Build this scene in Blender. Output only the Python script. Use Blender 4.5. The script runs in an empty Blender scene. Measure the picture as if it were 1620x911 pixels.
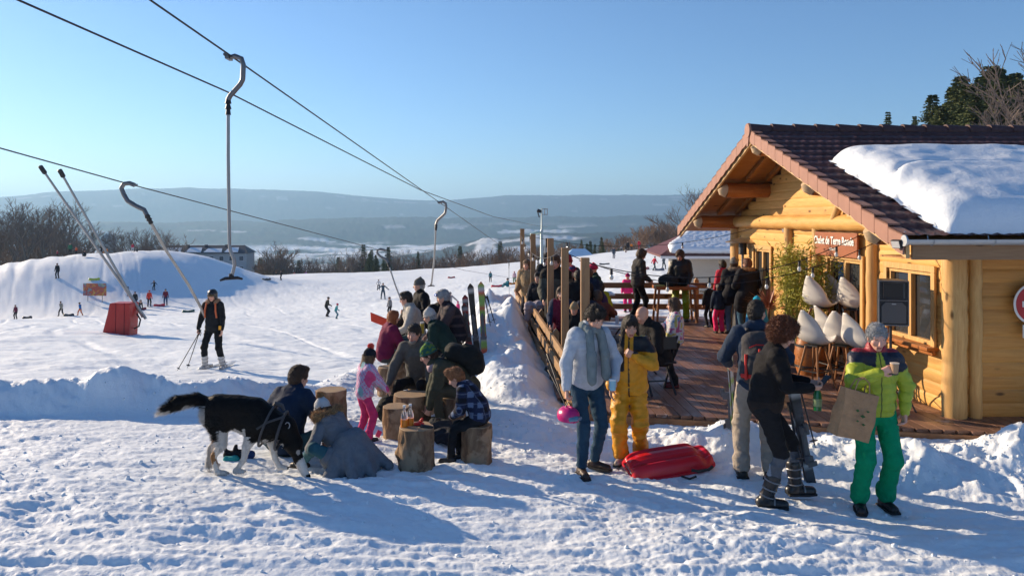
import bpy, bmesh, math, random
import numpy as np
from mathutils import Vector, Matrix

# ------------------------------------------------------------------ camera, sky, sun
SC = bpy.context.scene
COL = SC.collection
CAMZ = 2.6
F = 1200.0          # focal length in photo pixels (photo 1620 wide)
HZ = 347.0          # horizon row
cam_d = bpy.data.cameras.new('camera'); cam = bpy.data.objects.new('camera', cam_d); COL.objects.link(cam)
cam.location = (0, 0, CAMZ); cam.rotation_euler = (math.radians(90), 0, 0)
cam_d.sensor_width = 36.0; cam_d.lens = 36.0 * F / 1620.0
cam_d.shift_y = -(455.5 - HZ) / 1620.0
cam_d.clip_start = 0.1; cam_d.clip_end = 30000
SC.camera = cam

SUN_EL = 18.0
SUN_A = 33.0        # sun stands left of the picture, this far beyond square
sun_dir = Vector((-math.cos(math.radians(SUN_A)) * math.cos(math.radians(SUN_EL)),
                  math.sin(math.radians(SUN_A)) * math.cos(math.radians(SUN_EL)),
                  math.sin(math.radians(SUN_EL))))
world = bpy.data.worlds.new('World'); SC.world = world; world.use_nodes = True
wn = world.node_tree; wn.nodes.clear()
sky = wn.nodes.new('ShaderNodeTexSky'); sky.sky_type = 'NISHITA'; sky.sun_disc = False
sky.sun_elevation = math.radians(SUN_EL)
sky.sun_rotation = math.atan2(sun_dir.x, sun_dir.y)
sky.altitude = 600; sky.air_density = 1.0; sky.dust_density = 0.2; sky.ozone_density = 5.2
bg = wn.nodes.new('ShaderNodeBackground'); bg.inputs[1].default_value = 0.095
wo = wn.nodes.new('ShaderNodeOutputWorld')
wn.links.new(sky.outputs[0], bg.inputs[0]); wn.links.new(bg.outputs[0], wo.inputs[0])
sl = bpy.data.lights.new('sun', 'SUN'); sl.energy = 5.0; sl.angle = math.radians(0.5); sl.color = (1.0, 0.79, 0.55)
so = bpy.data.objects.new('sun', sl); COL.objects.link(so)
so.rotation_euler = sun_dir.to_track_quat('Z', 'Y').to_euler()
SC.view_settings.view_transform = 'Standard'; SC.view_settings.look = 'None'
SC.view_settings.exposure = 0.78; SC.view_settings.gamma = 1.0; SC.view_settings.use_curve_mapping = False
SC.cycles.max_bounces = 6; SC.cycles.diffuse_bounces = 3; SC.cycles.glossy_bounces = 2
SC.cycles.transmission_bounces = 4; SC.cycles.volume_bounces = 0; SC.cycles.transparent_max_bounces = 6
SC.cycles.use_adaptive_sampling = True; SC.cycles.adaptive_threshold = 0.02
SC.cycles.use_denoising = True

# ------------------------------------------------------------------ helpers
def V(*a): return np.array(a, dtype=float)
def at(px, py, Y):
    """the point that stands at depth Y behind picture position px,py"""
    return (px - 810.0) / F * Y, Y, CAMZ - (py - HZ) / F * Y

_perm = np.random.RandomState(7).rand(65536).astype(np.float32)
def _h(i, j, k=0):
    return _perm[((i * 73856093) ^ (j * 19349663) ^ (k * 83492791)) & 65535]
def noise2(x, y, seed=0):
    xi = np.floor(x).astype(np.int64); yi = np.floor(y).astype(np.int64)
    fx = x - xi; fy = y - yi; fx = fx * fx * (3 - 2 * fx); fy = fy * fy * (3 - 2 * fy)
    return ((_h(xi, yi, seed) * (1 - fx) + _h(xi + 1, yi, seed) * fx) * (1 - fy)
            + (_h(xi, yi + 1, seed) * (1 - fx) + _h(xi + 1, yi + 1, seed) * fx) * fy) * 2 - 1
def noise3(P, seed=0):
    i = np.floor(P).astype(np.int64); f = P - i; f = f * f * (3 - 2 * f)
    out = 0
    for a in (0, 1):
        for b in (0, 1):
            for c in (0, 1):
                w = (f[:, 0] if a else 1 - f[:, 0]) * (f[:, 1] if b else 1 - f[:, 1]) * (f[:, 2] if c else 1 - f[:, 2])
                out = out + w * _h(i[:, 0] + a + seed * 17, i[:, 1] + b, i[:, 2] + c)
    return out * 2 - 1
def fbm3(P, oct=3, seed=0):
    s = 0; a = 1.0
    for o in range(oct): s = s + a * noise3(P * (2.03 ** o), seed + o); a *= 0.5
    return s
def fbm2(x, y, oct=3, seed=0):
    s = 0; a = 1.0
    for o in range(oct): s = s + a * noise2(x * 2.03 ** o, y * 2.03 ** o, seed + o); a *= 0.5
    return s
def smooth(a, b, x):
    t = np.clip((x - a) / (b - a), 0, 1); return t * t * (3 - 2 * t)

def tag(o, label=None, cat=None, group=None, kind=None):
    if label: o['label'] = label
    if cat: o['category'] = cat
    if group: o['group'] = group
    if kind: o['kind'] = kind
    return o
def empty(name, loc=(0, 0, 0), rz=0.0, label=None, cat=None, group=None):
    o = bpy.data.objects.new(name, None); COL.objects.link(o); o.location = loc; o.rotation_euler = (0, 0, rz)
    o.empty_display_size = 0.1
    return tag(o, label, cat, group)
def copy_tree(o, parent=None):
    c = o.copy(); COL.objects.link(c)
    if parent is not None: c.parent = parent
    for ch in o.children: copy_tree(ch, c)
    return c

def mesh_np(name, verts, quads=None, tris=None, mat=None, parent=None, smooth_sh=True, col=None, midx=None):
    """one mesh object from numpy arrays"""
    me = bpy.data.meshes.new(name)
    verts = np.asarray(verts, dtype=np.float32)
    me.vertices.add(len(verts)); me.vertices.foreach_set('co', verts.ravel())
    parts = []; tot = []
    if quads is not None and len(quads): parts.append(np.asarray(quads, dtype=np.int32).ravel()); tot.append(np.full(len(quads), 4, np.int32))
    if tris is not None and len(tris): parts.append(np.asarray(tris, dtype=np.int32).ravel()); tot.append(np.full(len(tris), 3, np.int32))
    li = np.concatenate(parts); lt = np.concatenate(tot)
    me.loops.add(len(li)); me.loops.foreach_set('vertex_index', li)
    me.polygons.add(len(lt))
    ls = np.zeros(len(lt), np.int32); ls[1:] = np.cumsum(lt)[:-1]
    me.polygons.foreach_set('loop_start', ls); me.polygons.foreach_set('loop_total', lt)
    if midx is not None: me.polygons.foreach_set('material_index', np.asarray(midx, dtype=np.int32))
    me.polygons.foreach_set('use_smooth', np.full(len(lt), bool(smooth_sh)))
    me.update(calc_edges=True)
    if col is not None:
        c = np.ones((len(verts), 4), np.float32); c[:, :3] = col
        a = me.attributes.new('Col', 'FLOAT_COLOR', 'POINT'); a.data.foreach_set('color', c.ravel())
    if mat is not None:
        for m in (mat if isinstance(mat, (list, tuple)) else [mat]): me.materials.append(m)
    o = bpy.data.objects.new(name, me); COL.objects.link(o)
    if parent is not None: o.parent = parent
    return o

class MB:
    """collects simple solids into one mesh"""
    def __init__(s): s.v = []; s.f = []; s.c = []; s.cur = (1, 1, 1)
    def add(s, vs, fs):
        n = len(s.v); s.v += [tuple(map(float, v)) for v in vs]; s.f += [tuple(n + i for i in f) for f in fs]; s.c += [s.cur] * len(vs)
    def box(s, c, d, R=None):
        """centre, full sizes, optional 3x3"""
        c = np.array(c, float); h = np.array(d, float) / 2
        P = np.array([[x, y, z] for x in (-1, 1) for y in (-1, 1) for z in (-1, 1)]) * h
        if R is not None: P = P @ np.array(R).T
        s.add(P + c, [(0, 1, 3, 2), (4, 6, 7, 5), (0, 4, 5, 1), (2, 3, 7, 6), (0, 2, 6, 4), (1, 5, 7, 3)])
    def beam(s, a, b, w, h, up=(0, 0, 1)):
        a = np.array(a, float); b = np.array(b, float); d = b - a; L = np.linalg.norm(d); d /= L
        u = np.array(up, float); x = np.cross(d, u)
        if np.linalg.norm(x) < 1e-6: x = np.cross(d, [0, 1, 0])
        x /= np.linalg.norm(x); u = np.cross(x, d)
        s.box((a + b) / 2, (w, L, h), np.stack([x, d, u], 1))
    def tube(s, pts, r, n=8, cap=True):
        pts = [np.array(p, float) for p in pts]; rs = r if isinstance(r, (list, tuple, np.ndarray)) else [r] * len(pts)
        vs = []; fs = []; m = len(pts); ref = None
        for i, p in enumerate(pts):
            d = (pts[min(i + 1, m - 1)] - pts[max(i - 1, 0)]); d = d / (np.linalg.norm(d) + 1e-9)
            if ref is None:
                ref = np.array([0, 0, 1.0]) if abs(d[2]) < 0.9 else np.array([1.0, 0, 0])
            x = np.cross(d, ref); x /= np.linalg.norm(x) + 1e-9; y = np.cross(x, d); ref = y
            for k in range(n):
                a = 2 * math.pi * k / n; vs.append(p + rs[i] * (math.cos(a) * x + math.sin(a) * y))
        for i in range(m - 1):
            for k in range(n):
                k2 = (k + 1) % n; fs.append((i * n + k, i * n + k2, (i + 1) * n + k2, (i + 1) * n + k))
        if cap: fs.append(tuple(range(n))[::-1]); fs.append(tuple((m - 1) * n + k for k in range(n)))
        s.add(vs, fs)
    def lathe(s, prof, c=(0, 0, 0), n=20, R=None):
        vs = []; fs = []; c = np.array(c, float)
        for (r, z) in prof:
            for k in range(n):
                a = 2 * math.pi * k / n; p = np.array([r * math.cos(a), r * math.sin(a), z])
                if R is not None: p = np.array(R) @ p
                vs.append(p + c)
        m = len(prof)
        for i in range(m - 1):
            for k in range(n):
                k2 = (k + 1) % n; fs.append((i * n + k, i * n + k2, (i + 1) * n + k2, (i + 1) * n + k))
        fs.append(tuple(range(n))[::-1]); fs.append(tuple((m - 1) * n + k for k in range(n)))
        s.add(vs, fs)
    def prism(s, poly, ext, origin=(0, 0, 0), ax=((1, 0, 0), (0, 0, 1), (0, 1, 0))):
        """2-D outline in plane ax[0],ax[1] pushed out along ax[2] by ext (a,b)"""
        o = np.array(origin, float); A, B, C = [np.array(a, float) for a in ax]; n = len(poly)
        vs = [o + A * p[0] + B * p[1] + C * e for e in ext for p in poly]
        fs = [tuple(range(n))[::-1], tuple(range(n, 2 * n))] + [(i, (i + 1) % n, n + (i + 1) % n, n + i) for i in range(n)]
        s.add(vs, fs)
    def build(s, name, mat, parent=None, smooth_sh=False, bevel=0.0, col=False):
        me = bpy.data.meshes.new(name); me.from_pydata(s.v, [], s.f)
        me.update()
        if bevel > 0:
            bm = bmesh.new(); bm.from_mesh(me)
            bmesh.ops.recalc_face_normals(bm, faces=bm.faces)
            es = [e for e in bm.edges if len(e.link_faces) == 2 and e.calc_face_angle(0) > 0.6]
            bmesh.ops.bevel(bm, geom=es, offset=bevel, segments=2, profile=0.6, affect='EDGES', clamp_overlap=True)
            bm.to_mesh(me); bm.free()
        else:
            bm = bmesh.new(); bm.from_mesh(me); bmesh.ops.recalc_face_normals(bm, faces=bm.faces); bm.to_mesh(me); bm.free()
        if smooth_sh:
            me.polygons.foreach_set('use_smooth', [True] * len(me.polygons))
            try: me.set_sharp_from_angle(angle=math.radians(38))
            except Exception: pass
        if col and not bevel:
            a = me.attributes.new('Col', 'FLOAT_COLOR', 'POINT')
            a.data.foreach_set('color', np.array([(c[0], c[1], c[2], 1) for c in s.c], np.float32).ravel())
        if mat is not None:
            for m in (mat if isinstance(mat, (list, tuple)) else [mat]): me.materials.append(m)
        o = bpy.data.objects.new(name, me); COL.objects.link(o)
        if parent is not None: o.parent = parent
        return o

# ------------------------------------------------------------------ materials
class NT:
    def __init__(s, name):
        s.m = bpy.data.materials.new(name); s.m.use_nodes = True; s.t = s.m.node_tree
        s.b = s.t.nodes['Principled BSDF']; s.out = s.t.nodes['Material Output']
    def n(s, ty, **kw):
        nd = s.t.nodes.new(ty)
        for k, v in kw.items():
            if k.startswith('i_'):
                key = k[2:]; key = int(key) if key.isdigit() else key
                nd.inputs[key].default_value = v
            else: setattr(nd, k, v)
        return nd
    def l(s, a, b): s.t.links.new(a, b)
    def coord(s, kind='Object', scale=(1, 1, 1), rot=(0, 0, 0)):
        tc = s.n('ShaderNodeTexCoord'); mp = s.n('ShaderNodeMapping')
        mp.inputs['Scale'].default_value = scale; mp.inputs['Rotation'].default_value = rot
        s.l(tc.outputs[kind], mp.inputs[0]); return mp.outputs[0]
    def noise(s, vec, scale, detail=3, rough=0.5, dist=0.0):
        nd = s.n('ShaderNodeTexNoise'); nd.inputs['Scale'].default_value = scale; nd.inputs['Detail'].default_value = detail
        nd.inputs['Roughness'].default_value = rough; nd.inputs['Distortion'].default_value = dist
        s.l(vec, nd.inputs['Vector']); return nd.outputs[0]
    def ramp(s, fac, stops):
        nd = s.n('ShaderNodeValToRGB'); cr = nd.color_ramp
        while len(cr.elements) < len(stops): cr.elements.new(0.5)
        for e, (p, c) in zip(cr.elements, stops):
            e.position = p; e.color = (c[0], c[1], c[2], 1) if not isinstance(c, (int, float)) else (c, c, c, 1)
        s.l(fac, nd.inputs[0]); return nd.outputs[0]
    def mix(s, fac, a, b, mode='MIX'):
        nd = s.n('ShaderNodeMix', data_type='RGBA', blend_type=mode)
        for i, x in ((0, fac), (6, a), (7, b)):
            if hasattr(x, 'links'): s.l(x, nd.inputs[i])
            elif isinstance(x, (int, float)): nd.inputs[i].default_value = x
            else: nd.inputs[i].default_value = (x[0], x[1], x[2], 1)
        return nd.outputs[2]
    def math(s, op, a, b=0.0, clamp=False):
        nd = s.n('ShaderNodeMath', operation=op, use_clamp=clamp)
        for i, x in enumerate((a, b)):
            if hasattr(x, 'links'): s.l(x, nd.inputs[i])
            else: nd.inputs[i].default_value = x
        return nd.outputs[0]
    def bump(s, h, strength=0.5, dist=0.01, prev=None):
        nd = s.n('ShaderNodeBump'); nd.inputs['Strength'].default_value = strength; nd.inputs['Distance'].default_value = dist
        s.l(h, nd.inputs['Height'])
        if prev is not None: s.l(prev, nd.inputs['Normal'])
        return nd.outputs[0]
    def fin(s, col=None, rough=None, metal=None, normal=None, **kw):
        b = s.b
        for key, x in (('Base Color', col), ('Roughness', rough), ('Metallic', metal), ('Normal', normal)):
            if x is None: continue
            if hasattr(x, 'links'): s.l(x, b.inputs[key])
            elif isinstance(x, (int, float)): b.inputs[key].default_value = x
            else: b.inputs[key].default_value = (x[0], x[1], x[2], 1)
        for k, v in kw.items(): b.inputs[k.replace('_', ' ')].default_value = v
        return s.m
_mc = {}
def plain(name, col, rough=0.5, metal=0.0, var=0.12, bump=0.15, scale=20, spec=0.4):
    """small-object material: colour with gentle wear, fine bump"""
    if name in _mc: return _mc[name]
    m = NT(name); v = m.coord(); nz = m.noise(v, scale, 4, 0.6)
    c = m.mix(nz, [x * (1 - var) for x in col], [min(1, x * (1 + var)) for x in col])
    _mc[name] = m.fin(c, rough, metal, m.bump(m.noise(v, scale * 4, 3), bump, 0.004), Specular_IOR_Level=spec)
    return _mc[name]
def cloth(name='fabric', rough=0.85, bump=0.35, scale=60, spec=0.2, sheen=0.0):
    if name in _mc: return _mc[name]
    m = NT(name); a = m.n('ShaderNodeAttribute', attribute_name='Col'); v = m.coord()
    nz = m.noise(v, 18, 4, 0.6)
    c = m.mix(1.0, a.outputs['Color'], m.ramp(nz, [(0.3, 0.86), (0.7, 1.08)]), 'MULTIPLY')
    n1 = m.bump(m.noise(v, 8, 4, 0.55, 0.8), 0.75, 0.03)
    n2 = m.bump(m.noise(v, scale, 3, 0.6), bump, 0.006, n1)
    _mc[name] = m.fin(c, rough, 0.0, n2, Specular_IOR_Level=spec)
    return _mc[name]
# ------------------------------------------------------------------ ground
_TY = [9, 13, 17, 29, 45, 62, 80, 100, 130, 160, 178, 215, 300]
_TX = [-600, 0, 200, 400, 600, 800, 1000, 1200, 1620, 2400]
_T = np.array([
 [-.30, -.30, -.30, -.35, -.30, 0, 0, 0, 0, 0],
 [-.40, -.40, -.42, -.45, -.50, -.3, 0, 0, 0, 0],
 [-.60, -.60, -.62, -.68, -.80, -.6, -.15, 0, 0, 0],
 [-1.5, -1.5, -1.6, -1.7, -2.0, -1.8, -1.0, -.5, -.3, -.2],
 [-3.4, -3.4, -3.4, -3.5, -3.5, -2.9, -1.8, -1.0, -.5, -.3],
 [-5.6, -5.6, -5.6, -5.4, -5.2, -4.0, -2.4, -1.4, -.8, -.5],
 [-8.0, -8.0, -7.4, -6.8, -6.1, -4.8, -3.0, -1.6, 5.0, 8.0],
 [-9.0, -9.0, -8.2, -7.4, -6.7, -5.4, -3.3, -1.8, 7.0, 11.],
 [-9.5, -9.5, -8.8, -7.9, -7.6, -6.2, -3.2, -1.5, 8.0, 13.],
 [-10., -10., -9.4, -8.7, -8.3, -6.8, -3.4, -1.4, -0.8, -.3],
 [-12., -12., -11., -10., -9.6, -7.8, -3.9, -1.4, -0.5, .0],
 [-20., -20., -19., -18., -17., -14., -9.0, -5.0, -3.0, -2.],
 [-48., -48., -46., -44., -42., -38., -30., -20., -15., -10]], float)
_ly = np.linspace(math.log(9), math.log(300), 220); _lx = np.linspace(-600, 2400, 151)
_tmp = np.stack([np.interp(_lx, _TX, r) for r in _T]); _G = np.stack([np.interp(_ly, np.log(_TY), _tmp[:, j]) for j in range(len(_lx))], 1)
for _k in range(3):
    for ax, w in ((0, 5), (1, 5)):
        pad = [(w, w), (0, 0)] if ax == 0 else [(0, 0), (w, w)]
        q = np.pad(_G, pad, mode='edge'); _G = np.mean([np.take(q, range(d, d + _G.shape[ax]), axis=ax) for d in range(2 * w + 1)], 0)
def _table(px, Y):
    u = np.clip((px - _lx[0]) / (_lx[1] - _lx[0]), 0, len(_lx) - 1.001)
    v = np.clip((np.log(np.maximum(Y, 9)) - _ly[0]) / (_ly[1] - _ly[0]), 0, len(_ly) - 1.001)
    i = u.astype(int); j = v.astype(int); fu = u - i; fv = v - j
    return ((_G[j, i] * (1 - fu) + _G[j, i + 1] * fu) * (1 - fv) + (_G[j + 1, i] * (1 - fu) + _G[j + 1, i + 1] * fu) * fv)
# rim of the plateau the group sits on: Y of the rim as X grows, then running away from us
_RIM = [(-60, 11.2), (-12, 10.6), (-8, 10.55), (-6, 10.6), (-4.4, 10.75), (-3.5, 11.3), (-3.0, 12.2), (-2.75, 14), (-2.5, 16), (-1.9, 18.5), (-.9, 21), (1, 23), (6, 24.5), (60, 26)]
def _polydist(X, Y, line):
    """signed distance: positive on the near/right side of the line"""
    best = np.full(X.shape, 1e9); sg = np.ones(X.shape); tt = np.zeros(X.shape); L = 0
    for (x0, y0), (x1, y1) in zip(line[:-1], line[1:]):
        dx, dy = x1 - x0, y1 - y0; l2 = dx * dx + dy * dy; ln = math.sqrt(l2)
        t = np.clip(((X - x0) * dx + (Y - y0) * dy) / l2, 0, 1)
        d = np.hypot(X - (x0 + t * dx), Y - (y0 + t * dy)); c = dx * (Y - y0) - dy * (X - x0)
        m = d < best; best = np.where(m, d, best); sg = np.where(m, np.where(c < 0, 1.0, -1.0), sg); tt = np.where(m, L + t * ln, tt); L += ln
    return best, sg, tt
_BANK = [(.30, 9.0), (.20, 9.8), (.02, 11), (-.12, 12.5), (-.22, 14), (-.30, 16), (-.35, 18.5)]
_HEAP = [(1.75, 8.75), (2.3, 8.5), (3.0, 8.6), (3.7, 8.2), (4.5, 7.9), (5.4, 7.9)]
_HEAP2 = [(4.95, 7.9), (5.6, 8.15), (6.5, 8.3), (7.5, 8.2), (9, 8.2)]
def fxd(Y): return .82 - .07 * (Y - 9.8)
def ground(X, Y, fine=True):
    X = np.asarray(X, float); Y = np.asarray(Y, float)
    Ys = np.maximum(Y, 1.0); px = 810 + F * X / Ys; px = np.where(Y < 9, 810 + F * X / 9.0, px)
    base = _table(px, Y)
    # sledging mound far left
    dx = X + 53; sx = np.where(dx > 0, 12.0, 19.0)
    dy = Y - 101; sy = np.where(dy > 0, 14.0, 12.5)
    m = np.exp(-0.5 * ((np.abs(dx) / sx) ** 3.0 + (np.abs(dy) / sy) ** 3.2))
    base = base + 6.3 * m
    base = base + 0.7 * np.exp(-0.5 * (((X + 35) / 8) ** 2 + ((Y - 112) / 12) ** 2))
    # piste waves, strongest mid-field
    w = smooth(14, 30, Y) * (1 - smooth(170, 200, Y))
    base = base + w * (0.16 * noise2(X * .16 + 3, Y * .11, 5) + 0.05 * noise2(X * .5, Y * .35, 6))
    d, sg, tt = _polydist(X, Y, _RIM)
    sd = d * sg
    pm = smooth(-0.75, 0.10, sd)
    plat = -0.01 + 0.025 * noise2(X * .4, Y * .4, 9)
    plat = plat - 0.17 * smooth(9.4, 11.5, Y) * (1 - smooth(14.5, 17, Y)) * smooth(-4.2, -2.8, X) * (1 - smooth(-.9, .1, X))
    # sunlit swell in the left foreground
    plat = plat + 0.17 * np.exp(-0.5 * (((X + 5.0) / 2.0) ** 2 + ((Y - 6.9) / 1.2) ** 2)) + 0.05 * np.exp(-0.5 * (((X + 2.0) / 1.5) ** 2 + ((Y - 6.2) / .9) ** 2))
    # ridge of tracked snow in the near right that hides the boot soles
    plat = plat + 0.05 * np.exp(-0.5 * ((Y - (6.35 - .12 * (X - 2))) / .35) ** 2) * smooth(1.0, 2.0, X)
    plat = plat - 0.05 * smooth(2.2, 3.6, X) * smooth(6.2, 6.6, Y) * (1 - smooth(7.3, 7.8, Y))
    h = base * (1 - pm) + plat * pm
    lum = 1 + 0.35 * noise2(X * 1.3, Y * 1.3, 21) + 0.22 * noise2(X * 3.7, Y * 3.7, 22)
    # berm along the rim on the left
    bw = smooth(-2.6, -4.2, X) * (1 - smooth(-2.6, -2.2, X)) if False else (1 - smooth(-4.0, -2.9, X))
    berm = np.exp(-0.5 * (np.abs(sd + 0.05) / 0.36) ** 3) * bw
    h = h + (0.36 + 0.05 * noise2(X * .9, Y * .2, 31)) * berm * (0.8 + 0.2 * lum)
    h = h + 0.15 * np.exp(-0.5 * (np.hypot((X + 5.7) / .22, (Y - 10.75) / .25)) ** 2) + 0.10 * np.exp(-0.5 * (np.hypot((X + 5.35) / .25, (Y - 10.7) / .2)) ** 2)
    h = h + 0.10 * np.exp(-0.5 * (sd / 0.5) ** 2) * (1 - bw)
    # cleared snow heaped along the terrace fence
    d2, s2, t2 = _polydist(X, Y, _BANK)
    hh = np.interp(t2, [0, .9, 2.5, 4, 6, 9.5], [.0, .16, .45, .58, .70, .66]); ww = np.interp(t2, [0, 2, 6, 9], [.38, .46, .50, .55])
    bank = np.exp(-0.5 * (d2 / ww) ** 3) * hh * lum
    h = np.maximum(h, h * .4 + bank * 1.0) * (bank > .02) + h * (bank <= .02)
    d3, s3, t3 = _polydist(X, Y, _HEAP)
    h = h + np.exp(-0.5 * (d3 / .34) ** 2.6) * np.interp(t3, [0, .6, 1.2, 2.0, 3, 4], [.10, .20, .30, .22, .18, .14]) * lum
    d4, s4, t4 = _polydist(X, Y, _HEAP2)
    h = h + np.exp(-0.5 * (d4 / .42) ** 2.8) * np.interp(t4, [0, .7, 1.5, 3, 4.5], [.05, .26, .46, .50, .5]) * lum
    # rough blocky snow on banks
    rough = np.clip(berm * 1.2 + bank * 2 + np.exp(-0.5 * (d3 / .4) ** 2) + np.exp(-0.5 * (d4 / .5) ** 2), 0, 1)
    # nothing may poke through the terrace
    inside = smooth(fxd(Y) - .02, fxd(Y) + .10, X) * smooth(10.05 - .22 * (X - .8), 10.35 - .22 * (X - .8), Y) * (1 - smooth(19.3, 19.9, Y))
    if fine:
        near = 1 - smooth(14, 26, Y)
        foot = np.abs(noise2(X * 1.25 + .4 * noise2(X * 2, Y * 2, 40), Y * 3.4, 41)); foot = 0.030 * smooth(.30, .78, foot) * -1
        det = (foot + .017 * noise2(X * 2.3, Y * 6.6, 42) + .013 * noise2(X * 5.5, Y * 15, 43) + .0125 * noise2(X * 14, Y * 31, 44) + .007 * noise2(X * 32, Y * 60, 48))
        lin = .017 * noise2(X * .8 + Y * .5, Y * 13, 45) * (1 - smooth(5.9, 7.2, Y)) + .010 * noise2(X * .5, Y * 9, 46)
        amp = np.where(pm > .5, 1.0, 0.35)
        h = h + near * (det * amp * (0.72 + .5 * noise2(X * .6, Y * .8, 47)) + lin)
        h = h + rough * (.055 * noise2(X * 4.2, Y * 4.2, 51) + .035 * np.abs(noise2(X * 8.3, Y * 8.3, 52)) + .014 * noise2(X * 19, Y * 19, 53))
        mid = smooth(13, 19, Y) * (1 - smooth(95, 130, Y)) * (1 - inside)
        trk = np.abs(noise2((X + Y * .55) * .55 + .8 * noise2(X * .05, Y * .05, 62), Y * .06, 63)); trk2 = np.abs(noise2((X - Y * 1.3) * .35, (Y + X * .4) * .05, 64))
        h = h + mid * (-.045 * (1 - smooth(0, .16, trk)) - .045 * (1 - smooth(0, .12, trk2)) + .032 * noise2(X * 1.1, Y * .8, 65) + .020 * noise2(X * 3.1, Y * 2.2, 66) + .010 * noise2(X * 7, Y * 5, 67))
        # groomer / sledge streaks on the mound's left face
        h = h + .09 * np.sin((X * .9 + Y * .45) * 2.6 + 2 * noise2(X * .3, Y * .3, 61)) * m * (1 - smooth(-64, -52, X)) + .12 * m * noise2(X * .5, Y * .5, 68)
    h = h * (1 - inside) - .06 * inside
    return h
def gz(x, y): return float(ground(np.array([x]), np.array([y]), True)[0])
def gz0(x, y): return float(ground(np.array([x]), np.array([y]), False)[0])

def polar_sheet(name, rs, angs, hf, mat, colf=None):
    A, R = np.meshgrid(angs, rs); X = R * np.sin(A); Y = R * np.cos(A)
    Z = hf(X, Y); nr, na = X.shape; idx = np.arange(nr * na).reshape(nr, na)
    q = np.stack([idx[:-1, :-1], idx[:-1, 1:], idx[1:, 1:], idx[1:, :-1]], -1).reshape(-1, 4)[:, ::-1]
    v = np.stack([X, Y, Z], -1).reshape(-1, 3)
    return mesh_np(name, v, quads=q, mat=mat, col=None if colf is None else colf(X, Y, Z).reshape(-1, 3))

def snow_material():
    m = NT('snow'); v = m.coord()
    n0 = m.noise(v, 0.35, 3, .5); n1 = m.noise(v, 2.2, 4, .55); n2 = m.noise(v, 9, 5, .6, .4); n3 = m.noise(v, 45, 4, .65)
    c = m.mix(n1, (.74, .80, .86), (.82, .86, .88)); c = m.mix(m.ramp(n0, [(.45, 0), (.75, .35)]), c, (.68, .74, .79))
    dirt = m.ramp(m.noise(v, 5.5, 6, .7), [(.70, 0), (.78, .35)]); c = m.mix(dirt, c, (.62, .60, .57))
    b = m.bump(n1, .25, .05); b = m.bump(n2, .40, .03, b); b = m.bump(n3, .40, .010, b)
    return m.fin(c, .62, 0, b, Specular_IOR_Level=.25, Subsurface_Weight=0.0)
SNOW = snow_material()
_an = np.radians(np.concatenate([np.arange(-180, -48, 4.0), np.arange(-48, -36, .4), np.arange(-36, 36, .085), np.arange(36, 48, .4), np.arange(48, 181, 4.0)]))
_an[-1] = math.pi
_rs = np.concatenate([np.linspace(.4, 4.8, 14), np.exp(np.arange(math.log(4.9), math.log(20), .0034)), np.exp(np.arange(math.log(20), math.log(60), .010)), np.exp(np.arange(math.log(60), math.log(255), .013)), [262, 290]])
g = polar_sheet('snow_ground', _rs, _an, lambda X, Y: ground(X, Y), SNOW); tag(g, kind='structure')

# ------------------------------------------------------------------ valley and hills
def far_h(X, Y):
    R = np.hypot(X, Y); A = np.degrees(np.arctan2(X, Y)); px = 810 + F * np.tan(np.clip(np.radians(A), -1.3, 1.3))
    far = np.interp(px, [-2500, -800, 0, 100, 190, 300, 420, 500, 560, 640, 700, 760, 800, 1090, 1700, 3000], [330, 325, 318, 309, 305, 302, 302, 305, 311, 316, 318, 313, 309, 309, 300, 300])
    far = far + 1.2 * noise2(px / 37., px * 0 + .5, 71)
    zfar = CAMZ + (HZ - far) * 6500 / F
    zmid = CAMZ + (HZ - np.interp(px, [-900, 0, 200, 400, 600, 900, 1100, 2000], [352, 350, 352, 350, 345, 343, 344, 340]) + 1.5 * noise2(px / 60., px * 0 + 2.5, 72)) * 3900 / F
    zlow = CAMZ + (HZ - np.interp(px, [-900, 0, 300, 560, 700, 760, 860, 1000, 1200, 2000], [412, 414, 410, 412, 398, 376, 364, 368, 372, 366]) + 2 * noise2(px / 50., px * 0 + 4.5, 73)) * 2300 / F
    v = -114 + 6 * noise2(X / 300., Y / 300., 74)
    st = [(250, -30), (300, -46), (500, -78), (900, -112), (1400, -122)]
    z = np.interp(R, [s[0] for s in st], [s[1] for s in st])
    def seg(r0, r1, z0, z1): 
        t = smooth(r0, r1, R); return t, z0, z1
    z = z + (zlow - z) * smooth(1600, 2300, R); z = z + (v - z) * smooth(2320, 2700, R)
    z = z + (zmid - z) * smooth(2900, 3900, R); z = z + (v * .5 - z) * smooth(3950, 4500, R)
    z = z + (zfar - z) * smooth(4800, 6500, R); z = z - 60 * smooth(6600, 8200, R)
    t = smooth(900, 2000, R)
    z = z + t * (9 * noise2(X / 210., Y / 210., 75) + 4 * noise2(X / 70., Y / 70., 76)) * (1 - smooth(5900, 6500, R))
    z = z + 3.0 * smooth(1500, 2200, R) * noise2(X / 14., Y / 14., 77)
    return z
def far_col(X, Y, Z):
    R = np.hypot(X, Y)
    n = noise2(X / 260. + 4, Y / 120., 81) + .55 * noise2(X / 90., Y / 60., 82)
    open_ = smooth(-92, -104, Z) * smooth(2350, 2600, R) + smooth(.42, .55, n) * smooth(10, -40, Z) * (1 - smooth(3300, 3700, R)) * .8 + smooth(.95, 1.1, n) * smooth(3300, 3700, R) * .25
    open_ = np.clip(open_, 0, 1) * smooth(-.45, -.15, n + .2)
    forest = np.stack([.040 + .012 * noise2(X / 30., Y / 30., 83), .048 + .012 * noise2(X / 33., Y / 31., 84), .040 + 0 * X], -1)
    snow = np.array([.80, .82, .86])
    o = open_[..., None]
    return forest * (1 - o) + snow * o
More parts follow.
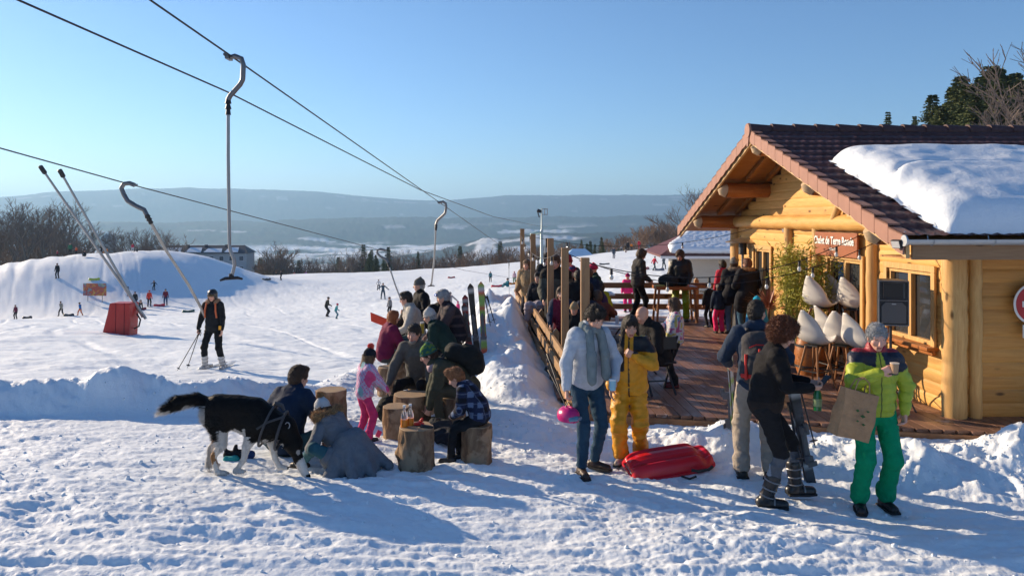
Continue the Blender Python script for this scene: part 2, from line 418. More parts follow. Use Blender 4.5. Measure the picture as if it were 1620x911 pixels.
mf = NT('far_land'); _a = mf.n('ShaderNodeAttribute', attribute_name='Col'); _v = mf.coord()
mfc = mf.mix(1.0, _a.outputs['Color'], mf.ramp(mf.noise(_v, .02, 5, .7), [(.3, .6), (.7, 1.3)]), 'MULTIPLY')
FARM = mf.fin(mfc, .9, 0, None, Specular_IOR_Level=0.05)
_an2 = np.radians(np.concatenate([np.arange(-180, -60, 5.0), np.arange(-60, -38, .6), np.arange(-38, 20, .1), np.arange(20, 60, .6), np.arange(60, 181, 5.0)])); _an2[-1] = math.pi
_rs2 = np.concatenate([np.exp(np.arange(math.log(250), math.log(9400), .011))])
fh = polar_sheet('hills', _rs2, _an2, far_h, FARM, far_col); tag(fh, kind='structure')

# ------------------------------------------------------------------ haze
hz = MB(); hz.box((0, 0, 55), (19600, 19600, 470))
hm = bpy.data.materials.new('haze'); hm.use_nodes = True; ht = hm.node_tree; ht.nodes.clear()
hv = ht.nodes.new('ShaderNodeVolumePrincipled'); hv.inputs['Color'].default_value = (.38, .66, 1.0, 1); hv.inputs['Density'].default_value = 0.00019
hv.inputs['Anisotropy'].default_value = 0.3
ho = ht.nodes.new('ShaderNodeOutputMaterial'); ht.links.new(hv.outputs[0], ho.inputs['Volume'])
ho_ = hz.build('haze', hm); tag(ho_, kind='stuff')
# ------------------------------------------------------------------ sculpting: blended solids turned into one skin
def rotm(ax, deg):
    return np.array(Matrix.Rotation(math.radians(deg), 3, ax))
class Sculpt:
    def __init__(s, res=0.012, k=0.03): s.res = res; s.k = k; s.ops = []; s.cols = []; s.cut = []
    def cap(s, a, b, ra, rb=None, k=None, col=None, sq=None):
        """tapered limb from a to b"""
        s.ops.append(('c', np.array(a, float), np.array(b, float), float(ra), float(ra if rb is None else rb), s.k if k is None else k)); s.cols.append(col); return s
    def ell(s, c, r, R=None, k=None, col=None):
        r = np.array(r if hasattr(r, '__len__') else (r, r, r), float)
        s.ops.append(('e', np.array(c, float), r, np.eye(3) if R is None else np.array(R), 0, s.k if k is None else k)); s.cols.append(col); return s
    def sub(s, c, r, R=None, k=0.01):
        r = np.array(r if hasattr(r, '__len__') else (r, r, r), float)
        s.ops.append(('s', np.array(c, float), r, np.eye(3) if R is None else np.array(R), 0, k)); s.cols.append(None); return s
    def plane(s, p, n, k=0.0):
        """throw away everything on the side n points to"""
        s.cut.append((np.array(p, float), np.array(n, float) / np.linalg.norm(n))); return s
    @staticmethod
    def _d(op, P):
        if op[0] == 'c':
            a, b, ra, rb = op[1:5]; ba = b - a; L2 = ba @ ba + 1e-12; pa = P - a
            t = np.clip((pa @ ba) / L2, 0, 1); q = pa - t[..., None] * ba
            return np.sqrt((q * q).sum(-1)) - (ra + (rb - ra) * t)
        c, r, R = op[1:4]; q = (P - c) @ R
        k0 = np.sqrt(((q / r) ** 2).sum(-1)); k1 = np.sqrt(((q / (r * r)) ** 2).sum(-1)) + 1e-9
        return k0 * (k0 - 1.0) / k1
    def bounds(s):
        lo = np.full(3, 1e9); hi = -lo
        for op in s.ops:
            if op[0] == 'c':
                lo = np.minimum(lo, np.minimum(op[1] - op[3], op[2] - op[4])); hi = np.maximum(hi, np.maximum(op[1] + op[3], op[2] + op[4]))
            elif op[0] == 'e':
                e = np.sqrt(((op[3] * op[2]) ** 2).sum(1)); lo = np.minimum(lo, op[1] - e); hi = np.maximum(hi, op[1] + e)
        return lo, hi
    def mesh(s, lod=None):
        h = s.res; lo, hi = s.bounds(); lo = lo - 3 * h; hi = hi + 3 * h
        n = np.ceil((hi - lo) / h).astype(int) + 1
        D = np.full(n, 0.2, np.float32); axs = [lo[i] + h * np.arange(n[i]) for i in range(3)]
        for op in s.ops:
            if op[0] == 'c': a = np.minimum(op[1] - op[3], op[2] - op[4]); b = np.maximum(op[1] + op[3], op[2] + op[4])
            else: e = np.sqrt(((op[3] * op[2]) ** 2).sum(1)); a = op[1] - e; b = op[1] + e
            k = op[5]; pad = k + 3 * h
            i0 = np.clip(np.floor((a - pad - lo) / h).astype(int), 0, n); i1 = np.clip(np.ceil((b + pad - lo) / h).astype(int) + 1, 0, n)
            if (i1 <= i0).any(): continue
            sl = tuple(slice(i0[i], i1[i]) for i in range(3))
            G = np.stack(np.meshgrid(*[axs[i][sl[i]] for i in range(3)], indexing='ij'), -1)
            d = s._d(op, G).astype(np.float32); o = D[sl]
            if op[0] == 's':
                d = -d
                if k > 0: hh = np.clip(.5 - .5 * (o - d) / k, 0, 1); D[sl] = o + (d - o) * hh + k * hh * (1 - hh)
                else: D[sl] = np.maximum(o, d)
            else:
                if k > 0: hh = np.clip(.5 + .5 * (o - d) / k, 0, 1); D[sl] = o + (d - o) * hh - k * hh * (1 - hh)
                else: D[sl] = np.minimum(o, d)
        if s.cut:
            G = np.stack(np.meshgrid(*axs, indexing='ij'), -1)
            for p, nn in s.cut: D = np.maximum(D, ((G - p) @ nn).astype(np.float32))
        # surface nets
        S = D < 0
        cnt = np.zeros(np.array(n) - 1, np.int8)
        cs = [(i, j, k) for i in (0, 1) for j in (0, 1) for k in (0, 1)]
        for (i, j, k) in cs: cnt += S[i:n[0] - 1 + i, j:n[1] - 1 + j, k:n[2] - 1 + k]
        act = np.argwhere((cnt > 0) & (cnt < 8))
        if len(act) == 0: return np.zeros((0, 3)), np.zeros((0, 4), int)
        idm = np.full(cnt.shape, -1, np.int32); idm[act[:, 0], act[:, 1], act[:, 2]] = np.arange(len(act))
        dv = {c: D[act[:, 0] + c[0], act[:, 1] + c[1], act[:, 2] + c[2]] for c in cs}
        acc = np.zeros((len(act), 3)); w = np.zeros(len(act))
        for c in cs:
            for ax in range(3):
                if c[ax]: continue
                c2 = list(c); c2[ax] = 1; c2 = tuple(c2); da, db = dv[c], dv[c2]
                m = (da < 0) != (db < 0); t = np.where(m, da / np.where(m, da - db, 1), 0)
                p = np.zeros((len(act), 3)); p += np.array(c); p[:, ax] += t
                acc += p * m[:, None]; w += m
        v = lo + (act + acc / w[:, None]) * h
        qs = []
        for ax in range(3):
            o1, o2 = [(1, 2), (2, 0), (0, 1)][ax]
            A = [slice(None)] * 3; B = [slice(None)] * 3; A[ax] = slice(0, -1); B[ax] = slice(1, None)
            sa = S[tuple(A)]; sb = S[tuple(B)]; e = np.argwhere(sa != sb)
            e = e[(e[:, o1] > 0) & (e[:, o2] > 0) & (e[:, o1] < n[o1] - 1) & (e[:, o2] < n[o2] - 1)]
            f = sa[e[:, 0], e[:, 1], e[:, 2]]
            def cell(a, b):
                q = e.copy(); q[:, o1] -= a; q[:, o2] -= b; return idm[q[:, 0], q[:, 1], q[:, 2]]
            q = np.stack([cell(1, 1), cell(0, 1), cell(0, 0), cell(1, 0)], 1); q[~f] = q[~f][:, ::-1]; qs.append(q)
        q = np.concatenate(qs); q = q[(q >= 0).all(1)]
        return v, q
    def label(s, v):
        """index of the nearest solid for every vertex"""
        best = np.full(len(v), 1e9); li = np.zeros(len(v), int)
        for i, op in enumerate(s.ops):
            if op[0] == 's' or s.cols[i] is None: continue
            d = s._d(op, v); m = d < best; best[m] = d[m]; li[m] = i
        return li
def vnormals(v, q):
    a, b, c, d = v[q[:, 0]], v[q[:, 1]], v[q[:, 2]], v[q[:, 3]]; fn = np.cross(c - a, d - b)
    n = np.zeros_like(v)
    for k in range(4):
        for x in range(3): n[:, x] += np.bincount(q[:, k], fn[:, x], len(v))
    return n / (np.linalg.norm(n, axis=1, keepdims=True) + 1e-12)
def relax(v, q, it=1, w=.5):
    for _ in range(it):
        acc = np.zeros_like(v); cnt = np.zeros(len(v))
        for k in range(4):
            a = q[:, k]; b = q[:, (k + 1) % 4]
            for x in range(3): acc[:, x] += np.bincount(a, v[b, x], len(v)) + np.bincount(b, v[a, x], len(v))
            cnt += np.bincount(a, minlength=len(v)) + np.bincount(b, minlength=len(v))
        v = v * (1 - w) + w * acc / np.maximum(cnt, 1)[:, None]
    return v
def sculpt_obj(name, S, mat, parent=None, col=(.5, .5, .5), colfn=None, fuzz=None, folds=0.0, fscale=(9, 9, 14), seed=0, rel=1, disp=None):
    v, q = S.mesh()
    if rel: v = relax(v, q, rel)
    if folds or disp is not None:
        n = vnormals(v, q); d = np.zeros(len(v))
        if folds:
            r1 = 1 - 2 * np.abs(noise3(v * np.array(fscale) + seed * 3.1, 5)); d += folds * (r1 + .5 * noise3(v * np.array(fscale) * 2.2 + seed, 6))
        if disp is not None: d += disp(v, n)
        v = v + n * d[:, None]
    c = np.tile(np.array(col, float), (len(v), 1))
    if any(x is not None for x in S.cols):
        li = S.label(v); pal = np.array([x if x is not None else col for x in S.cols], float); c = pal[li]
    if colfn is not None: c = colfn(v, c)
    if fuzz is not None:
        N, L, down = fuzz; n = vnormals(v, q); rs = np.random.RandomState(5); i = rs.randint(0, len(v), N); p = v[i]; nn = n[i]
        fl = rs.normal(0, .45, (N, 3)) + nn * .55 + np.array([0, 0, -down]); fl /= np.linalg.norm(fl, axis=1, keepdims=True); sd = np.cross(fl, nn); sd /= np.linalg.norm(sd, axis=1, keepdims=True) + 1e-9
        l = (L * rs.uniform(.5, 1.2, N))[:, None]; w = .0028; V3 = np.stack([p - nn * .003 - sd * w, p - nn * .003 + sd * w, p + fl * l], 1).reshape(-1, 3); k = len(v)
        v = np.vstack([v, V3]); c = np.vstack([c, np.repeat(c[i] * rs.uniform(.6, 1.7, (N, 1)), 3, 0)]); return mesh_np(name, v, quads=q, tris=k + np.arange(3 * N).reshape(-1, 3), mat=mat, parent=parent, col=c)
    return mesh_np(name, v, quads=q, mat=mat, parent=parent, col=c)

CLOTH = cloth('fabric'); SKINM = None
def _skin():
    m = NT('skin'); a = m.n('ShaderNodeAttribute', attribute_name='Col'); v = m.coord()
    c = m.mix(m.noise(v, 30, 3), a.outputs['Color'], (.55, .22, .16)); c2 = m.mix(0.12, a.outputs['Color'], c)
    return m.fin(c2, .5, 0, m.bump(m.noise(v, 160, 2), .15, .002), Specular_IOR_Level=.35, Subsurface_Weight=0.0)
SKINM = _skin()
def _hairm():
    m = NT('hair'); a = m.n('ShaderNodeAttribute', attribute_name='Col'); v = m.coord(scale=(1, 1, .25))
    nz = m.noise(v, 160, 4, .7); c = m.mix(1.0, a.outputs['Color'], m.ramp(nz, [(.3, .45), (.7, 1.5)]), 'MULTIPLY')
    return m.fin(c, .55, 0, m.bump(nz, .8, .01), Specular_IOR_Level=.35)
HAIRM = _hairm()
SHINY = cloth('shiny_fabric', rough=0.5, bump=0.25, scale=40, spec=0.4)
KNIT = cloth('knit', rough=.95, bump=.8, scale=120, spec=.1)
LEATH = cloth('boot_leather', rough=.45, bump=.2, scale=50, spec=.4)

def ik(a, t, l1, l2, pole):
    a = np.array(a, float); t = np.array(t, float); d = t - a; L = np.linalg.norm(d)
    if L > (l1 + l2) * .995: t = a + d / L * (l1 + l2) * .995; d = t - a; L = np.linalg.norm(d)
    u = d / L; x = (l1 * l1 - l2 * l2 + L * L) / (2 * L); hgt = math.sqrt(max(l1 * l1 - x * x, 0))
    p = np.array(pole, float); p = p - u * (p @ u); p /= np.linalg.norm(p) + 1e-9
    return a + u * x + p * hgt, t
def unit(x): x = np.array(x, float); return x / (np.linalg.norm(x) + 1e-12)

class Fig:
    """joint layout of a person, local frame: x right, y front, z up; numbers are for 1.75 m and scaled"""
    def __init__(f, H=1.75, hip=.93, hy=0.0, lean=4, side=0, feet=((.11, .02, 0), (-.11, .02, 0)), toes=(8, -8), hands=((.28, .12, .82), (-.28, .12, .82)),
                 poles=((.4, -1, -.2), (-.4, -1, -.2)), knees=None, head=(0, 8), roll=0, curl=(35, 35), palm=None, girth=1.0, twist=0, kid=0, slump=0):
        s = f.s = H / 1.75; f.g = girth; f.kid = kid; f.H = H
        hs = 1 + .22 * kid
        hipc = V(0, hy, hip)
        up = rotm('X', -lean) @ rotm('Y', side) @ V(0, 0, 1)
        f.T = T = rotm('Z', twist)
        up2 = rotm('X', -(lean + slump)) @ rotm('Y', side) @ V(0, 0, 1)
        f.pel = hipc; f.waist = hipc + up * .17; f.chest = hipc + up * .17 + up2 * .20; f.up = up; f.up2 = up2
        f.neck = f.chest + up2 * .17; wsh = .168 * (1 + .5 * (girth - 1)) * (1 - .10 * kid)
        R = T @ V(1, 0, 0)
        f.sh = [f.chest + up2 * .115 + R * wsh, f.chest + up2 * .115 - R * wsh]
        f.hj = [hipc + V(.095, 0, -.03), hipc + V(-.095, 0, -.03)]
        yaw, pitch = head
        f.Rh = T @ rotm('Z', -yaw) @ rotm('X', -pitch) @ rotm('Y', roll)
        f.nb = f.neck + up2 * .02
        f.hc = f.nb + unit(up2 * .5 + f.Rh @ V(0, 0, 1) * .7) * .095 + f.Rh @ V(0, .022, .045) * hs   # centre of skull
        f.hs = hs
        f.el = []; f.wr = []; f.kn = []; f.an = []; f.toe = []
        for i in (0, 1):
            e, w = ik(f.sh[i], hands[i], .285, .255, T @ V(*poles[i])); f.el.append(e); f.wr.append(w)
            ft = V(*feet[i]); an = ft + V(0, 0, .085)
            kp = V(.12 if i == 0 else -.12, 1, .15) if knees is None else V(*knees[i])
            k, a = ik(f.hj[i], an, .43, .425, kp); f.kn.append(k); f.an.append(a)
            tt = math.radians(toes[i]); fp = 0
            f.toe.append(V(math.sin(tt), math.cos(tt), 0))
        f.curl = curl; f.palm = palm or [None, None]
        for nme in ('pel', 'waist', 'chest', 'neck', 'nb', 'hc'): setattr(f, nme, getattr(f, nme) * s)
        for nme in ('sh', 'hj', 'el', 'wr', 'kn', 'an'): setattr(f, nme, [p * s for p in getattr(f, nme)])

def put_hand(S, f, i, skin, fat=1.0, glove=False):
    s = f.s * (1 - .05 * f.kid); w = f.wr[i]; d = unit(w - f.el[i])
    pn = f.palm[i]
    pn = unit(f.T @ V(-1 if i == 0 else 1, 0, -.15)) if pn is None else unit(f.T @ V(*pn))
    pn = unit(pn - d * (pn @ d)); side = np.cross(d, pn)     # across the palm
    if i == 0: side = -side                                   # towards the thumb
    col = skin; g = 1.35 if glove else 1.0
    k0 = w + d * .085 * s
    for o in (-.022, 0, .022): S.cap(w + side * o * .6 * s, k0 + side * o * s, .017 * s * g, .014 * s * g, k=.012 * s, col=col)
    c = math.radians(f.curl[i])
    for j, (o, L) in enumerate(((.030, .072), (.010, .080), (-.010, .074), (-.029, .060))):
        p = k0 + side * o * s; a = c * .7 + j * .05; dd = d * math.cos(a) + pn * math.sin(a); r = .0088 * s * g
        p1 = p + dd * L * .45 * s; a2 = a + c * .9; d2 = d * math.cos(a2) + pn * math.sin(a2); p2 = p1 + d2 * L * .32 * s
        a3 = a2 + c * .5; d3 = d * math.cos(a3) + pn * math.sin(a3); p3 = p2 + d3 * L * .23 * s
        S.cap(p, p1, r * 1.08, r, k=.004, col=col); S.cap(p1, p2, r, r * .93, k=.003, col=col); S.cap(p2, p3, r * .93, r * .82, k=.003, col=col)
    tb = w + d * .022 * s + side * .026 * s; t1 = tb + (d * .55 + side * .55 + pn * .5) * .042 * s; t2 = t1 + (d * .8 + side * .05 + pn * .55) * .034 * s
    S.cap(tb, t1, .0145 * s * g, .011 * s * g, k=.01, col=col); S.cap(t1, t2, .011 * s * g, .009 * s * g, k=.004, col=col)
    return k0 + d * .035 * s + pn * .025 * s

def put_head(S, f, skin, lod, female=False):
    s = f.s * f.hs; R = f.Rh; c = f.hc
    def P(x, y, z): return c + R @ V(x, y, z) * s
    jaw = .9 if female else 1.0
    S.ell(P(0, -.012, .028), np.array([.074, .094, .088]) * s, R, k=.02, col=skin)           # skull
    S.ell(P(0, .022, -.035), np.array([.060 * jaw, .070, .085]) * s, R, k=.03, col=skin)       # face
    S.ell(P(0, .050, -.098), np.array([.028 * jaw, .026, .022]) * s, R, k=.03, col=skin)       # chin
    S.cap(f.nb - f.up2 * .05 * f.s, P(0, -.012, -.06), .056 * f.s * (.88 if female else 1), .050 * f.s * (.88 if female else 1), k=.03 * s, col=skin)
    if lod <= 1:
        S.cap(P(0, .090, .008), P(0, .110, -.032), .008 * s, .013 * s, k=.014 * s, col=skin)      # nose
        S.cap(P(-.012, .098, -.038), P(.012, .098, -.038), .008 * s, .008 * s, k=.010 * s, col=skin)
        S.cap(P(-.045, .074, .030), P(.045, .074, .030), .010 * s, k=.02 * s, col=skin)           # brow
        S.cap(P(-.020, .084, -.064), P(.020, .084, -.064), .008 * s, k=.010 * s, col=skin); S.cap(P(-.016, .083, -.077), P(.016, .083, -.077), .008 * s, k=.009 * s, col=skin)
        for x in (-1, 1):
            S.ell(P(x * .042, .062, -.028), np.array([.022, .022, .022]) * s, R, k=.025 * s, col=skin)    # cheek
            S.ell(P(x * .074, -.008, -.012), np.array([.009, .018, .030]) * s, R @ rotm('Z', -x * 18), k=.008 * s, col=skin)   # ear
            S.sub(P(x * .030, .096, .008), np.array([.017, .016, .013]) * s, R, k=.012 * s)
            S.ell(P(x * .030, .073, .007), np.array([.0125, .0125, .0115]) * s, R, k=.003 * s, col=skin)  # eyeball under the lids
def face_paint(f, skin, brow, lids=False, lips=(.42, .14, .12)):
    s = f.s * f.hs
    def fn(v, c):
        q = ((v - f.hc) @ f.Rh) / s; front = q[:, 1] > .055
        x = np.abs(q[:, 0]); z = q[:, 2]
        ch = np.exp(-(((x - .045) / .022) ** 2 + ((z + .03) / .02) ** 2)) * front; c = c * (1 - ch[:, None] * .28) + np.array([.58, .17, .12]) * ch[:, None] * .28
        m = front & (np.abs(z - .030 - .10 * (.03 - np.abs(x - .03))) < .0052) & (x > .014) & (x < .050); c[m] = brow
        m = front & (((x - .030) / .013) ** 2 + ((z - .008) / (.0035 if lids else .0068)) ** 2 < 1); c[m] = (.05, .04, .035)
        if not lids:
            m = m & (np.abs(x - .030) > .006); c[m] = (.55, .52, .5)
        m = front & (q[:, 1] > .07) & (x < .025 - .3 * np.abs(z + .070)) & (np.abs(z + .070) < .012); c[m] = lips
        m = front & (q[:, 1] > .07) & (x < .021) & (np.abs(z + .0705) < .0022); c[m] = np.array(lips) * .4
        return c
    return fn

HAIRS = {'brown': (.075, .042, .025), 'dark': (.022, .016, .013), 'black': (.012, .010, .010), 'red': (.30, .085, .025), 'auburn': (.13, .045, .022), 'gray': (.30, .31, .32),
         'blond': (.35, .22, .10), 'ginger': (.26, .11, .045), 'lightbrown': (.16, .09, .045)}
def put_hair(f, parent, style, colour, lod, seed=0, hat=False):
    s = f.s * f.hs; R = f.Rh; c = f.hc; col = HAIRS[colour]
    def P(x, y, z): return c + R @ V(x, y, z) * s
    S = Sculpt(res=(.007, .010, .014)[lod] , k=.02 * s)
    bulk = {'short': .010, 'crop': .004, 'curly': .034, 'long': .012, 'bob': .014, 'tuft': .012, 'mop': .026}[style]
    if hat: bulk = min(bulk, .012)
    S.ell(P(0, -.018, .034), np.array([.078 + bulk, .094 + bulk, .090 + bulk]) * s, R)
    S.ell(P(0, -.050, -.010), np.array([.072 + bulk, .060 + bulk, .085 + bulk * .5]) * s, R)
    if style in ('short', 'tuft', 'mop', 'curly') and not hat: S.ell(P(0, .050, .098), np.array([.055 + bulk * .4, .045, .022 + bulk * .6]) * s, R)
    if style == 'tuft': S.ell(P(.01, .045, .125), np.array([.05, .05, .028]) * s, R @ rotm('X', 15))
    if style == 'mop':
        for x in (-1, 1): S.ell(P(x * .07, .02, .02), np.array([.028, .05, .055]) * s, R)
    if style == 'curly':
        rs = np.random.RandomState(seed)
        for i in range(34):
            a = rs.rand() * 6.28; z = rs.uniform(-.07, .125); rr = math.sqrt(max(0.01, 1 - ((z - .03) / .13) ** 2))
            x, y = math.cos(a) * .105 * rr, math.sin(a) * .120 * rr - .018
            if (y > .035 and z < .075) or (y > .0 and z < -.02): continue
            S.ell(P(x, y, z), rs.uniform(.018, .030) * s, None, k=.008 * s)
    if style in ('long', 'bob'):
        L = .30 if style == 'long' else .12
        for x in (-1, 1):
            S.cap(P(x * .066, -.012, .02), P(x * .074, -.005, -.04 - L * .5), .030 * s, .034 * s); S.cap(P(x * .05, -.05, 0), P(x * .055, -.055, -.06 - L * .8), .045 * s, .040 * s)
            if style == 'long': S.cap(P(x * .074, -.0, -.06), P(x * .085, .045, -.08 - L * .62), .030 * s, .020 * s)
        S.cap(P(-.02, .05, .105), P(.055, .052, .075), .020 * s); S.cap(P(.02, .05, .105), P(-.055, .052, .075), .020 * s)
    S.sub(P(0, .120, -.035), np.array([.056, .092, .090]) * s, R, k=.015 * s)
    if hat: S.plane(P(0, -.01, .035), R @ V(0, -.1, 1))
    if style in ('short', 'crop', 'tuft', 'mop'):
        S.sub(P(0, -.02, -.135), np.array([.2, .2, .055]) * s, R, k=.01 * s)
        if style != 'mop':
            for x in (-1, 1): S.sub(P(x * .088, .012, -.030), np.array([.024, .040, .040]) * s, R, k=.01 * s)
    amp = .008 if style in ('curly', 'mop') else .0035
    return sculpt_obj('hair', S, HAIRM, parent, col, fuzz=None if lod > 1 else (int((5200, 1800)[lod] * (1.8 if style == 'curly' else 1)), {'curly': .030, 'crop': .008, 'long': .020, 'bob': .020}.get(style, .016) * s, {'curly': .1, 'long': 1.2, 'bob': 1.0}.get(style, .35)), disp=lambda v, n: amp * s * (1 - 2 * np.abs(noise3(v * (34 if style == 'curly' else 55), 3))), rel=0,
                      colfn=lambda v, cc: cc * (1 + .25 * noise3(v * 40, 9))[:, None])
def put_hat(f, parent, kind, col, lod, col2=None, pom=None):
    s = f.s * f.hs; R = f.Rh; c = f.hc
    def P(x, y, z): return c + R @ V(x, y, z) * s
    S = Sculpt(res=(.007, .010, .014)[lod], k=.02 * s)
    if kind == 'beanie':
        S.ell(P(0, -.014, .050), np.array([.090, .106, .092]) * s, R, col=col); S.cap(P(-.01, -.03, .11), P(.01, -.035, .135), .05 * s, .03 * s, col=col)
        S.plane(P(0, -.01, .022), R @ V(0, .10, -1))
        o = sculpt_obj('hat', S, KNIT, parent, col, disp=lambda v, n: .0022 * np.sin(np.arctan2(((v - c) @ R)[:, 0], ((v - c) @ R)[:, 1]) * 46),
                       colfn=(None if col2 is None else (lambda v, cc: np.where((((((v - c) @ R)[:, 2] / s + .30 * 0) * 22 + noise3(v * 30)).astype(int) % 2 == 0)[:, None], np.array(col), np.array(col2)))))
        B = MB()
        ring = [P(math.sin(a) * .089, -.012 + math.cos(a) * .107, .022 + .1 * (-.012 + math.cos(a) * .107) * .3) for a in np.linspace(0, 6.283, 25)]
        B.tube(ring, .013 * s, 8); B.cur = col; B.c = [col2 if (col2 is not None and pom is None) else col] * len(B.v); B.build('hat_brim', KNIT, o, True, col=True)
        if pom is not None:
            Q = Sculpt(res=.008, k=.01); Q.ell(P(0, -.03, .168), .042 * s, col=pom)
            sculpt_obj('pompom', Q, KNIT, o, pom, fuzz=(900, .02, 0), disp=lambda v, n: .007 * noise3(v * 90))
    elif kind == 'helmet':
        S.ell(P(0, -.014, .040), np.array([.104, .122, .108]) * s, R, col=col)
        for x in (-1, 1): S.ell(P(x * .080, -.01, -.035), np.array([.030, .050, .060]) * s, R, k=.02 * s, col=col)
        S.sub(P(0, .120, -.05), np.array([.075, .085, .085]) * s, R, k=.01)
        S.plane(P(0, 0, -.085), R @ V(0, 0, -1))
        o = sculpt_obj('helmet', S, plain_attr_gloss(), parent, col)
        return o
    elif kind == 'hood':
        S.ell(P(0, -.022, .02), np.array([.100, .110, .125]) * s, R, col=col); S.cap(P(0, -.05, -.02), f.nb - f.up2 * .02, .085 * s, .10 * f.s, col=col)
        S.sub(P(0, .115, -.015), np.array([.072, .085, .105]) * s, R, k=.01)
        o = sculpt_obj('hood', S, CLOTH, parent, col, folds=.004)
    elif kind == 'headband':
        S.ell(P(0, -.012, .045), np.array([.084, .100, .050]) * s, R, col=col); S.plane(P(0, 0, .070), R @ V(0, 0, 1)); S.plane(P(0, 0, .02), R @ V(0, 0, -1))
        o = sculpt_obj('headband', S, KNIT, parent, col)
    return o
def plain_attr_gloss():
    if 'gloss' in _mc: return _mc['gloss']
    m = NT('hard_shell'); a = m.n('ShaderNodeAttribute', attribute_name='Col'); v = m.coord()
    c = m.mix(1.0, a.outputs['Color'], m.ramp(m.noise(v, 14, 4, .6), [(.35, .9), (.7, 1.05)]), 'MULTIPLY')
    _mc['gloss'] = m.fin(c, m.ramp(m.noise(v, 9, 4), [(.3, .25), (.7, .4)]), 0, None, Specular_IOR_Level=.5); return _mc['gloss']

SKIN = (.62, .35, .25)
def person(label, loc, rz, fig, lod=1, group=None, skin=SKIN, female=False, top=(.05, .05, .06), pants=(.03, .04, .07), shoes=(.02, .02, .02), puff=.012, hem=.10, hair=('short', 'brown'),
           hat=None, topfn=None, pantsfn=None, gloves=None, collar=.0, hood=None, quilt=0, shiny=False, wide=1.0, boot='shoe', lids=False, coat=0.0, seed=0, fur=None, foldamp=1.0, sitcoat=False, nofeet=False):
    """one figure: a continuous body, with hair, hat, jacket, trousers and shoes as its parts"""
    f = fig; s = f.s; g = f.g
    root = empty('person', loc, rz, label, 'person', group)
    res = (.0065, .0095, .014)[lod]
    S = Sculpt(res=res, k=.03 * s)
    put_head(S, f, skin, lod, female)
    S.cap(f.pel, f.waist, .105 * s, .10 * s, col=skin); S.cap(f.waist, f.chest, .10 * s, .115 * s, col=skin); S.cap(f.chest + (f.sh[0] - f.chest) * .5, f.chest + (f.sh[1] - f.chest) * .5, .075 * s, col=skin)
    S.cap(f.chest, f.nb, .07 * s, .05 * s, col=skin)
    tips = []
    for i in (0, 1):
        S.cap(f.sh[i], f.el[i], .044 * s, .036 * s, col=skin); S.cap(f.el[i], f.wr[i], .036 * s, .025 * s, col=skin)
        tips.append(put_hand(S, f, i, gloves or skin, glove=gloves is not None))
        S.cap(f.hj[i], f.kn[i], .070 * s, .048 * s, col=skin); S.cap(f.kn[i], f.an[i], .048 * s, .034 * s, col=skin)
        S.cap(f.an[i] - V(0, 0, .04 * s), f.an[i] + f.toe[i] * .13 * s - V(0, 0, .05 * s), .030 * s, .022 * s, col=skin)
    sculpt_obj('body', S, SKINM, root, skin, colfn=face_paint(f, skin, HAIRS[hair[1]] if hair else (.05, .03, .02), lids), rel=1)
    f.tip = tips
    gs = (.009, .012, .016)[lod]
    # trousers
    P = Sculpt(res=gs, k=.035 * s); wd = wide
    P.ell(f.pel + V(0, -.01, .0) * s, np.array([.158 * g, .125 * g, .12]) * s); P.cap(f.pel, f.waist, .125 * s * g, .115 * s * g)
    for i in (0, 1):
        P.cap(f.hj[i] + V(0, -.005, 0) * s, f.kn[i], .092 * s * g, .066 * s * wd, k=.04 * s); P.cap(f.kn[i], f.an[i] + V(0, 0, .02) * s, .066 * s * wd, .052 * s * wd, k=.02 * s)
        if wd > 1.05: P.cap(f.an[i] + V(0, 0, .09) * s, f.an[i] + V(0, 0, .03) * s, .066 * s * wd, .064 * s * wd, k=.015 * s)
    lo = min(f.an[0][2], f.an[1][2])
    seedp = seed + 11
    sculpt_obj('trousers', P, SHINY if shiny else CLOTH, root, pants, pantsfn, folds=.0080 * s * foldamp, fscale=(8, 8, 13), seed=seedp)
    # jacket
    J = Sculpt(res=gs, k=.04 * s); pf = puff
    low = f.pel - f.up * hem * s * .35
    J.ell(f.pel + f.up * (.10 - hem) * s + f.up * .02 * s, np.array([.158 * g + pf, .122 * g + pf, .12]) * s, R=None, k=.05 * s)
    J.cap(f.pel + f.up * .04 * s, f.waist, .130 * s * g + pf * s, .122 * s * g + pf * s); J.cap(f.waist, f.chest, .122 * s * g + pf * s, .135 * s * g + pf * s)
    rr = (f.sh[0] - f.sh[1]); ru = unit(rr)
    for x in (-1, 1):
        J.cap(f.waist + ru * x * .035 * s, f.chest + ru * x * .05 * s, .115 * s * g + pf * s, .118 * s * g + pf * s)
        J.cap(f.pel + f.up * .02 * s + ru * x * .05 * s, f.waist + ru * x * .04 * s, .110 * s * g + pf * s, .105 * s * g + pf * s)
    J.cap(f.sh[0] - ru * .03 * s, f.sh[1] + ru * .03 * s, .066 * s + pf * s, k=.05 * s)
    J.cap(f.nb - f.up2 * .03 * s, f.nb + f.up2 * (.035 + collar) * s + f.Rh @ V(0, .01, 0) * s, .078 * s + pf * .5 * s, .066 * s + pf * .5 * s, k=.03 * s)
    if coat:
        for x in (-1, 1):
            J.cap(f.hj[0 if x > 0 else 1] + ru * x * .02 * s, f.hj[0 if x > 0 else 1] + (f.kn[0 if x > 0 else 1] - f.hj[0 if x > 0 else 1]) * coat + ru * x * .02 * s, .115 * s * g + pf * s, .11 * s * g + pf * s, k=.06 * s)
    for i in (0, 1):
        J.cap(f.sh[i], f.el[i], .062 * s + pf * s, .052 * s + pf * s * .9, k=.035 * s)
        J.cap(f.el[i], f.wr[i] - unit(f.wr[i] - f.el[i]) * .012 * s, .052 * s + pf * s * .9, .036 * s + pf * s * .4, k=.02 * s)
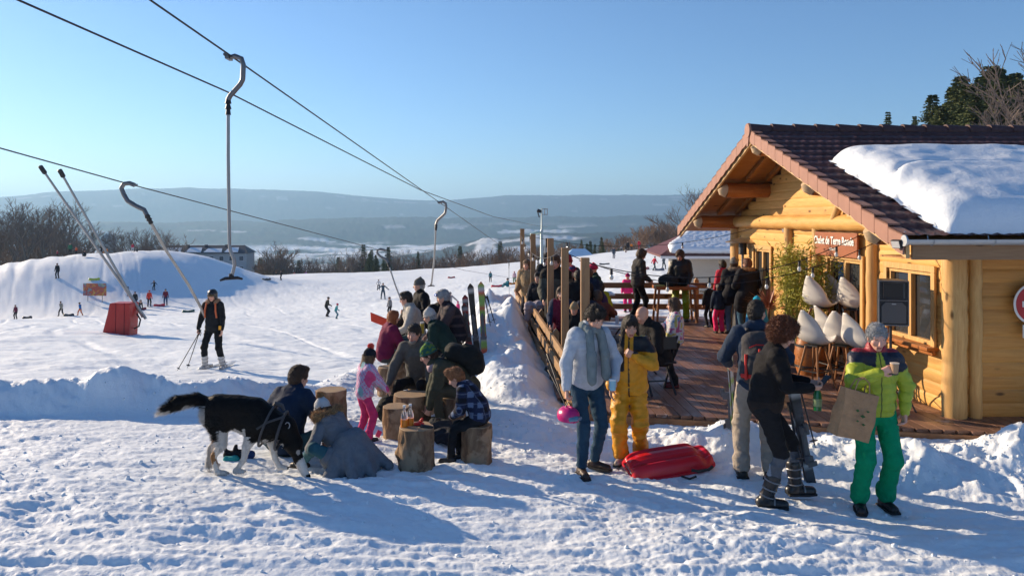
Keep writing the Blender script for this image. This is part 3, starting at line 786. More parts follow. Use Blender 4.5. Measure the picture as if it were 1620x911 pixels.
    J.sub(f.hc + f.Rh @ V(0, .03, 0.0) * s, np.array([.075, .095, .11]) * s * f.hs, f.Rh, k=.02 * s)
    if not coat: J.plane(f.pel - f.up * hem * s, -f.up)
    if hood:
        J.cap(f.nb + f.up2 * .0 * s - V(.06, .045, .0) @ f.T.T * s, f.nb + f.up2 * .0 * s - V(-.06, .045, 0) @ f.T.T * s, .055 * s, k=.03 * s, col=None)
    def dq(v, n):
        d = 0
        if quilt:
            t = (v - f.pel) @ f.up2 / s * quilt; d = d + .014 * s * (np.abs(np.sin(t * math.pi)) ** .5 - .6)
        return d
    sculpt_obj('jacket', J, SHINY if (shiny or quilt) else CLOTH, root, top, topfn, folds=.0078 * s * foldamp * (.6 if quilt else 1), fscale=(7, 7, 11), seed=seed, disp=dq if quilt else None)
    # shoes
    if not nofeet:
        for i in (0, 1):
            B = Sculpt(res=(.008, .011, .015)[lod], k=.02 * s); a = f.an[i]; t = f.toe[i]; z0 = a[2] - .085 * s
            gnd = V(a[0], a[1], z0)
            big = {'shoe': 1.0, 'snow': 1.15, 'ski': 1.25}[boot]
            B.cap(gnd - t * .045 * s + V(0, 0, .038) * s, gnd + t * .155 * s + V(0, 0, .030) * s, .045 * s * big, .036 * s * big); B.cap(gnd + V(0, 0, .04) * s, a + V(0, 0, .02) * s, .042 * s * big, .040 * s * big)
            if boot != 'shoe': B.cap(a, a + unit(f.kn[i] - a) * (.10 if boot == 'snow' else .20) * s, .050 * s * (1 if boot == 'snow' else 1.2), .056 * s * (1 if boot == 'snow' else 1.25))
            B.plane(gnd, (0, 0, -1))
            sh = sculpt_obj('boot' if boot != 'shoe' else 'shoe', B, LEATH if boot != 'ski' else plain_attr_gloss(), root, shoes, rel=1)
            so_ = MB(); so_.prism([(-.052 * big * s, -.08 * s), (.052 * big * s, -.08 * s), (.056 * big * s, .10 * s), (.038 * big * s, .195 * s), (-.038 * big * s, .195 * s), (-.056 * big * s, .10 * s)], (-.004 * s, .016 * s), gnd,
                                  (tuple(np.cross(t, (0, 0, 1))), tuple(t), (0, 0, 1)))
            so_.build('sole', plain('dark_rubber', (.02, .02, .022), .8), sh, bevel=.004)
            if boot == 'ski':
                u_ = unit(f.kn[i] - a); e1 = unit(np.cross(u_, t)); e2 = np.cross(e1, u_)
                for hh, rr_ in ((.02, .066), (.09, .066), (.17, .072)):
                    c0 = a + u_ * hh * s; bk = MB(); bk.tube([c0 + (e1 * math.cos(q) + e2 * math.sin(q)) * rr_ * s for q in np.linspace(0, 6.283, 17)], .007 * s, 6); bk.build('boot_strap', plain('buckle_strap', (.22, .22, .23), .35, .3), sh, True)
                bk = MB(); bk.tube([gnd + t * .07 * s + (np.cross(t, (0, 0, 1)) * math.cos(q) + V(0, 0, 1) * math.sin(q)) * .060 * s + V(0, 0, .035) * s for q in np.linspace(0, 3.14, 9)], .008 * s, 6); bk.build('toe_strap', plain('buckle_strap', (.22, .22, .23), .35, .3), sh, True)
    if hair: put_hair(f, root, hair[0], hair[1], lod, seed, hat is not None and hat[0] != 'headband')
    if hat: put_hat(f, root, *hat[:2], lod, *(hat[2:]))
    if fur is not None:
        Q = Sculpt(res=.011, k=.02)
        n = 12
        for k in range(n + 1):
            a = math.pi * (k / n * 1.5 - .25); p = f.nb + f.T @ (V(math.cos(a) * .12, -math.sin(a) * .10 - .01, .01 + .015 * math.sin(a)) * s)
            Q.ell(p, .034 * s, col=fur)
        sculpt_obj('fur_trim', Q, HAIRM, root, fur, fuzz=(2200, .035, 0), disp=lambda v, n: .012 * noise3(v * 70), colfn=lambda v, c: c * (1 + .4 * noise3(v * 60, 4))[:, None])
    return root, f

def tiny(label, px, py, hpx, rz, top, pants, head=(.5, .3, .22), pose='stand', Hm=None, group='people scattered over the snow slope', bag=None, Y=None, skin=(.5, .3, .22), res=None):
    """far figure of a few pixels: one continuous skin; stands where picture position px,py meets the slope"""
    # find depth where the ground meets that line of sight
    if Y is None:
        ys = np.linspace(18, 260, 4000); xs = (px - 810) / F * ys; zz = ground(xs, ys, False); ry = HZ + (CAMZ - zz) / ys * F
        H0 = Hm or 1.7
        want = H0 * F / max(hpx, 3)
        d = ry - py; cr = np.where(np.sign(d[:-1]) != np.sign(d[1:]))[0]
        if len(cr): Y = ys[cr[np.argmin(np.abs(ys[cr] - want))]]
        else: Y = ys[np.argmin(np.abs(d) + np.abs(ys - want) * .05)]
    X = (px - 810) / F * Y; H = hpx * Y / F
    z = gz0(X, Y)
    kid = 1 if H < 1.35 else 0
    sit = pose == 'sit'; full = 1.75
    Hs = H / (.55 if sit else (.72 if pose == 'bend' else 1.0)); Hs = float(np.clip(Hs, .8, 1.95))
    k = dict(H=Hs, kid=kid)
    if pose == 'stand': k.update(hands=((.27, .10, .85), (-.27, .08, .85)), feet=((.12, .05, 0), (-.12, -.04, 0)))
    if pose == 'walk': k.update(hands=((.26, .30, .95), (-.26, -.22, .9)), feet=((.1, -.30, .03), (-.1, .28, 0)), lean=8, hip=.90)
    if pose == 'wide': k.update(hands=((.62, .10, 1.05), (-.60, .05, 1.0)), feet=((.2, .0, 0), (-.2, .1, 0)), hip=.9)
    if pose == 'ski': k.update(hands=((.34, .32, .95), (-.34, .32, .95)), feet=((.13, .05, 0), (-.13, .05, 0)), lean=16, hip=.86)
    if pose == 'bend': k.update(hands=((.2, .5, .45), (-.2, .5, .45)), feet=((.13, .05, 0), (-.13, -.05, 0)), lean=62, hip=.85, head=(0, -25))
    if pose == 'sit': k.update(hip=.13, feet=((.14, .62, .02), (-.14, .6, .02)), hands=((.25, .35, .25), (-.25, .35, .25)), lean=-4)
    if pose == 'carry': k.update(hands=((.2, .4, 1.2), (-.2, .4, 1.2)))
    f = Fig(**k); s = f.s
    S = Sculpt(res=res or max(.022, min(.045, Y / F * .45)), k=.03)
    hs = f.hs
    S.ell(f.hc, np.array([.088, .10, .12]) * s * hs, f.Rh, col=skin); S.ell(f.hc + f.Rh @ V(0, -.02, .045) * s, np.array([.10, .11, .09]) * s * hs, f.Rh, col=head)
    S.cap(f.nb, f.hc, .06 * s, .055 * s, col=skin)
    S.cap(f.pel + f.up * .03 * s, f.chest, .15 * s, .155 * s, col=top); S.cap(f.sh[0] * .85 + f.sh[1] * .15, f.sh[1] * .85 + f.sh[0] * .15, .09 * s, col=top)
    for i in (0, 1):
        S.cap(f.sh[i], f.el[i], .068 * s, .058 * s, col=top); S.cap(f.el[i], f.wr[i], .058 * s, .045 * s, col=top); S.ell(f.wr[i] + unit(f.wr[i] - f.el[i]) * .05 * s, .048 * s, col=(.03, .03, .03))
        S.cap(f.hj[i], f.kn[i], .10 * s, .078 * s, col=pants); S.cap(f.kn[i], f.an[i], .078 * s, .062 * s, col=pants)
        S.cap(f.an[i] - V(0, 0, .03) * s, f.an[i] + f.toe[i] * .14 * s - V(0, 0, .04) * s, .055 * s, .05 * s, col=(.03, .03, .035))
    if bag is not None: S.ell(f.chest - V(0, .17, .03) * s, np.array([.14, .10, .2]) * s, col=bag)
    o = sculpt_obj('person', S, CLOTH, None, top, rel=0)
    o.location = (X, Y, z); o.rotation_euler = (0, 0, math.radians(rz)); tag(o, label, 'person', group)
    return o
# ------------------------------------------------------------------ wood and roof materials
def wood(name, base, dark, rough=.55, axis='x', bump=.25, grain=1.0, knots=True):
    if name in _mc: return _mc[name]
    m = NT(name)
    sc = {'x': (1.2, 14, 14), 'y': (14, 1.2, 14), 'z': (14, 14, 1.2)}[axis]
    v = m.coord(scale=sc); v2 = m.coord()
    n1 = m.noise(v, 2.2 * grain, 6, .62, .5); n2 = m.noise(v2, 1.3, 3, .5)
    c = m.mix(m.ramp(n1, [(.32, 0), (.68, 1)]), dark, base); c = m.mix(m.ramp(n2, [(.35, 0), (.7, .35)]), c, [x * .72 for x in base])
    if knots:
        vo = m.n('ShaderNodeTexVoronoi'); vo.inputs['Scale'].default_value = 1.0
        vk = m.coord(scale={'x': (2.0, 5.5, 5.5), 'y': (5.5, 2.0, 5.5), 'z': (5.5, 5.5, 2.0)}[axis]); m.l(vk, vo.inputs['Vector'])
        k = m.ramp(vo.outputs['Distance'], [(.07, 1), (.16, 0)]); c = m.mix(k, c, [x * .25 for x in dark])
    _mc[name] = m.fin(c, rough, 0, m.bump(n1, bump, .008), Specular_IOR_Level=.3); return _mc[name]
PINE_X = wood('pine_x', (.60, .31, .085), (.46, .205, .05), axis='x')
PINE_Y = wood('pine_y', (.68, .40, .125), (.55, .28, .075), axis='y')
PINE_Z = wood('pine_z', (.66, .41, .16), (.50, .27, .09), axis='z')
PALE = wood('pale_board', (.62, .43, .22), (.50, .31, .14), axis='y')
STAIN_X = wood('stained_log', (.42, .16, .045), (.27, .085, .022), axis='x', rough=.4)
SOFF = wood('soffit', (.40, .19, .06), (.28, .115, .035), axis='x', rough=.6)
POSTW = wood('post_wood', (.42, .25, .12), (.26, .14, .07), axis='z')
RAILW = wood('rail_wood', (.44, .27, .13), (.27, .16, .08), axis='y')
RAILX = wood('rail_wood_cross', (.40, .20, .09), (.25, .11, .05), axis='x')
ENDG = plain('end_grain', (.50, .36, .22), .7, var=.25, scale=30)
GLASS = None
def _glass():
    m = NT('window_glass'); v = m.coord(); n = m.noise(v, 1.4, 2)
    return m.fin(m.mix(n, (.018, .020, .024), (.05, .055, .06)), .04, 0, None, Specular_IOR_Level=.9)
GLASS = _glass()
METAL = plain('dull_metal', (.34, .34, .35), .38, .85, scale=8)
DARKM = plain('dark_metal', (.05, .05, .055), .45, .6)
BLACKP = plain('black_plastic', (.018, .018, .02), .5, scale=12)

def siding(rows, prof_h=.17, bulge=.011, thick=.10, seed=0):
    """horizontal boards: list of (z0, z1, a, b) strips; returns verts/quads in (along, out, up)"""
    v = []; q = []; c = []
    rs = np.random.RandomState(seed)
    for (z0, z1, a, b) in rows:
        k0 = math.floor((z0 + 1e-6) / prof_h); z = z0
        while z < z1 - 1e-6:
            k = math.floor((z + 1e-6) / prof_h); ze = min((k + 1) * prof_h, z1)
            rr = np.random.RandomState(k * 7 + 3); nseg = 8; jit = rr.rand() * .004; shade = .86 + .26 * rr.rand()
            m = 5; base = len(v); xs = np.linspace(a, b, max(2, int((b - a) / .25) + 2))
            for x in xs:
                for j in range(m + 1):
                    zz = z + (ze - z) * j / m; u = (zz - k * prof_h) / prof_h
                    out = bulge * (1 - (2 * u - 1) ** 4) + jit + .004 * math.sin(x * 2.1 + k * 3) * (1 - (2 * u - 1) ** 2)
                    v.append((x, out, zz)); c.append((shade, shade, shade))
            for i in range(len(xs) - 1):
                for j in range(m):
                    p = base + i * (m + 1) + j; q.append((p, p + m + 1, p + m + 2, p + 1))
            # end caps + back so the wall is solid
            z = ze
    return v, q, c
def wall_from(name, rows, place, mat, parent, seed=0, thick=.12):
    v, q, c = siding(rows, seed=seed)
    P = [place(*p) for p in v]
    o = mesh_np(name, P, quads=q, mat=mat, parent=parent, smooth_sh=False, col=c)
    return o
def siding_mat(src):
    m = bpy.data.materials[src.name].copy(); m.name = src.name + '_boards'; t = m.node_tree; b = t.nodes['Principled BSDF']
    l = b.inputs['Base Color'].links[0].from_socket
    mx = t.nodes.new('ShaderNodeMix'); mx.data_type = 'RGBA'; mx.blend_type = 'MULTIPLY'; mx.inputs[0].default_value = 1
    at_ = t.nodes.new('ShaderNodeAttribute'); at_.attribute_name = 'Col'
    t.links.new(l, mx.inputs[6]); t.links.new(at_.outputs['Color'], mx.inputs[7]); t.links.new(mx.outputs[2], b.inputs['Base Color']); return m
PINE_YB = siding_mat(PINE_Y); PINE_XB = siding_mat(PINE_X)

# ------------------------------------------------------------------ the chalet
DK = 0.10                                   # terrace level
CH = empty('log_chalet', (4.58, 8.80, DK), math.atan(.033), 'log chalet of golden pine with dark tiled roof carrying thick snow', 'chalet')
WX, WY0, WY1 = 1.08, .77, 9.25              # facade plane, near and far side walls (chalet frame)
EZ, RZ, RT = 2.30, 4.15, 5.2                # eave and ridge height above terrace, ridge position
SL = (RZ - EZ) / RT
def roofz(t): return RZ - SL * abs(t - RT)
# facade with openings: (y0,y1,z0,z1)
OPEN = [(1.24, 2.36, .82, 1.80), (3.15, 4.30, .0, 1.84), (5.10, 5.95, .8, 1.86), (7.0, 7.95, .75, 1.86)]
rows = []
zs = sorted(set([0, 2.38] + [z for o in OPEN for z in o[2:]]))
for z0, z1 in zip(zs[:-1], zs[1:]):
    y = WY0 + .1; 
    for o in sorted(OPEN):
        if o[2] < z1 - 1e-6 and o[3] > z0 + 1e-6: rows.append((z0, z1, y, o[0])); y = o[1]
    rows.append((z0, z1, y, WY1))
k = 14
while k * .17 < RZ - .15:
    z0 = max(k * .17, 2.38); z1 = (k + 1) * .17; half = (RZ - .12 - z1) / SL
    if half > .05 and z1 > z0: rows.append((z0, z1, max(RT - half, WY0), min(RT + half, WY1)))
    k += 1
wall_from('facade_wall', rows, lambda a, o, z: (WX - o, a, z), PINE_YB, CH)
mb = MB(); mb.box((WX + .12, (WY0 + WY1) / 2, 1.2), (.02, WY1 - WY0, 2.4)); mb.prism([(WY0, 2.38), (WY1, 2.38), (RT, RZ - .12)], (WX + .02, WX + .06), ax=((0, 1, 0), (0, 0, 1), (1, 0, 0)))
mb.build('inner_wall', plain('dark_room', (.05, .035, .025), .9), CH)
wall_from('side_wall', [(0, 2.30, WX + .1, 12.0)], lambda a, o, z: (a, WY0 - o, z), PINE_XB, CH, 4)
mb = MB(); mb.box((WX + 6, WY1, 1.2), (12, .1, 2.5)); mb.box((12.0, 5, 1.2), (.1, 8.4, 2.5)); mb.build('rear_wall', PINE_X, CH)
def rough_log(name, a, b, r, mat, parent, seed=0, endcol=True, n=14):
    a = np.array(a, float); b = np.array(b, float); L = np.linalg.norm(b - a); m = max(4, int(L / .12)); rs = np.random.RandomState(seed)
    pts = []; rr = []
    for i in range(m + 1):
        t = i / m; pts.append(a + (b - a) * t + rs.uniform(-.008, .008, 3) * (0 < i < m)); rr.append(r * (1 + rs.uniform(-.03, .04)))
    M = MB(); M.tube(pts, rr, n); return M.build(name, mat, parent, True)
rough_log('corner_post', (WX - .02, WY0 + .02, 0), (WX - .02, WY0 + .02, 2.2), .145, PINE_Z, CH, 1)
rough_log('corner_post', (WX + .22, WY0 - .03, 0), (WX + .22, WY0 - .03, 2.2), .075, PINE_Z, CH, 2)
rough_log('corner_post', (WX, WY1, 0), (WX, WY1, 2.35), .15, PINE_Z, CH, 3)
for y in (2.78, 4.72, 5.98): rough_log('facade_post', (WX - .05, y, 0), (WX - .05, y, 2.35), .095, PINE_Z, CH, int(y * 10))
rough_log('tie_beam', (WX - .06, .95, 2.44), (WX - .06, 9.0, 2.44), .135, PINE_Y, CH, 7, n=18)
# purlins with pale cut ends
for i, t in enumerate((1.0, 2.95, 5.2, 7.2, 9.1)):
    z = roofz(t) - .33; r = .155
    rough_log('purlin', (.17, t, z), (WX + .3, t, z), r, STAIN_X, CH, 20 + i, n=18)
    e = MB(); e.tube([(.06, t, z + .06), (.10, t, z + .02), (.172, t, z)], [r * .55, r * .85, r * .99], 16); e.build('purlin_end', ENDG, CH, True)
rough_log('brace', (WX - .12, 3.9, 2.50), (WX - .12, 3.55, 2.95), .07, PINE_Z, CH, 31)
rough_log('brace', (WX - .10, 3.35, 2.50), (WX - .10, 3.50, 2.98), .06, PINE_Z, CH, 32)
# roof build-up
RX1 = 12.2
def roof_strip(name, x0, x1, y0, y1, off0, off1, mat, side):
    """slab between two offsets below the tile surface, y range along the slope"""
    M = MB(); pts = [(y0, roofz(y0) - off0), (y1, roofz(y1) - off0), (y1, roofz(y1) - off1), (y0, roofz(y0) - off1)]
    M.prism(pts, (x0, x1), ax=((0, 1, 0), (0, 0, 1), (1, 0, 0))); return M.build(name, mat, CH)
roof_strip('soffit', .06, RX1, .06, RT - .003, .07, .115, SOFF, 0); roof_strip('soffit', .06, RX1, RT + .003, 10.34, .07, .115, SOFF, 1)
for t0, t1 in ((.02, RT - .004), (RT + .004, 10.38)):
    b = roof_strip('bargeboard', .0, .045, t0, t1, .085, .26, PALE, 0)
for i in range(1, 3):   # rafters seen under the overhang
    for t0, t1 in ((1.1, 2.8), (3.1, 5.05), (5.35, 7.05), (7.4, 9.0)):
        roof_strip('rafter', .12 + .42 * i, .20 + .42 * i, t0, t1, .118, .20, SOFF, 0)
# tiles: stepped, rolled rows
def tiles(name, side):
    row = .325; nr = 16; xs = np.arange(0.03, RX1, .0375)
    v = []; ids = []; c = []
    rs = np.random.RandomState(side + 5)
    tint = rs.rand(nr + 1, 60)
    ts = []
    for r in range(nr):
        ts += [(r * row, r, 1.0), (r * row + .004, r, 0.0), (r * row + row * .5, r, .5), (r * row + row - .002, r, .98)]
    for (d, r, u) in ts:
        for x in xs:
            ph = ((x + (r % 2) * .15) / .30) % 1.0
            prof = .022 * math.exp(-((ph - .22) / .16) ** 2) + .016 * math.exp(-((ph - .74) / .18) ** 2)
            step = 0.034 * (1 - u) if u < 1 else 0.0
            if u == 1.0: step = -.004
            y = RT - d if side == 0 else RT + d
            zz = RZ - SL * d - .03 + prof + (.036 * ((d - r * row) / row) if u < 1 else -.0) 
            v.append((x, y, zz)); tn = tint[r, int((x + (r % 2) * .15) / .30) % 60]
            k = .75 + .5 * tn; c.append((.085 * k, .036 * k, .034 * k))
    nx = len(xs); q = []
    for i in range(len(ts) - 1):
        for j in range(nx - 1):
            p = i * nx + j; q.append((p, p + 1, p + nx + 1, p + nx) if side == 0 else (p, p + nx, p + nx + 1, p + 1))
    m = cloth('roof_tile', rough=.62, bump=.5, scale=90, spec=.35)
    return mesh_np(name, v, quads=np.array(q)[:, ::-1], mat=m, parent=CH, smooth_sh=True, col=c)
tiles('roof_tiles', 0); tiles('roof_tiles', 1)
VT = plain('verge_clay', (.30, .145, .10), .6, var=.2, scale=6)
for side in (0, 1):
    M = MB()
    for r in range(16):
        d0 = r * .325 + .01; d1 = d0 + .315
        y0, y1 = (RT - d0, RT - d1) if side == 0 else (RT + d0, RT + d1)
        za, zb = RZ - SL * d0, RZ - SL * d1
        for (xa, xb, off) in ((-.05, -.028, .21),):
            M.prism([(y0, za + .0), (y1, zb + .035), (y1, zb - off), ((y0 + y1) / 2, (za + zb) / 2 - off - .012), (y0, za - off + .02)], (xa, xb), ax=((0, 1, 0), (0, 0, 1), (1, 0, 0)))
        M.prism([(y0, za + .0), (y1, zb + .035), (y1, zb + .015), (y0, za - .02)], (-.05, .10), ax=((0, 1, 0), (0, 0, 1), (1, 0, 0)))
    M.build('verge_tiles', VT, CH)
M = MB()
for i in range(30):
    x0 = -.04 + i * .41; M.tube([(x0, RT, RZ - .01), (x0 + .42, RT, RZ - .03)], [.125, .112], 14)
M.build('ridge_tiles', cloth('roof_tile'), CH, True)
M = MB(); M.tube([(-.075, RT, RZ - .02), (-.04, RT, RZ - .02)], [.135, .145], 18); M.prism([(-.10, 0), (.10, 0), (.03, -.28), (-.03, -.28)], (-.07, -.045), (0, RT, RZ - .03), ax=((0, 1, 0), (0, 0, 1), (1, 0, 0))); M.build('ridge_cap', VT, CH, True)
for o in CH.children:
    if o.name.startswith('ridge_tiles'):
        a = o.data.attributes.new('Col', 'FLOAT_COLOR', 'POINT'); a.data.foreach_set('color', np.tile([.07, .032, .032, 1], len(o.data.vertices)).astype(np.float32))
# eave on the camera side
M = MB(); M.box((RX1 / 2 + .02, .02, EZ - .175), (RX1 - .1, .035, .19)); M.build('fascia', wood('fascia_w', (.36, .21, .11), (.25, .14, .07), axis='x'), CH)
M = MB(); M.box((RX1 / 2, .42, EZ - .255), (RX1 - .2, .72, .02)); M.build('eave_soffit', SOFF, CH)
gm = plain('gutter_zinc', (.42, .44, .46), .42, .5, scale=5)
M = MB(); n = 9
v = []; f_ = []
for x in (-.06, RX1):
    for rr in (.062, .054):
        for k in range(n): a = math.pi * (1 + k / (n - 1)); v.append((x, -.07 + math.cos(a) * rr, EZ - .035 + math.sin(a) * rr))
for k in range(n - 1):
    f_ += [(k, k + 1, 2 * n + k + 1, 2 * n + k), (n + k, 3 * n + k, 3 * n + k + 1, n + k + 1)]
f_ += [(0, 2 * n, 3 * n, n), (n - 1, 2 * n - 1, 4 * n - 1, 3 * n - 1)]
M.add(v, f_); M.build('gutter', gm, CH, True)
M = MB(); M.tube([(-.075, -.07, EZ - .045), (-.055, -.07, EZ - .045)], .066, 16); M.build('gutter_end', gm, CH, True)
for i in range(7):
    M = MB(); x = .25 + i * .72
    M.tube([(x, -.07 + math.cos(a) * .068, EZ - .035 + math.sin(a) * .068) for a in np.linspace(math.pi, 2 * math.pi, 8)] + [(x, .01, EZ + .01)], .006, 5); M.build('gutter_bracket', gm, CH, True)
# windows and doors
def window(y0, y1, z0, z1, split=True, door=False, name='window'):
    cx = WX + .02; R = MB(); w = .055
    R.box((cx, (y0 + y1) / 2, z1 - w / 2), (.09, y1 - y0 - .002, w)); 
    if not door: R.box((cx, (y0 + y1) / 2, z0 + w / 2), (.09, y1 - y0 - .002, w))
    for y in (y0 + w / 2, y1 - w / 2): R.box((cx, y, (z0 + z1) / 2), (.085, w, z1 - z0 - 2 * w + .05))
    if split: R.box((cx - .008, (y0 + y1) / 2, (z0 + z1) / 2), (.08, .075, z1 - z0 - 2 * w))
    fr = R.build(name, PINE_Z, CH, bevel=.004)
    G = MB(); G.box((cx + .02, (y0 + y1) / 2, (z0 + z1) / 2), (.008, y1 - y0 - .06, z1 - z0 - .06)); G.build('glass', GLASS, fr)
    T = MB(); t = .085; xx = WX - .045
    T.box((xx, (y0 + y1) / 2, z1 + t / 2 - .005), (.035, y1 - y0 + 2 * t, t)); 
    for y in (y0 - t / 2 + .003, y1 + t / 2 - .003): T.box((xx, y, (z0 + z1) / 2 - .006), (.033, t, z1 - z0))
    T.build('trim', PINE_Z, fr, bevel=.004)
    if not door:
        s_ = MB(); s_.box((WX - .09, (y0 + y1) / 2, z0 - .03), (.17, y1 - y0 + .22, .045)); s_.box((WX - .075, (y0 + y1) / 2, z0 - .085), (.05, y1 - y0 + .2, .06)); s_.build('sill', STAIN_X, fr, bevel=.005)
    return fr
fr = window(*OPEN[0]); window(*OPEN[1], door=True, name='door'); window(*OPEN[2]); window(*OPEN[3])
# snow on the roof
def roof_snow():
    xs = np.concatenate([np.linspace(.50, 1.4, 26), np.linspace(1.45, RX1 - .1, 130)]); ts = np.linspace(.06, 3.12, 74)
    X, T = np.meshgrid(xs, ts, indexing='ij')
    e = .10 * noise2(T * 1.1, T * 0 + 2.2, 3) + .03 * noise2(T * 5, T * 0 + 1.1, 4)
    el = np.clip((X - .52 - np.abs(e)) / .42, 0, 1); er = np.clip((T - .06) / .28, 0, 1); et = np.clip((3.12 - T) / .30, 0, 1)
    rnd = lambda u: np.sqrt(np.clip(1 - (1 - u) ** 2, 0, 1))
    th = .34 * rnd(el) * rnd(er) ** 1.2 * rnd(et) * (1 + .08 * noise2(X * .8, T * .9, 8)) + .012 * noise2(X * 6, T * 6, 9) + .02 * noise2(X * 2.1, T * 2.1, 11)
    tc = 1.55 + .55 * (1 - np.exp(-(X - .5) * .9)) - .25 * np.exp(-((X - .5) / .25) ** 2)
    cr = (T - tc) / .045; th = th - .045 * np.exp(-cr * cr) * (1 - smooth(1.6, 3.2, X)) + .04 * (T < tc) * (1 - smooth(1.5, 3.0, X)) * np.exp((T - tc) * 1.8) 
    th = np.maximum(th, 0.0)
    Z = np.array(RZ - SL * (RT - T)) + th + .0
    nx, nt = X.shape; top = np.stack([X, T, Z], -1).reshape(-1, 3)
    idx = np.arange(nx * nt).reshape(nx, nt); q = np.stack([idx[:-1, :-1], idx[1:, :-1], idx[1:, 1:], idx[:-1, 1:]], -1).reshape(-1, 4)
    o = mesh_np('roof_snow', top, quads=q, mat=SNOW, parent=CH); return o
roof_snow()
# name board
SG = empty('name_board', (WX - .10 - .0, 3.95, 2.03), 0)
SG.parent = CH
SG.name = 'name_board'
M = MB(); M.box((0, 0, 0.05), (.03, 1.62, .40)); bo = M.build('board', wood('sign_board', (.36, .12, .05), (.26, .08, .03), axis='y', knots=False), SG, bevel=.004)
def text(body, size, loc, rot, mat, parent, name='lettering', sx=1.0, ext=.003, off=0.0, align='CENTER'):
    c = bpy.data.curves.new(name, 'FONT'); c.body = body; c.size = size; c.align_x = align; c.align_y = 'CENTER'; c.extrude = ext; c.offset = off
    t = bpy.data.objects.new(name, c); COL.objects.link(t); bpy.context.view_layer.update()
    me = bpy.data.meshes.new_from_object(t.evaluated_get(bpy.context.evaluated_depsgraph_get())); bpy.data.objects.remove(t)
    o = bpy.data.objects.new(name, me); COL.objects.link(o); me.materials.append(mat); o.location = loc; o.rotation_euler = rot; o.scale = (sx, 1, 1); o.parent = parent; return o
WHITE = plain('white_paint', (.78, .78, .76), .6)
rt = (math.radians(90), 0, math.radians(-90))
text('Chalet de Terre Ronde', .185, (-.024, 0, .105), rt, WHITE, SG, sx=.83, off=.004)
text('BUVETTE', .062, (-.024, 0, -.035), rt, WHITE, SG, sx=1.0, off=.001)
# lamps on the gable
def floodlight(x, y, z, rz, label):
    r = empty('floodlight', (0, 0, 0), 0, label, 'floodlight')
    M = MB(); M.box((0, 0, 0), (.13, .04, .10)); M.build('lamp_head', BLACKP, r, bevel=.006)
    M = MB(); M.box((0, -.023, 0), (.11, .006, .08)); M.build('lens', plain('lens', (.5, .5, .5), .2), r)
    M = MB(); M.tube([(0, .03, 0), (0, .10, .02), (0, .16, .10)], .012, 8); M.build('arm', METAL, r, True)
    r.location = (x, y, z); r.rotation_euler = (math.radians(18), 0, rz)
floodlight(*at(1242, 364, 15.0), math.radians(-60), 'small floodlight on the tie beam above the left window')
floodlight(*at(1419, 386, 8.83), math.radians(-70), 'small black floodlight under the lower corner of the roof')

# round prohibition sign and small plate on the side wall
def side_pt(px, py):
    Y = 9.50; return at(px, py, Y)
r = empty('round_sign', side_pt(1637, 481), 0, 'round red road sign with white border on the side wall', 'sign')
M = MB(); M.lathe([(.0, -.012), (.262, -.012), (.262, 0), (.0, 0)], R=rotm('X', 90), n=48); M.build('border', plain('sign_white', (.75, .74, .72), .4), r)
M = MB(); M.lathe([(.0, 0), (.235, 0), (.235, .006), (0, .006)], R=rotm('X', 90), n=48); M.build('red_disc', plain('sign_red', (.42, .02, .025), .35, var=.05), r)
M = MB(); M.box((0, -.009, 0), (.32, .006, .075)); M.build('white_bar', plain('sign_white', (.7, .7, .7)), r)
r = empty('number_plate', side_pt(1637, 524), 0, 'small white plate with a black numeral below the round sign', 'sign')
M = MB(); M.box((0, 0, 0), (.30, .012, .165)); M.build('plate', plain('sign_white', (.7, .7, .7)), r, bevel=.005)
text('9', .15, (-.085, -.009, 0), (math.radians(90), 0, 0), BLACKP, r, name='numeral', off=.003)

# ------------------------------------------------------------------ second hut
HU = empty('service_hut', (6.8, 30, -1.0), math.radians(-3), 'low grey hut with red tiles and snowy roof beside the chalet', 'hut')
M = MB(); M.box((3.0, 2.0, 1.1), (6.0, 4.0, 2.2)); M.build('wall', plain('render_wall', (.42, .39, .34), .8, scale=3), HU)
M = MB(); M.box((3.0, -.012, .75), (6.0, .02, .03)); M.box((3, -.012, .35), (6.0, .024, .30)); M.build('skirting', wood('sk', (.25, .12, .06), (.2, .09, .04), axis='x'), HU)
M = MB(); M.add([(-1, -.5, 2.2), (7, -.5, 2.2), (7, 4.5, 2.2), (-1, 4.5, 2.2), (.9, 2, 3.25), (7, 2, 3.25), (-1, -.5, 2.12), (7, -.5, 2.12), (7, 4.5, 2.12), (-1, 4.5, 2.12)], [(0, 1, 5, 4), (2, 3, 4, 5), (3, 0, 4), (1, 2, 5), (0, 1, 7, 6), (1, 2, 8, 7), (2, 3, 9, 8), (3, 0, 6, 9), (6, 7, 8, 9)])
M.build('roof', wood('hut_tiles', (.16, .05, .04), (.09, .03, .025), axis='y', knots=False, grain=3), HU)
M = MB(); M.box((3, -.53, 2.12), (8.0, .05, .10)); M.build('gutter', plain('white_gutter', (.6, .6, .62), .4), HU)
S = Sculpt(res=.05, k=.1)
for x in np.arange(-.45, 6.9, .13):
    t = min(1, (x + 1.0) / 1.9) * .93; S.cap((x, -.22, 2.37), (x, -.5 + 2.5 * t, 2.2 + 1.05 * t + .07), .15, .15)
sculpt_obj('roof_snow', S, SNOW, HU, (.85, .86, .88), folds=.01)

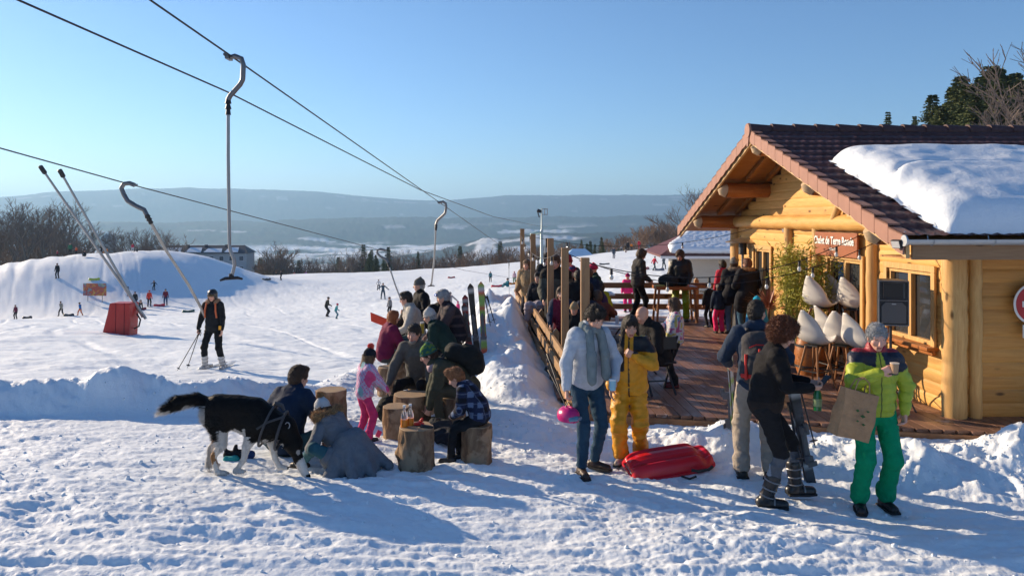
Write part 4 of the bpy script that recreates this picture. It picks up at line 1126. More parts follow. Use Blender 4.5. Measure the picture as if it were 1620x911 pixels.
# ------------------------------------------------------------------ terrace
def fence_x(Y): return .78 - .07 * (Y - 9.8)
TD = empty('terrace', (0, 0, DK), 0, 'brown plank terrace between the post fence and the chalet', 'terrace')
M = MB(); rs = np.random.RandomState(3); DX = math.cos(math.atan(.033)); n = 0
for i in range(44):
    x0 = .15 + i * .148
    y0 = 9.95 - .22 * (x0 - .8); y1 = 19.6 if x0 < 5.3 else 19.0
    if x0 > 6.0: y1 = 9.8
    if x0 < .82: y0 = max(y0, 9.8 + (.78 - x0) / .07 + .3)
    if y1 - y0 < .3: continue
    ys = y0 + rs.rand() * .03; k = .75 + .5 * rs.rand(); M.cur = (.20 * k, .105 * k, .070 * k)
    cut = ys + 2 + rs.rand() * 3
    M.box((x0 - .033 * ((ys + cut) / 2 - 9.6), (ys + cut) / 2, -.02), (.138, cut - ys, .04), rotm('Z', math.degrees(math.atan(.033))))
    k = .75 + .5 * rs.rand(); M.cur = (.20 * k, .105 * k, .070 * k)
    M.box((x0 - .033 * ((cut + y1) / 2 - 9.6), (cut + .006 + y1) / 2, -.02), (.138, y1 - cut, .04), rotm('Z', math.degrees(math.atan(.033))))
def deck_mat():
    m = NT('deck_plank'); a = m.n('ShaderNodeAttribute', attribute_name='Col'); v = m.coord(scale=(14, 1, 10)); v2 = m.coord()
    nz = m.noise(v, 3, 5, .6); c = m.mix(1.0, a.outputs['Color'], m.ramp(nz, [(.3, .7), (.7, 1.25)]), 'MULTIPLY')
    sn = m.ramp(m.noise(v2, 2.3, 6, .68), [(.60, 0), (.72, .75)]); c = m.mix(sn, c, (.55, .56, .60))
    wet = m.ramp(m.noise(v2, 1.1, 3), [(.4, .35), (.65, .75)])
    return m.fin(c, wet, 0, m.bump(nz, .3, .006), Specular_IOR_Level=.4)
M.build('deck_boards', deck_mat(), TD, col=True)
M = MB(); M.beam((.55, 10.0, -.10), (6.1, 8.78, -.10), .04, .12); M.build('edge_board', RAILX, TD)

def rail(M, a, b, w=.035, h=.14): M.beam(a, b, w, h)
FN = empty('terrace_fence', (0, 0, DK), 0, 'weathered wooden rail fence with pointed posts along the snow bank', 'fence')
def rz_(Y): return .83 - .027 * (19.5 - Y)
for dz in (0, -.27, -.54):
    M = MB(); rail(M, (fence_x(19.5), 19.5, rz_(19.5) + dz), (fence_x(9.9), 9.9, rz_(9.9) + dz)); M.build('rail', RAILW, FN)
for Y in (10.0, 12.0, 14.1, 16.2, 18.0):
    M = MB(); x = fence_x(Y) + .07; zt = rz_(Y) + .13
    M.prism([(-.05, -.15), (.05, -.15), (.05, zt - .04), (0, zt + .02), (-.05, zt - .04)], (Y - .045, Y + .045), (x, 0, 0)); M.build('post', POSTW, FN)
FB = empty('back_fence', (0, 0, DK), 0, 'brown three-rail fence closing the far end of the terrace', 'fence')
for z in (.81, .53, .27):
    M = MB(); rail(M, (.15, 19.55, z), (6.1, 19.3, z)); M.build('rail', RAILX, FB)
for x in (.15, 1.55, 3.2, 4.75, 5.9):
    M = MB(); M.prism([(-.055, -.15), (.055, -.15), (.055, .93), (0, 1.0), (-.055, .93)], (19.50, 19.60), (x, 0, 0)); M.build('post', RAILX if x < 4 else POSTW, FB)
for i, (Y, zt, lab) in enumerate(((9.3, 2.13, 'square wooden light post nearest the camera, right beside the man in the scarf'), (11.06, 2.185, 'second tall square wooden post of the terrace fence from the camera'), (12.8, 2.28, 'middle one of five tall square wooden fence posts'),
                               (15.8, 2.30, 'fourth tall square wooden post of the terrace fence from the camera'), (18.5, 2.37, 'farthest and thinnest looking tall square post at the terrace corner'))):
    M = MB(); x = fence_x(Y) + .08; M.box((0, 0, (zt - .0) / 2), (.105, .105, zt)); o = M.build('light_post', POSTW, None, bevel=.006); o.location = (x, Y, 0.0)
    tag(o, lab, 'post', 'tall square posts along the terrace fence')
# ------------------------------------------------------------------ ski lift
STEEL = plain('lift_steel', (.17, .17, .175), .42, .7, scale=6); CABLE = plain('cable_steel', (.05, .05, .055), .5, .6)
TUBE = plain('lift_tube', (.32, .31, .30), .4, .6, scale=4)
def cable(name, pts, label, r=.012, grp='steel ropes of the drag lift'):
    M = MB(); M.tube(pts, r, 6); o = M.build(name, CABLE, None, True); tag(o, label, 'cable', grp); return o
A_ = [(-6.4, -4, 5.6), (-5.5, 2, 5.25), (-4.85, 7, 4.75), (-4.25, 11.3, 4.5), (-2.68, 22, 3.46), (-.87, 34.6, 2.72), (1.78, 52.8, 2.14), (2.8, 60, 2.0)]
cable('lift_cable', A_, 'upper dark steel rope running from the top left down to the valley pylon')
cable('lift_cable', [(-4.9, -4, 6.1), (-3.86, 8, 4.94), (-3.69, 10, 4.74), (-2.50, 25.7, 3.20), (-1.2, 42, 1.55), (1.0, 70, -1.2)], 'thin steel rope that carries the tall straight T-bar hanger')
cable('lift_cable', [(-9.6, -1, 5.6), (-8.07, 11.96, 3.72), (-7.7, 15, 3.33), (-5.65, 32, 1.32), (-3.2, 52, -.9), (0, 80, -3.6)], 'lowest steel rope, starting at the left edge and pulling the skier')
def tbar(label, hook, s_pts, tube_pts, r=.021, T=True, grp='T-bar hangers on the ropes'):
    """hanger: curved upper arm, long tube, crosspiece"""
    root = empty('t_bar', hook, 0, label, 'T-bar', grp); H = np.array(hook)
    M = MB(); M.tube([np.array(p) - H for p in s_pts], r * 1.5, 10); M.build('upper_arm', STEEL, root, True)
    M = MB(); p0 = np.array(s_pts[0]) - H; M.box(p0, (.05, .16, .05)); M.tube([p0 + V(-.02, -.10, .03), p0 + V(-.02, .10, .0)], .022, 8); M.build('rope_clamp', STEEL, root, bevel=.004)
    j = np.array(s_pts[-1]) - H; t1 = np.array(tube_pts[1]) - H; d = unit(t1 - j)
    M = MB(); M.tube([j - d * .02, j + d * .05, j + d * .06, j + d * .12, j + d * .13, j + d * .20], [r * 1.2, r * 1.9, r * 1.1, r * 1.9, r * 1.2, r * 1.6], 10); M.build('joint', BLACKP, root, True)
    M = MB(); M.tube([np.array(p) - H for p in tube_pts], r, 10); M.build('tube', TUBE, root, True)
    if T:
        e = np.array(tube_pts[-1]) - H
        M = MB(); M.tube([e + V(0, 0, .06), e + V(0, 0, -.01)], [.03, .035], 10); M.tube([e + V(-.10, -.12, -.02), e + V(-.06, -.06, .0), e + V(.06, .06, .0), e + V(.10, .12, -.02)], [.014, .022, .022, .014], 8); M.build('crosspiece', BLACKP, root, True)
    return root
def P3(Y, *pts): return [at(x, y, Y + (d[0] if d else 0)) for x, y, *d in pts]
tbar('tall straight T-bar hanger in the upper left, crosspiece empty', at(362, 92, 10), P3(10, (362, 92), (372, 89), (382, 93), (385, 103), (384, 126), (380, 134), (364, 152), (361, 158)),
     P3(10, (361, 158), (361, 250), (363, 385), (364, 395), (370, 410), (371, 420), (366, 440)), r=.022)
tbar('slanting T-bar hanger pulling the skier in black', at(213, 293, 15), P3(15, (213, 293), (205, 290), (196, 291), (192, 298), (196, 308), (202, 318), (215, 326), (228, 332), (232, 340)),
     [at(232, 340, 15), at(262, 395, 15.5), at(298, 450, 16.1), at(318, 487, 16.5), at(324, 500, 16.62), at(331, 518, 16.62)], r=.030, T=False)
tbar('distant T-bar hanger right of the middle with a hooked top', at(694, 321, 25.7), P3(25.7, (694, 321), (701, 319), (705, 322), (706, 328), (704, 338), (692, 349), (690, 355)),
     P3(25.7, (690, 355), (687, 410), (683, 446), (682, 452)), r=.030)
tbar('short leaning T-bar hanger behind the seated men', at(610, 396, 32), P3(32, (610, 396), (602, 394), (597, 396), (597, 401), (602, 406), (610, 410), (614, 416)),
     P3(32, (614, 416), (625, 450), (638, 484), (642, 492)), r=.034)
# padded lift post with two leaning guide tubes
gx, gy, _ = at(192, 520, 29); gzz = gz0(gx, gy)
r = empty('padded_lift_post', (gx, gy, gzz), 0, 'red padded lift post base standing on the piste at left', 'lift post')
RED = plain('red_pad', (.42, .03, .025), .45, var=.15, scale=5, bump=.3)
M = MB(); M.prism([(-.60, -.1), (.46, -.1), (.52, 1.20), (-.28, 1.20), (-.36, .8)], (-.35, .35)); M.build('pad', RED, r, bevel=.06)
M = MB()
for x in (-.05, .28): M.prism([(x - .012, -.1), (x + .012, -.1), (x + .03, 1.2), (x + .006, 1.2)], (-.362, -.350))
M.build('seam', plain('dark_red', (.2, .01, .015), .6), r)
M = MB(); M.tube([(.5, 0, .2), (.72, -.1, .3), (.78, -.1, .55), (.6, 0, .75)], .03, 8); M.build('strap', BLACKP, r, True)
for k, (x0, y0, x1, y1, lab) in enumerate(((207, 470, 67, 268, 'left of the two long leaning lift tubes with black caps'), (206, 466, 97, 274, 'right of the two long leaning lift tubes with black caps'))):
    b0 = np.array(at(x0, y0, 29)); b1 = np.array(at(x1, y1, 27.6))
    t = empty('guide_tube', tuple(b0), 0, lab, 'lift tube', 'leaning lift tubes above the red pad'); d = b1 - b0; u = unit(d)
    M = MB(); M.tube([-u * 1.0, d * .55, d * .97], [.055, .045, .040], 8); M.build('tube', TUBE, t, True)
    M = MB(); M.tube([d * .965, d * .97 + u * .02, d * 1.0 + u * .12, d * 1.0 + u * .15], [.05, .085, .085, .05], 10); M.build('cap', BLACKP, t, True)
# pylon with camera mast and lamp, grey column beside it
Y = 24; X, _, zt = at(857, 330, Y)
r = empty('camera_mast', (X, Y, gz0(X, Y)), 0, 'slender pale mast with cameras and a lamp behind the terrace', 'mast'); zb = gz0(X, Y); Hm_ = zt - zb
M = MB(); M.tube([(0, 0, -.2), (0, 0, Hm_ - .7), (0, 0, Hm_ - .65), (0, 0, Hm_)], [.05, .05, .025, .02], 10); M.build('pole', plain('pale_steel', (.45, .52, .50), .45, .4), r, True)
M = MB(); M.tube([(-.14, 0, Hm_ - .06), (-.02, 0, Hm_ - .1)], [.06, .05], 10); M.tube([(-.14, 0, Hm_ - .05), (-.08, 0, Hm_ - .28)], .02, 6); M.build('camera', BLACKP, r, True)
M = MB()
for z in (0, .17): M.box((.09, 0, Hm_ - .02 - z), (.18, .03, .025))
for x in (0, .09, .18): M.box((x, 0, Hm_ - .10), (.02, .03, .20))
M.build('antenna', METAL, r)
S = Sculpt(res=.03, k=.02); S.ell((-.20, -.05, Hm_ - .78), (.20, .09, .055), rotm('Y', -12)); sculpt_obj('lamp_head', S, plain_attr_gloss(), r, (.45, .62, .55))
X, Y = at(867, 376, 25)[0], 25
r = empty('grey_column', (X, Y, gz0(X, Y)), 0, 'grey box column with dark top beside the camera mast', 'column'); zt = at(867, 376, 25)[2] - gz0(X, Y)
M = MB(); M.box((0, 0, zt / 2 - .15), (.22, .18, zt - .3)); M.build('shaft', plain('grey_panel', (.22, .24, .26), .5), r, bevel=.01)
M = MB(); M.box((0.02, 0, zt - .17), (.2, .2, .30)); M.build('top_box', BLACKP, r, bevel=.01)

# banner board on the mound
Y = 83; X = at(150, 458, Y)[0]; zb = gz0(X, Y)
r = empty('banner_board', (X, Y, zb), math.radians(-6), 'small colourful banner board on two posts near the mound', 'banner'); zc = at(150, 458, Y)[2] - zb
def banner_mat():
    m = NT('banner_print'); v = m.coord(); n = m.noise(v, 1.4, 3, .6, 1.0)
    c = m.ramp(n, [(.30, (.45, .42, .10)), (.42, (.50, .18, .05)), (.52, (.40, .04, .03)), (.60, (.12, .25, .30)), (.72, (.45, .40, .12))]); return m.fin(c, .6)
M = MB(); M.box((0, 0, zc), (2.7, .05, 1.35)); M.build('board', banner_mat(), r, bevel=.02)
for x in (-.85, .85):
    M = MB(); M.tube([(x, .04, -.2), (x, .04, zc + .6)], .045, 8); M.build('post', METAL, r, True)

# ------------------------------------------------------------------ far buildings
def facade_house(name, label, cat, loc, rz, W, D, Hh, roof_h, nx, nz, wall, roofc, snow=True, hip=1.5):
    r = empty(name, loc, rz, label, cat)
    M = MB(); M.box((W / 2, D / 2, Hh / 2 - 3), (W, D, Hh + 6)); M.build('wall', plain(name + '_wall', wall, .8, scale=.6), r)
    M = MB(); o = .5; M.add([(-o, -o, Hh), (W + o, -o, Hh), (W + o, D + o, Hh), (-o, D + o, Hh), (hip, D / 2, Hh + roof_h), (W - hip, D / 2, Hh + roof_h)], [(0, 1, 5, 4), (1, 2, 5), (2, 3, 4, 5), (3, 0, 4), (0, 3, 2, 1)])
    rf = M.build('roof', plain(name + '_roof', roofc, .7, scale=.5), r)
    if snow:
        rs = np.random.RandomState(4); x = 1.5
        while x < W - 4:
            w = rs.uniform(2.5, 4.5); M = MB(); a, b = .12, rs.uniform(.55, .7)
            f0 = lambda t: (-o + (D / 2 + o) * t, Hh + roof_h * t + .05)
            y0, z0 = f0(a); y1, z1 = f0(b); M.add([(x, y0, z0), (x + w, y0, z0), (x + w - .4, y1, z1), (x + .5, y1, z1), (x, y0, z0 + .18), (x + w, y0, z0 + .18), (x + w - .4, y1, z1 + .12), (x + .5, y1, z1 + .12)],
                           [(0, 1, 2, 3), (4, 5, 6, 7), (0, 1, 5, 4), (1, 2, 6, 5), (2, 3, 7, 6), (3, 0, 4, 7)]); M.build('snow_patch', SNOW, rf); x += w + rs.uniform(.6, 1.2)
            if x < W - 3:
                M = MB(); M.box((x - .4, D / 2 - .8, Hh + roof_h * .75), (.7, .7, 1.4)); M.build('chimney', plain('chimney', (.10, .08, .08), .8), rf)
    for i in range(nx):
        for j in range(nz):
            M = MB(); cx = W * (i + .5) / nx; cz = Hh - 1.3 - j * 2.7; M.box((cx, -.02, cz), (1.25, .08, 1.35)); fr = M.build('window', plain('win_frame', (.5, .52, .53), .6), r)
            M = MB(); M.box((cx, -.07, cz), (1.0, .03, 1.1)); M.build('pane', plain('far_pane', (.05, .07, .09), .2), fr)
    return r
X, Y, Z = at(247, 428, 195)
facade_house('apartment_block', 'long pale apartment block with patchy snow on its dark roof', 'building', (X, Y, Z - 2.0), math.radians(6), 22.5, 9, 6.3, 2.0, 9, 2, (.36, .38, .38), (.07, .065, .07))
X, Y, Z = at(898, 412, 150)
facade_house('small_house', 'low house with a bluish snowy roof behind the terrace posts', 'house', (X, Y, Z), 0, 5.0, 6, .7, 1.5, 2, 0, (.10, .10, .11), (.30, .50, .72), snow=False, hip=1.2)
X, Y, Z = at(172, 400, 620)
r = empty('church_tower', (X, Y, Z - 8), 0, 'faint grey church tower rising among the bare trees', 'tower')
M = MB(); M.box((0, 0, 8.5), (8.5, 8.5, 23)); M.build('wall', plain('hazed_stone', (.24, .26, .28), .9), r)  # tower greys lightened: extra distance haze is put into the colour
M = MB(); M.add([(-4.6, -4.6, 20), (4.6, -4.6, 20), (4.6, 4.6, 20), (-4.6, 4.6, 20), (-1.5, -1.5, 23.5), (1.5, -1.5, 23.5), (1.5, 1.5, 23.5), (-1.5, 1.5, 23.5)], [(0, 1, 5, 4), (1, 2, 6, 5), (2, 3, 7, 6), (3, 0, 4, 7), (4, 5, 6, 7), (3, 2, 1, 0)]); M.build('roof', plain('hazed_slate', (.20, .22, .24), .8), r)

# ------------------------------------------------------------------ trees
def bare_tree_mesh(seed, H=12.0, spread=.42, n0=5, thick=.028, levels=6, brush=False, tw=.012):
    """returns (trunk verts/faces, twig verts/faces)"""
    rs = random.Random(seed); segs = []
    def grow(p, d, L, r, lev):
        n = 3 if lev < 2 else 2; q = p
        for i in range(n):
            d = (d + Vector((rs.gauss(0, .11), rs.gauss(0, .11), rs.gauss(.05, .06)))).normalized(); q2 = q + d * (L / n); r2 = max(r * .86, tw * .6)
            segs.append((lev, q.copy(), q2.copy(), r, r2)); q = q2; r = r2
            if lev < levels and (lev > 0 or i > 0):
                k = 1 if lev < 4 else 2
                for _ in range(k):
                    ax = Vector((rs.gauss(0, 1), rs.gauss(0, 1), rs.gauss(0, .3))).normalized(); nd = (d * (1 - spread) + ax * spread * rs.uniform(.9, 1.6) + Vector((0, 0, .12))).normalized()
                    grow(q, nd, L * rs.uniform(.50, .78), max(r * .62, tw), lev + 1)
        if lev < levels:
            nd = (d + Vector((rs.gauss(0, .3), rs.gauss(0, .3), .1))).normalized(); grow(q, nd, L * .68, r * .85, lev + 1)
    if brush:
        for i in range(5):
            a = rs.random() * 6.28; grow(Vector((math.cos(a) * .3, math.sin(a) * .3, 0)), Vector((math.cos(a) * .35, math.sin(a) * .35, 1)).normalized(), H * .30, H * thick * .5, 1)
    else: grow(Vector((0, 0, -1.0)), Vector((0, 0, 1)), H * .42, H * thick, 0)
    out = []
    for sel in (lambda l: l < 2, lambda l: l >= 2):
        v = []; f = []
        for lev, a, b, ra, rb in segs:
            if not sel(lev): continue
            n = 5 if lev < 2 else 3; d = (b - a).normalized(); x = d.orthogonal().normalized(); y = d.cross(x); k = len(v)
            for (p, r) in ((a, ra), (b, rb)):
                for i in range(n):
                    t = 6.2832 * i / n; v.append(p + x * math.cos(t) * r + y * math.sin(t) * r)
            for i in range(n): f.append((k + i, k + (i + 1) % n, k + n + (i + 1) % n, k + n + i))
        out.append((v, f))
    return out
BARK = plain('bark', (.12, .095, .075), .9, var=.3, scale=8); TWIG = plain('twigs', (.13, .10, .085), .9, var=.3, scale=4); TWIGB = plain('brown_twigs', (.20, .125, .08), .9, var=.3, scale=4)
def mk_tree(name, parts, names, mats):
    r = bpy.data.objects.new(name, None)
    me_s = []
    for (v, f), nm, mt in zip(parts, names, mats):
        me = bpy.data.meshes.new(nm); me.from_pydata([tuple(p) for p in v], [], f); me.materials.append(mt); me_s.append((nm, me))
    return (name, me_s)
_kh = {}
def put_tree(kind, loc, s, rz, label, group, cat='tree', sz=None):
    name, me_s = kind; zt_ = max(max(v.co.z for v in me.vertices) for _, me in me_s) if name not in _kh or (id(me_s) not in _kh) else 0
    _kh.setdefault(id(me_s), zt_); k_ = {'bare_tree': 13.0, 'bare_bush': 9.8, 'conifer': 12.0}[name] / _kh[id(me_s)]; s = s * k_; sz = None if sz is None else sz * k_; r = empty(name, loc, rz, label, cat, group); r.scale = (s, s, sz or s)
    for nm, me in me_s:
        o = bpy.data.objects.new(nm, me); COL.objects.link(o); o.parent = r
    return r
BT = [mk_tree('bare_tree', bare_tree_mesh(11 + i, tw=.021, levels=5), ('trunk', 'crown'), (BARK, TWIG)) for i in range(4)]
BB = [mk_tree('bare_bush', bare_tree_mesh(51 + i, H=9, brush=True, tw=.034, levels=5), ('stems', 'crown'), (BARK, TWIGB)) for i in range(3)]
def conifer_parts(seed, H=12, W=2.6, dens=1.0):
    rs = np.random.RandomState(seed); v = []; f = []; t = MB(); t.tube([(0, 0, -1), (0, 0, H * .5), (0, 0, H * .97)], [H * .018, H * .011, .02], 7)
    z = H * .08
    while z < H * .985:
        u = z / H; R = W * (1 - u) ** (.85 if W < 4.4 else .72) * rs.uniform(.75, 1.15) + .10; nb = int((7 + 5 * (1 - u)) * dens)
        for b in range(nb):
            a = rs.rand() * 6.283; L = R * rs.uniform(.65, 1.1); dr = np.array([math.cos(a), math.sin(a), 0]); droop = rs.uniform(.12, .35)
            m = max(3, int(L / .22))
            for i in range(m):
                s0 = (i + .3) / m * L; p = dr * s0 + np.array([0, 0, z - droop * s0 * (1 - .45 * s0 / L)])
                for k in range(3):
                    w = .42 * (1.1 - .6 * i / m); sd = np.array([-dr[1], dr[0], 0]) * rs.choice([-1, 1]); d = dr * rs.uniform(.3, .9) + sd * rs.uniform(.2, 1) + np.array([0, 0, rs.uniform(-.35, .15)]); d /= np.linalg.norm(d)
                    up = np.cross(d, rs.normal(0, 1, 3)); up /= np.linalg.norm(up) + 1e-9; n = len(v); l = rs.uniform(.25, .5) * w * 2.2
                    v += [p - up * w * .10, p + d * l * .6 - up * w * .20, p + d * l, p + d * l * .6 + up * w * .20]; f.append((n, n + 1, n + 2, n + 3))
        z += H * .017 * rs.uniform(.8, 1.3)
    return [(t.v, t.f), (v, f)]
def needle_mat():
    m = NT('needles'); v = m.coord(); n = m.noise(v, .9, 4, .6); n2 = m.noise(v, 7, 2)
    c = m.mix(n, (.040, .065, .025), (.12, .13, .045)); c = m.mix(m.ramp(n2, [(.5, 0), (.8, .6)]), c, (.15, .145, .045)); return m.fin(c, .8, 0, None, Specular_IOR_Level=.2)
NEED = needle_mat()
def conif_w(seed): return conifer_parts(seed, W=4.6, dens=1.7)
CT = [mk_tree('conifer', conifer_parts(21 + i, W=3.2 + .5 * i, dens=1.3), ('trunk', 'crown'), (BARK, NEED)) for i in range(3)]
CW = [mk_tree('conifer', conif_w(61 + i), ('trunk', 'crown'), (BARK, NEED)) for i in range(2)]
rng = random.Random(5)
def spot(px, Y): x = (px - 810) / F * Y; return x, Y
GRPL = 'leafless trees beyond the left mound'
for i in range(44):
    px = -30 + i * 7.1 + rng.uniform(-5, 5); 
    if 150 < px < 182: continue
    Y = rng.uniform(150, 205); x, y = spot(px, Y); top = 314 if px < 110 else (338 if px < 150 else 352); z = max(gz0(x, y), -20); topz = CAMZ - (top + rng.uniform(-6, 14) - HZ) / F * Y
    put_tree(BT[i % 4] if i % 4 else BB[i % 3], (x, y, z - .5), (topz - z) / 13.0 if i % 4 else (topz - z) / 15.0, rng.random() * 6, 'leafless tree in the dense row beyond the sledging mound at left', GRPL)
GRPC = 'trees along the lower edge of the piste'
for i in range(96):
    px = 385 + i * 4.9 + rng.uniform(-4, 4); Y = rng.uniform(196, 232); x, y = spot(px, Y); z = gz0(x, y) if y < 285 else -30
    tall = 388 if 425 < px < 445 or 555 < px < 590 or 770 < px < 800 else (402 if px < 560 else 396)
    topz = CAMZ - (tall + rng.uniform(-9, 16) - HZ) / F * Y; hgt = topz - z
    con = (575 < px < 625) or (i % 13 == 5)
    if con: put_tree(CT[i % 3], (x, y, z), hgt / 12.0, rng.random() * 6, 'dark conifer in the tree line at the lower edge of the piste', GRPC, sz=hgt / 12 * .97)
    else: put_tree(BT[i % 4] if i % 4 else BB[i % 3], (x, y, z), hgt / (13.0 if i % 4 else 11.5), rng.random() * 6, 'leafless tree in the tree line at the lower edge of the piste', GRPC)
GRPR = 'trees behind the right part of the slope'
for i in range(46):
    px = 830 + i * 6.2 + rng.uniform(-4, 4); Y = rng.uniform(185, 225); x, y = spot(px, Y); z = gz0(x, y)
    top = np.interp(px, [830, 880, 960, 1000, 1020, 1045, 1075, 1110], [392, 384, 376, 368, 350, 345, 352, 352]); topz = CAMZ - (top + rng.uniform(-3, 9) - HZ) / F * Y; hgt = max(topz - z, 4)
    con = (915 < px < 960) or (975 < px < 985)
    if con: put_tree(CT[i % 3], (x, y, z), hgt / 12.0, rng.random() * 6, 'dark conifer behind the slope left of the snowy hut', GRPR)
    else: put_tree(BT[i % 4] if i % 2 else BB[i % 3], (x, y, z), hgt / (13.0 if i % 2 else 10.0), rng.random() * 6, 'leafless tree behind the slope left of the snowy hut', GRPR)
# wood rising over the chalet roof
for i, (px, top, Y, k, w) in enumerate(((1405, 177, 90, 0, .5), (1447, 184, 95, 1, .45), (1475, 161, 80, 2, .7), (1520, 134, 72, 0, 1.15), (1541, 150, 78, 2, .9), (1568, 119, 70, 1, 1.1), (1580, 122, 74, 0, 1.0), (1500, 172, 76, 2, .6), (1606, 128, 76, 2, 1.1), (1508, 150, 74, 0, .9), (1532, 146, 70, 1, .9), (1553, 134, 73, 2, 1), (1488, 178, 72, 1, .6), (1592, 133, 69, 0, 1), (1618, 140, 66, 1, 1), (1578, 140, 66, 2, .9), (1544, 160, 64, 1, .9))):
    x, y = spot(px, Y); topz = CAMZ + (HZ - top) / F * Y; z = gz0(x, y); s_ = (topz - z) / 12.0 * (1.0 if i < 2 else 1.06)
    put_tree(CT[k] if i < 2 else CW[k % 2], (x, y, z), s_ * (.7 if i < 2 else 1.0) * (.8 + .3 * w), i * 1.3, ('small distant fir tip above the roof ridge' if i < 2 else 'tall dark fir standing behind the chalet roof at right'), 'firs behind the chalet', sz=s_)
for i, (px, top, Y) in enumerate(((1642, 45, 60), (1655, 85, 52), (1622, 95, 66))):
    x, y = spot(px, Y); z = gz0(x, y); topz = CAMZ + (HZ - top) / F * Y - z
    put_tree(BT[i % 4] if i < 3 else BB[i % 3], (x, y, z), topz / (13.0 if i < 3 else 9.5), i * 2.1, 'leafless tree at the right edge behind the chalet roof', 'leafless trees behind the chalet')
x, y = spot(1097, 70); put_tree(BT[1], (x, y, -2), (CAMZ + 56 / F * 70 + 2) / 13.0, 1, 'thin leafless tree whose tip shows left of the roof', None)

# ------------------------------------------------------------------ log stools
def log_mats():
    m = NT('log_bark'); v = m.coord(scale=(1, 1, .35)); n = m.noise(v, 9, 6, .65, .6); n2 = m.noise(m.coord(), 3.5, 4, .6)
    c = m.ramp(n, [(.30, (.055, .032, .022)), (.48, (.17, .105, .065)), (.70, (.30, .20, .12))]); c = m.mix(m.ramp(n2, [(.48, 0), (.56, .9)]), c, (.36, .255, .165))
    b = m.bump(n, .9, .03); bark = m.fin(c, .85, 0, b, Specular_IOR_Level=.15)
    m = NT('log_end'); tc = m.n('ShaderNodeTexCoord'); sp = m.n('ShaderNodeVectorMath', operation='LENGTH'); mp = m.n('ShaderNodeMapping'); mp.inputs['Scale'].default_value = (1, 1, 0); m.l(tc.outputs['Object'], mp.inputs[0]); m.l(mp.outputs[0], sp.inputs[0])
    nz = m.noise(m.coord(), 5, 3); w = m.math('ADD', m.math('MULTIPLY', sp.outputs['Value'], 260), m.math('MULTIPLY', nz, 7)); s_ = m.math('SINE', w)
    c = m.mix(m.ramp(s_, [(.2, 0), (.8, 1)]), (.40, .28, .17), (.29, .19, .11)); c = m.mix(m.ramp(m.noise(m.coord(), 6, 5, .7), [(.4, 0), (.7, .8)]), c, (.22, .17, .13))
    return bark, m.fin(c, .8, 0, m.bump(s_, .2, .003), Specular_IOR_Level=.2)
BARKM, ENDM = log_mats()
def log_stool(label, px, py, Y, r, h, seed, knots=0, tilt=0):
    X = (px - 810) / F * Y; z0 = gz(X, Y); o = empty('log_stool', (X, Y, z0 - .03), seed, label, 'log', 'sawn logs used as stools and tables'); h += .03
    rs = np.random.RandomState(seed); n = 56; m = 16; A = np.linspace(0, 2 * math.pi, n, endpoint=False); Zs = np.linspace(0, h, m); v = []
    ph = rs.rand(6) * 6
    for j, z in enumerate(Zs):
        for a in A:
            rr = r * (1 + .035 * math.sin(2 * a + ph[0]) + .03 * math.sin(3 * a + ph[1]) + .012 * math.sin(9 * a + ph[2]) + .05 * max(0, 1 - z / h * 3) ** 2)
            rr += .012 * float(noise2(np.array([a * 3.0 + seed]), np.array([z * 9.0]), 3)[0]) + .006 * float(noise2(np.array([a * 9.0 + seed]), np.array([z * 12.0]), 4)[0])
            for k in range(knots):
                ka = ph[3] + k * 2.2 - seed; kz = h * (.35 + .3 * k % 1); da = (a - ka + math.pi) % (2 * math.pi) - math.pi; rr += .045 * math.exp(-((da * r / .06) ** 2 + ((z - kz) / .07) ** 2))
            v.append((rr * math.cos(a), rr * math.sin(a), z))
    q = [(j * n + i, j * n + (i + 1) % n, (j + 1) * n + (i + 1) % n, (j + 1) * n + i) for j in range(m - 1) for i in range(n)]
    mesh_np('bark', v, quads=q, mat=BARKM, parent=o)
    top = np.array(v[(m - 1) * n:]); M = MB(); ring2 = top * V(.97, .97, 1) + V(0, 0, .006); M.add(list(top) + list(ring2) + [V(0, 0, h + .008)], [(i, (i + 1) % n, n + (i + 1) % n, n + i) for i in range(n)] + [(n + i, n + (i + 1) % n, 2 * n) for i in range(n)])
    M.build('cut_face', ENDM, o, True); return o, (X, Y, z0 + h - .03)
L1, L1p = log_stool('knotty log in front carrying the two orange drink bottles', 658, 742, 8.0, .185, .41, 3, knots=3)
L2, L2p = log_stool('slim cleanly cut log behind the bottles, bare on top', 627, 690, 9.1, .165, .37, 5)
L3, L3p = log_stool('widest log table in front of the bearded man', 652, 665, 9.9, .235, .37, 8)
L4, L4p = log_stool('log with shredded bark that the boy sits on', 754, 728, 8.25, .16, .40, 12)
L5, L5p = log_stool('tall log standing alone beside the woman in burgundy', 613, 606, 12.0, .15, .43, 15)
L6, L6p = log_stool('log half hidden behind the blue jacket and white beanie', 524, 645, 9.9, .19, .42, 21)
L7, L7p = log_stool('log under the man with the grey beard', 668, 625, 10.75, .20, .40, 25)
L8, L8p = log_stool('log under the person in the green knitted beanie', 716, 655, 9.75, .17, .38, 27)
L9, L9p = log_stool('log under the red-haired woman in burgundy', 632, 590, 12.7, .18, .42, 31)
log_stool('log hidden under the man in the beige jacket', 660, 545, 14.0, .18, .45, 35); log_stool('log under the person in the dark coat and ski goggles', 712, 545, 13.2, .20, .45, 37)

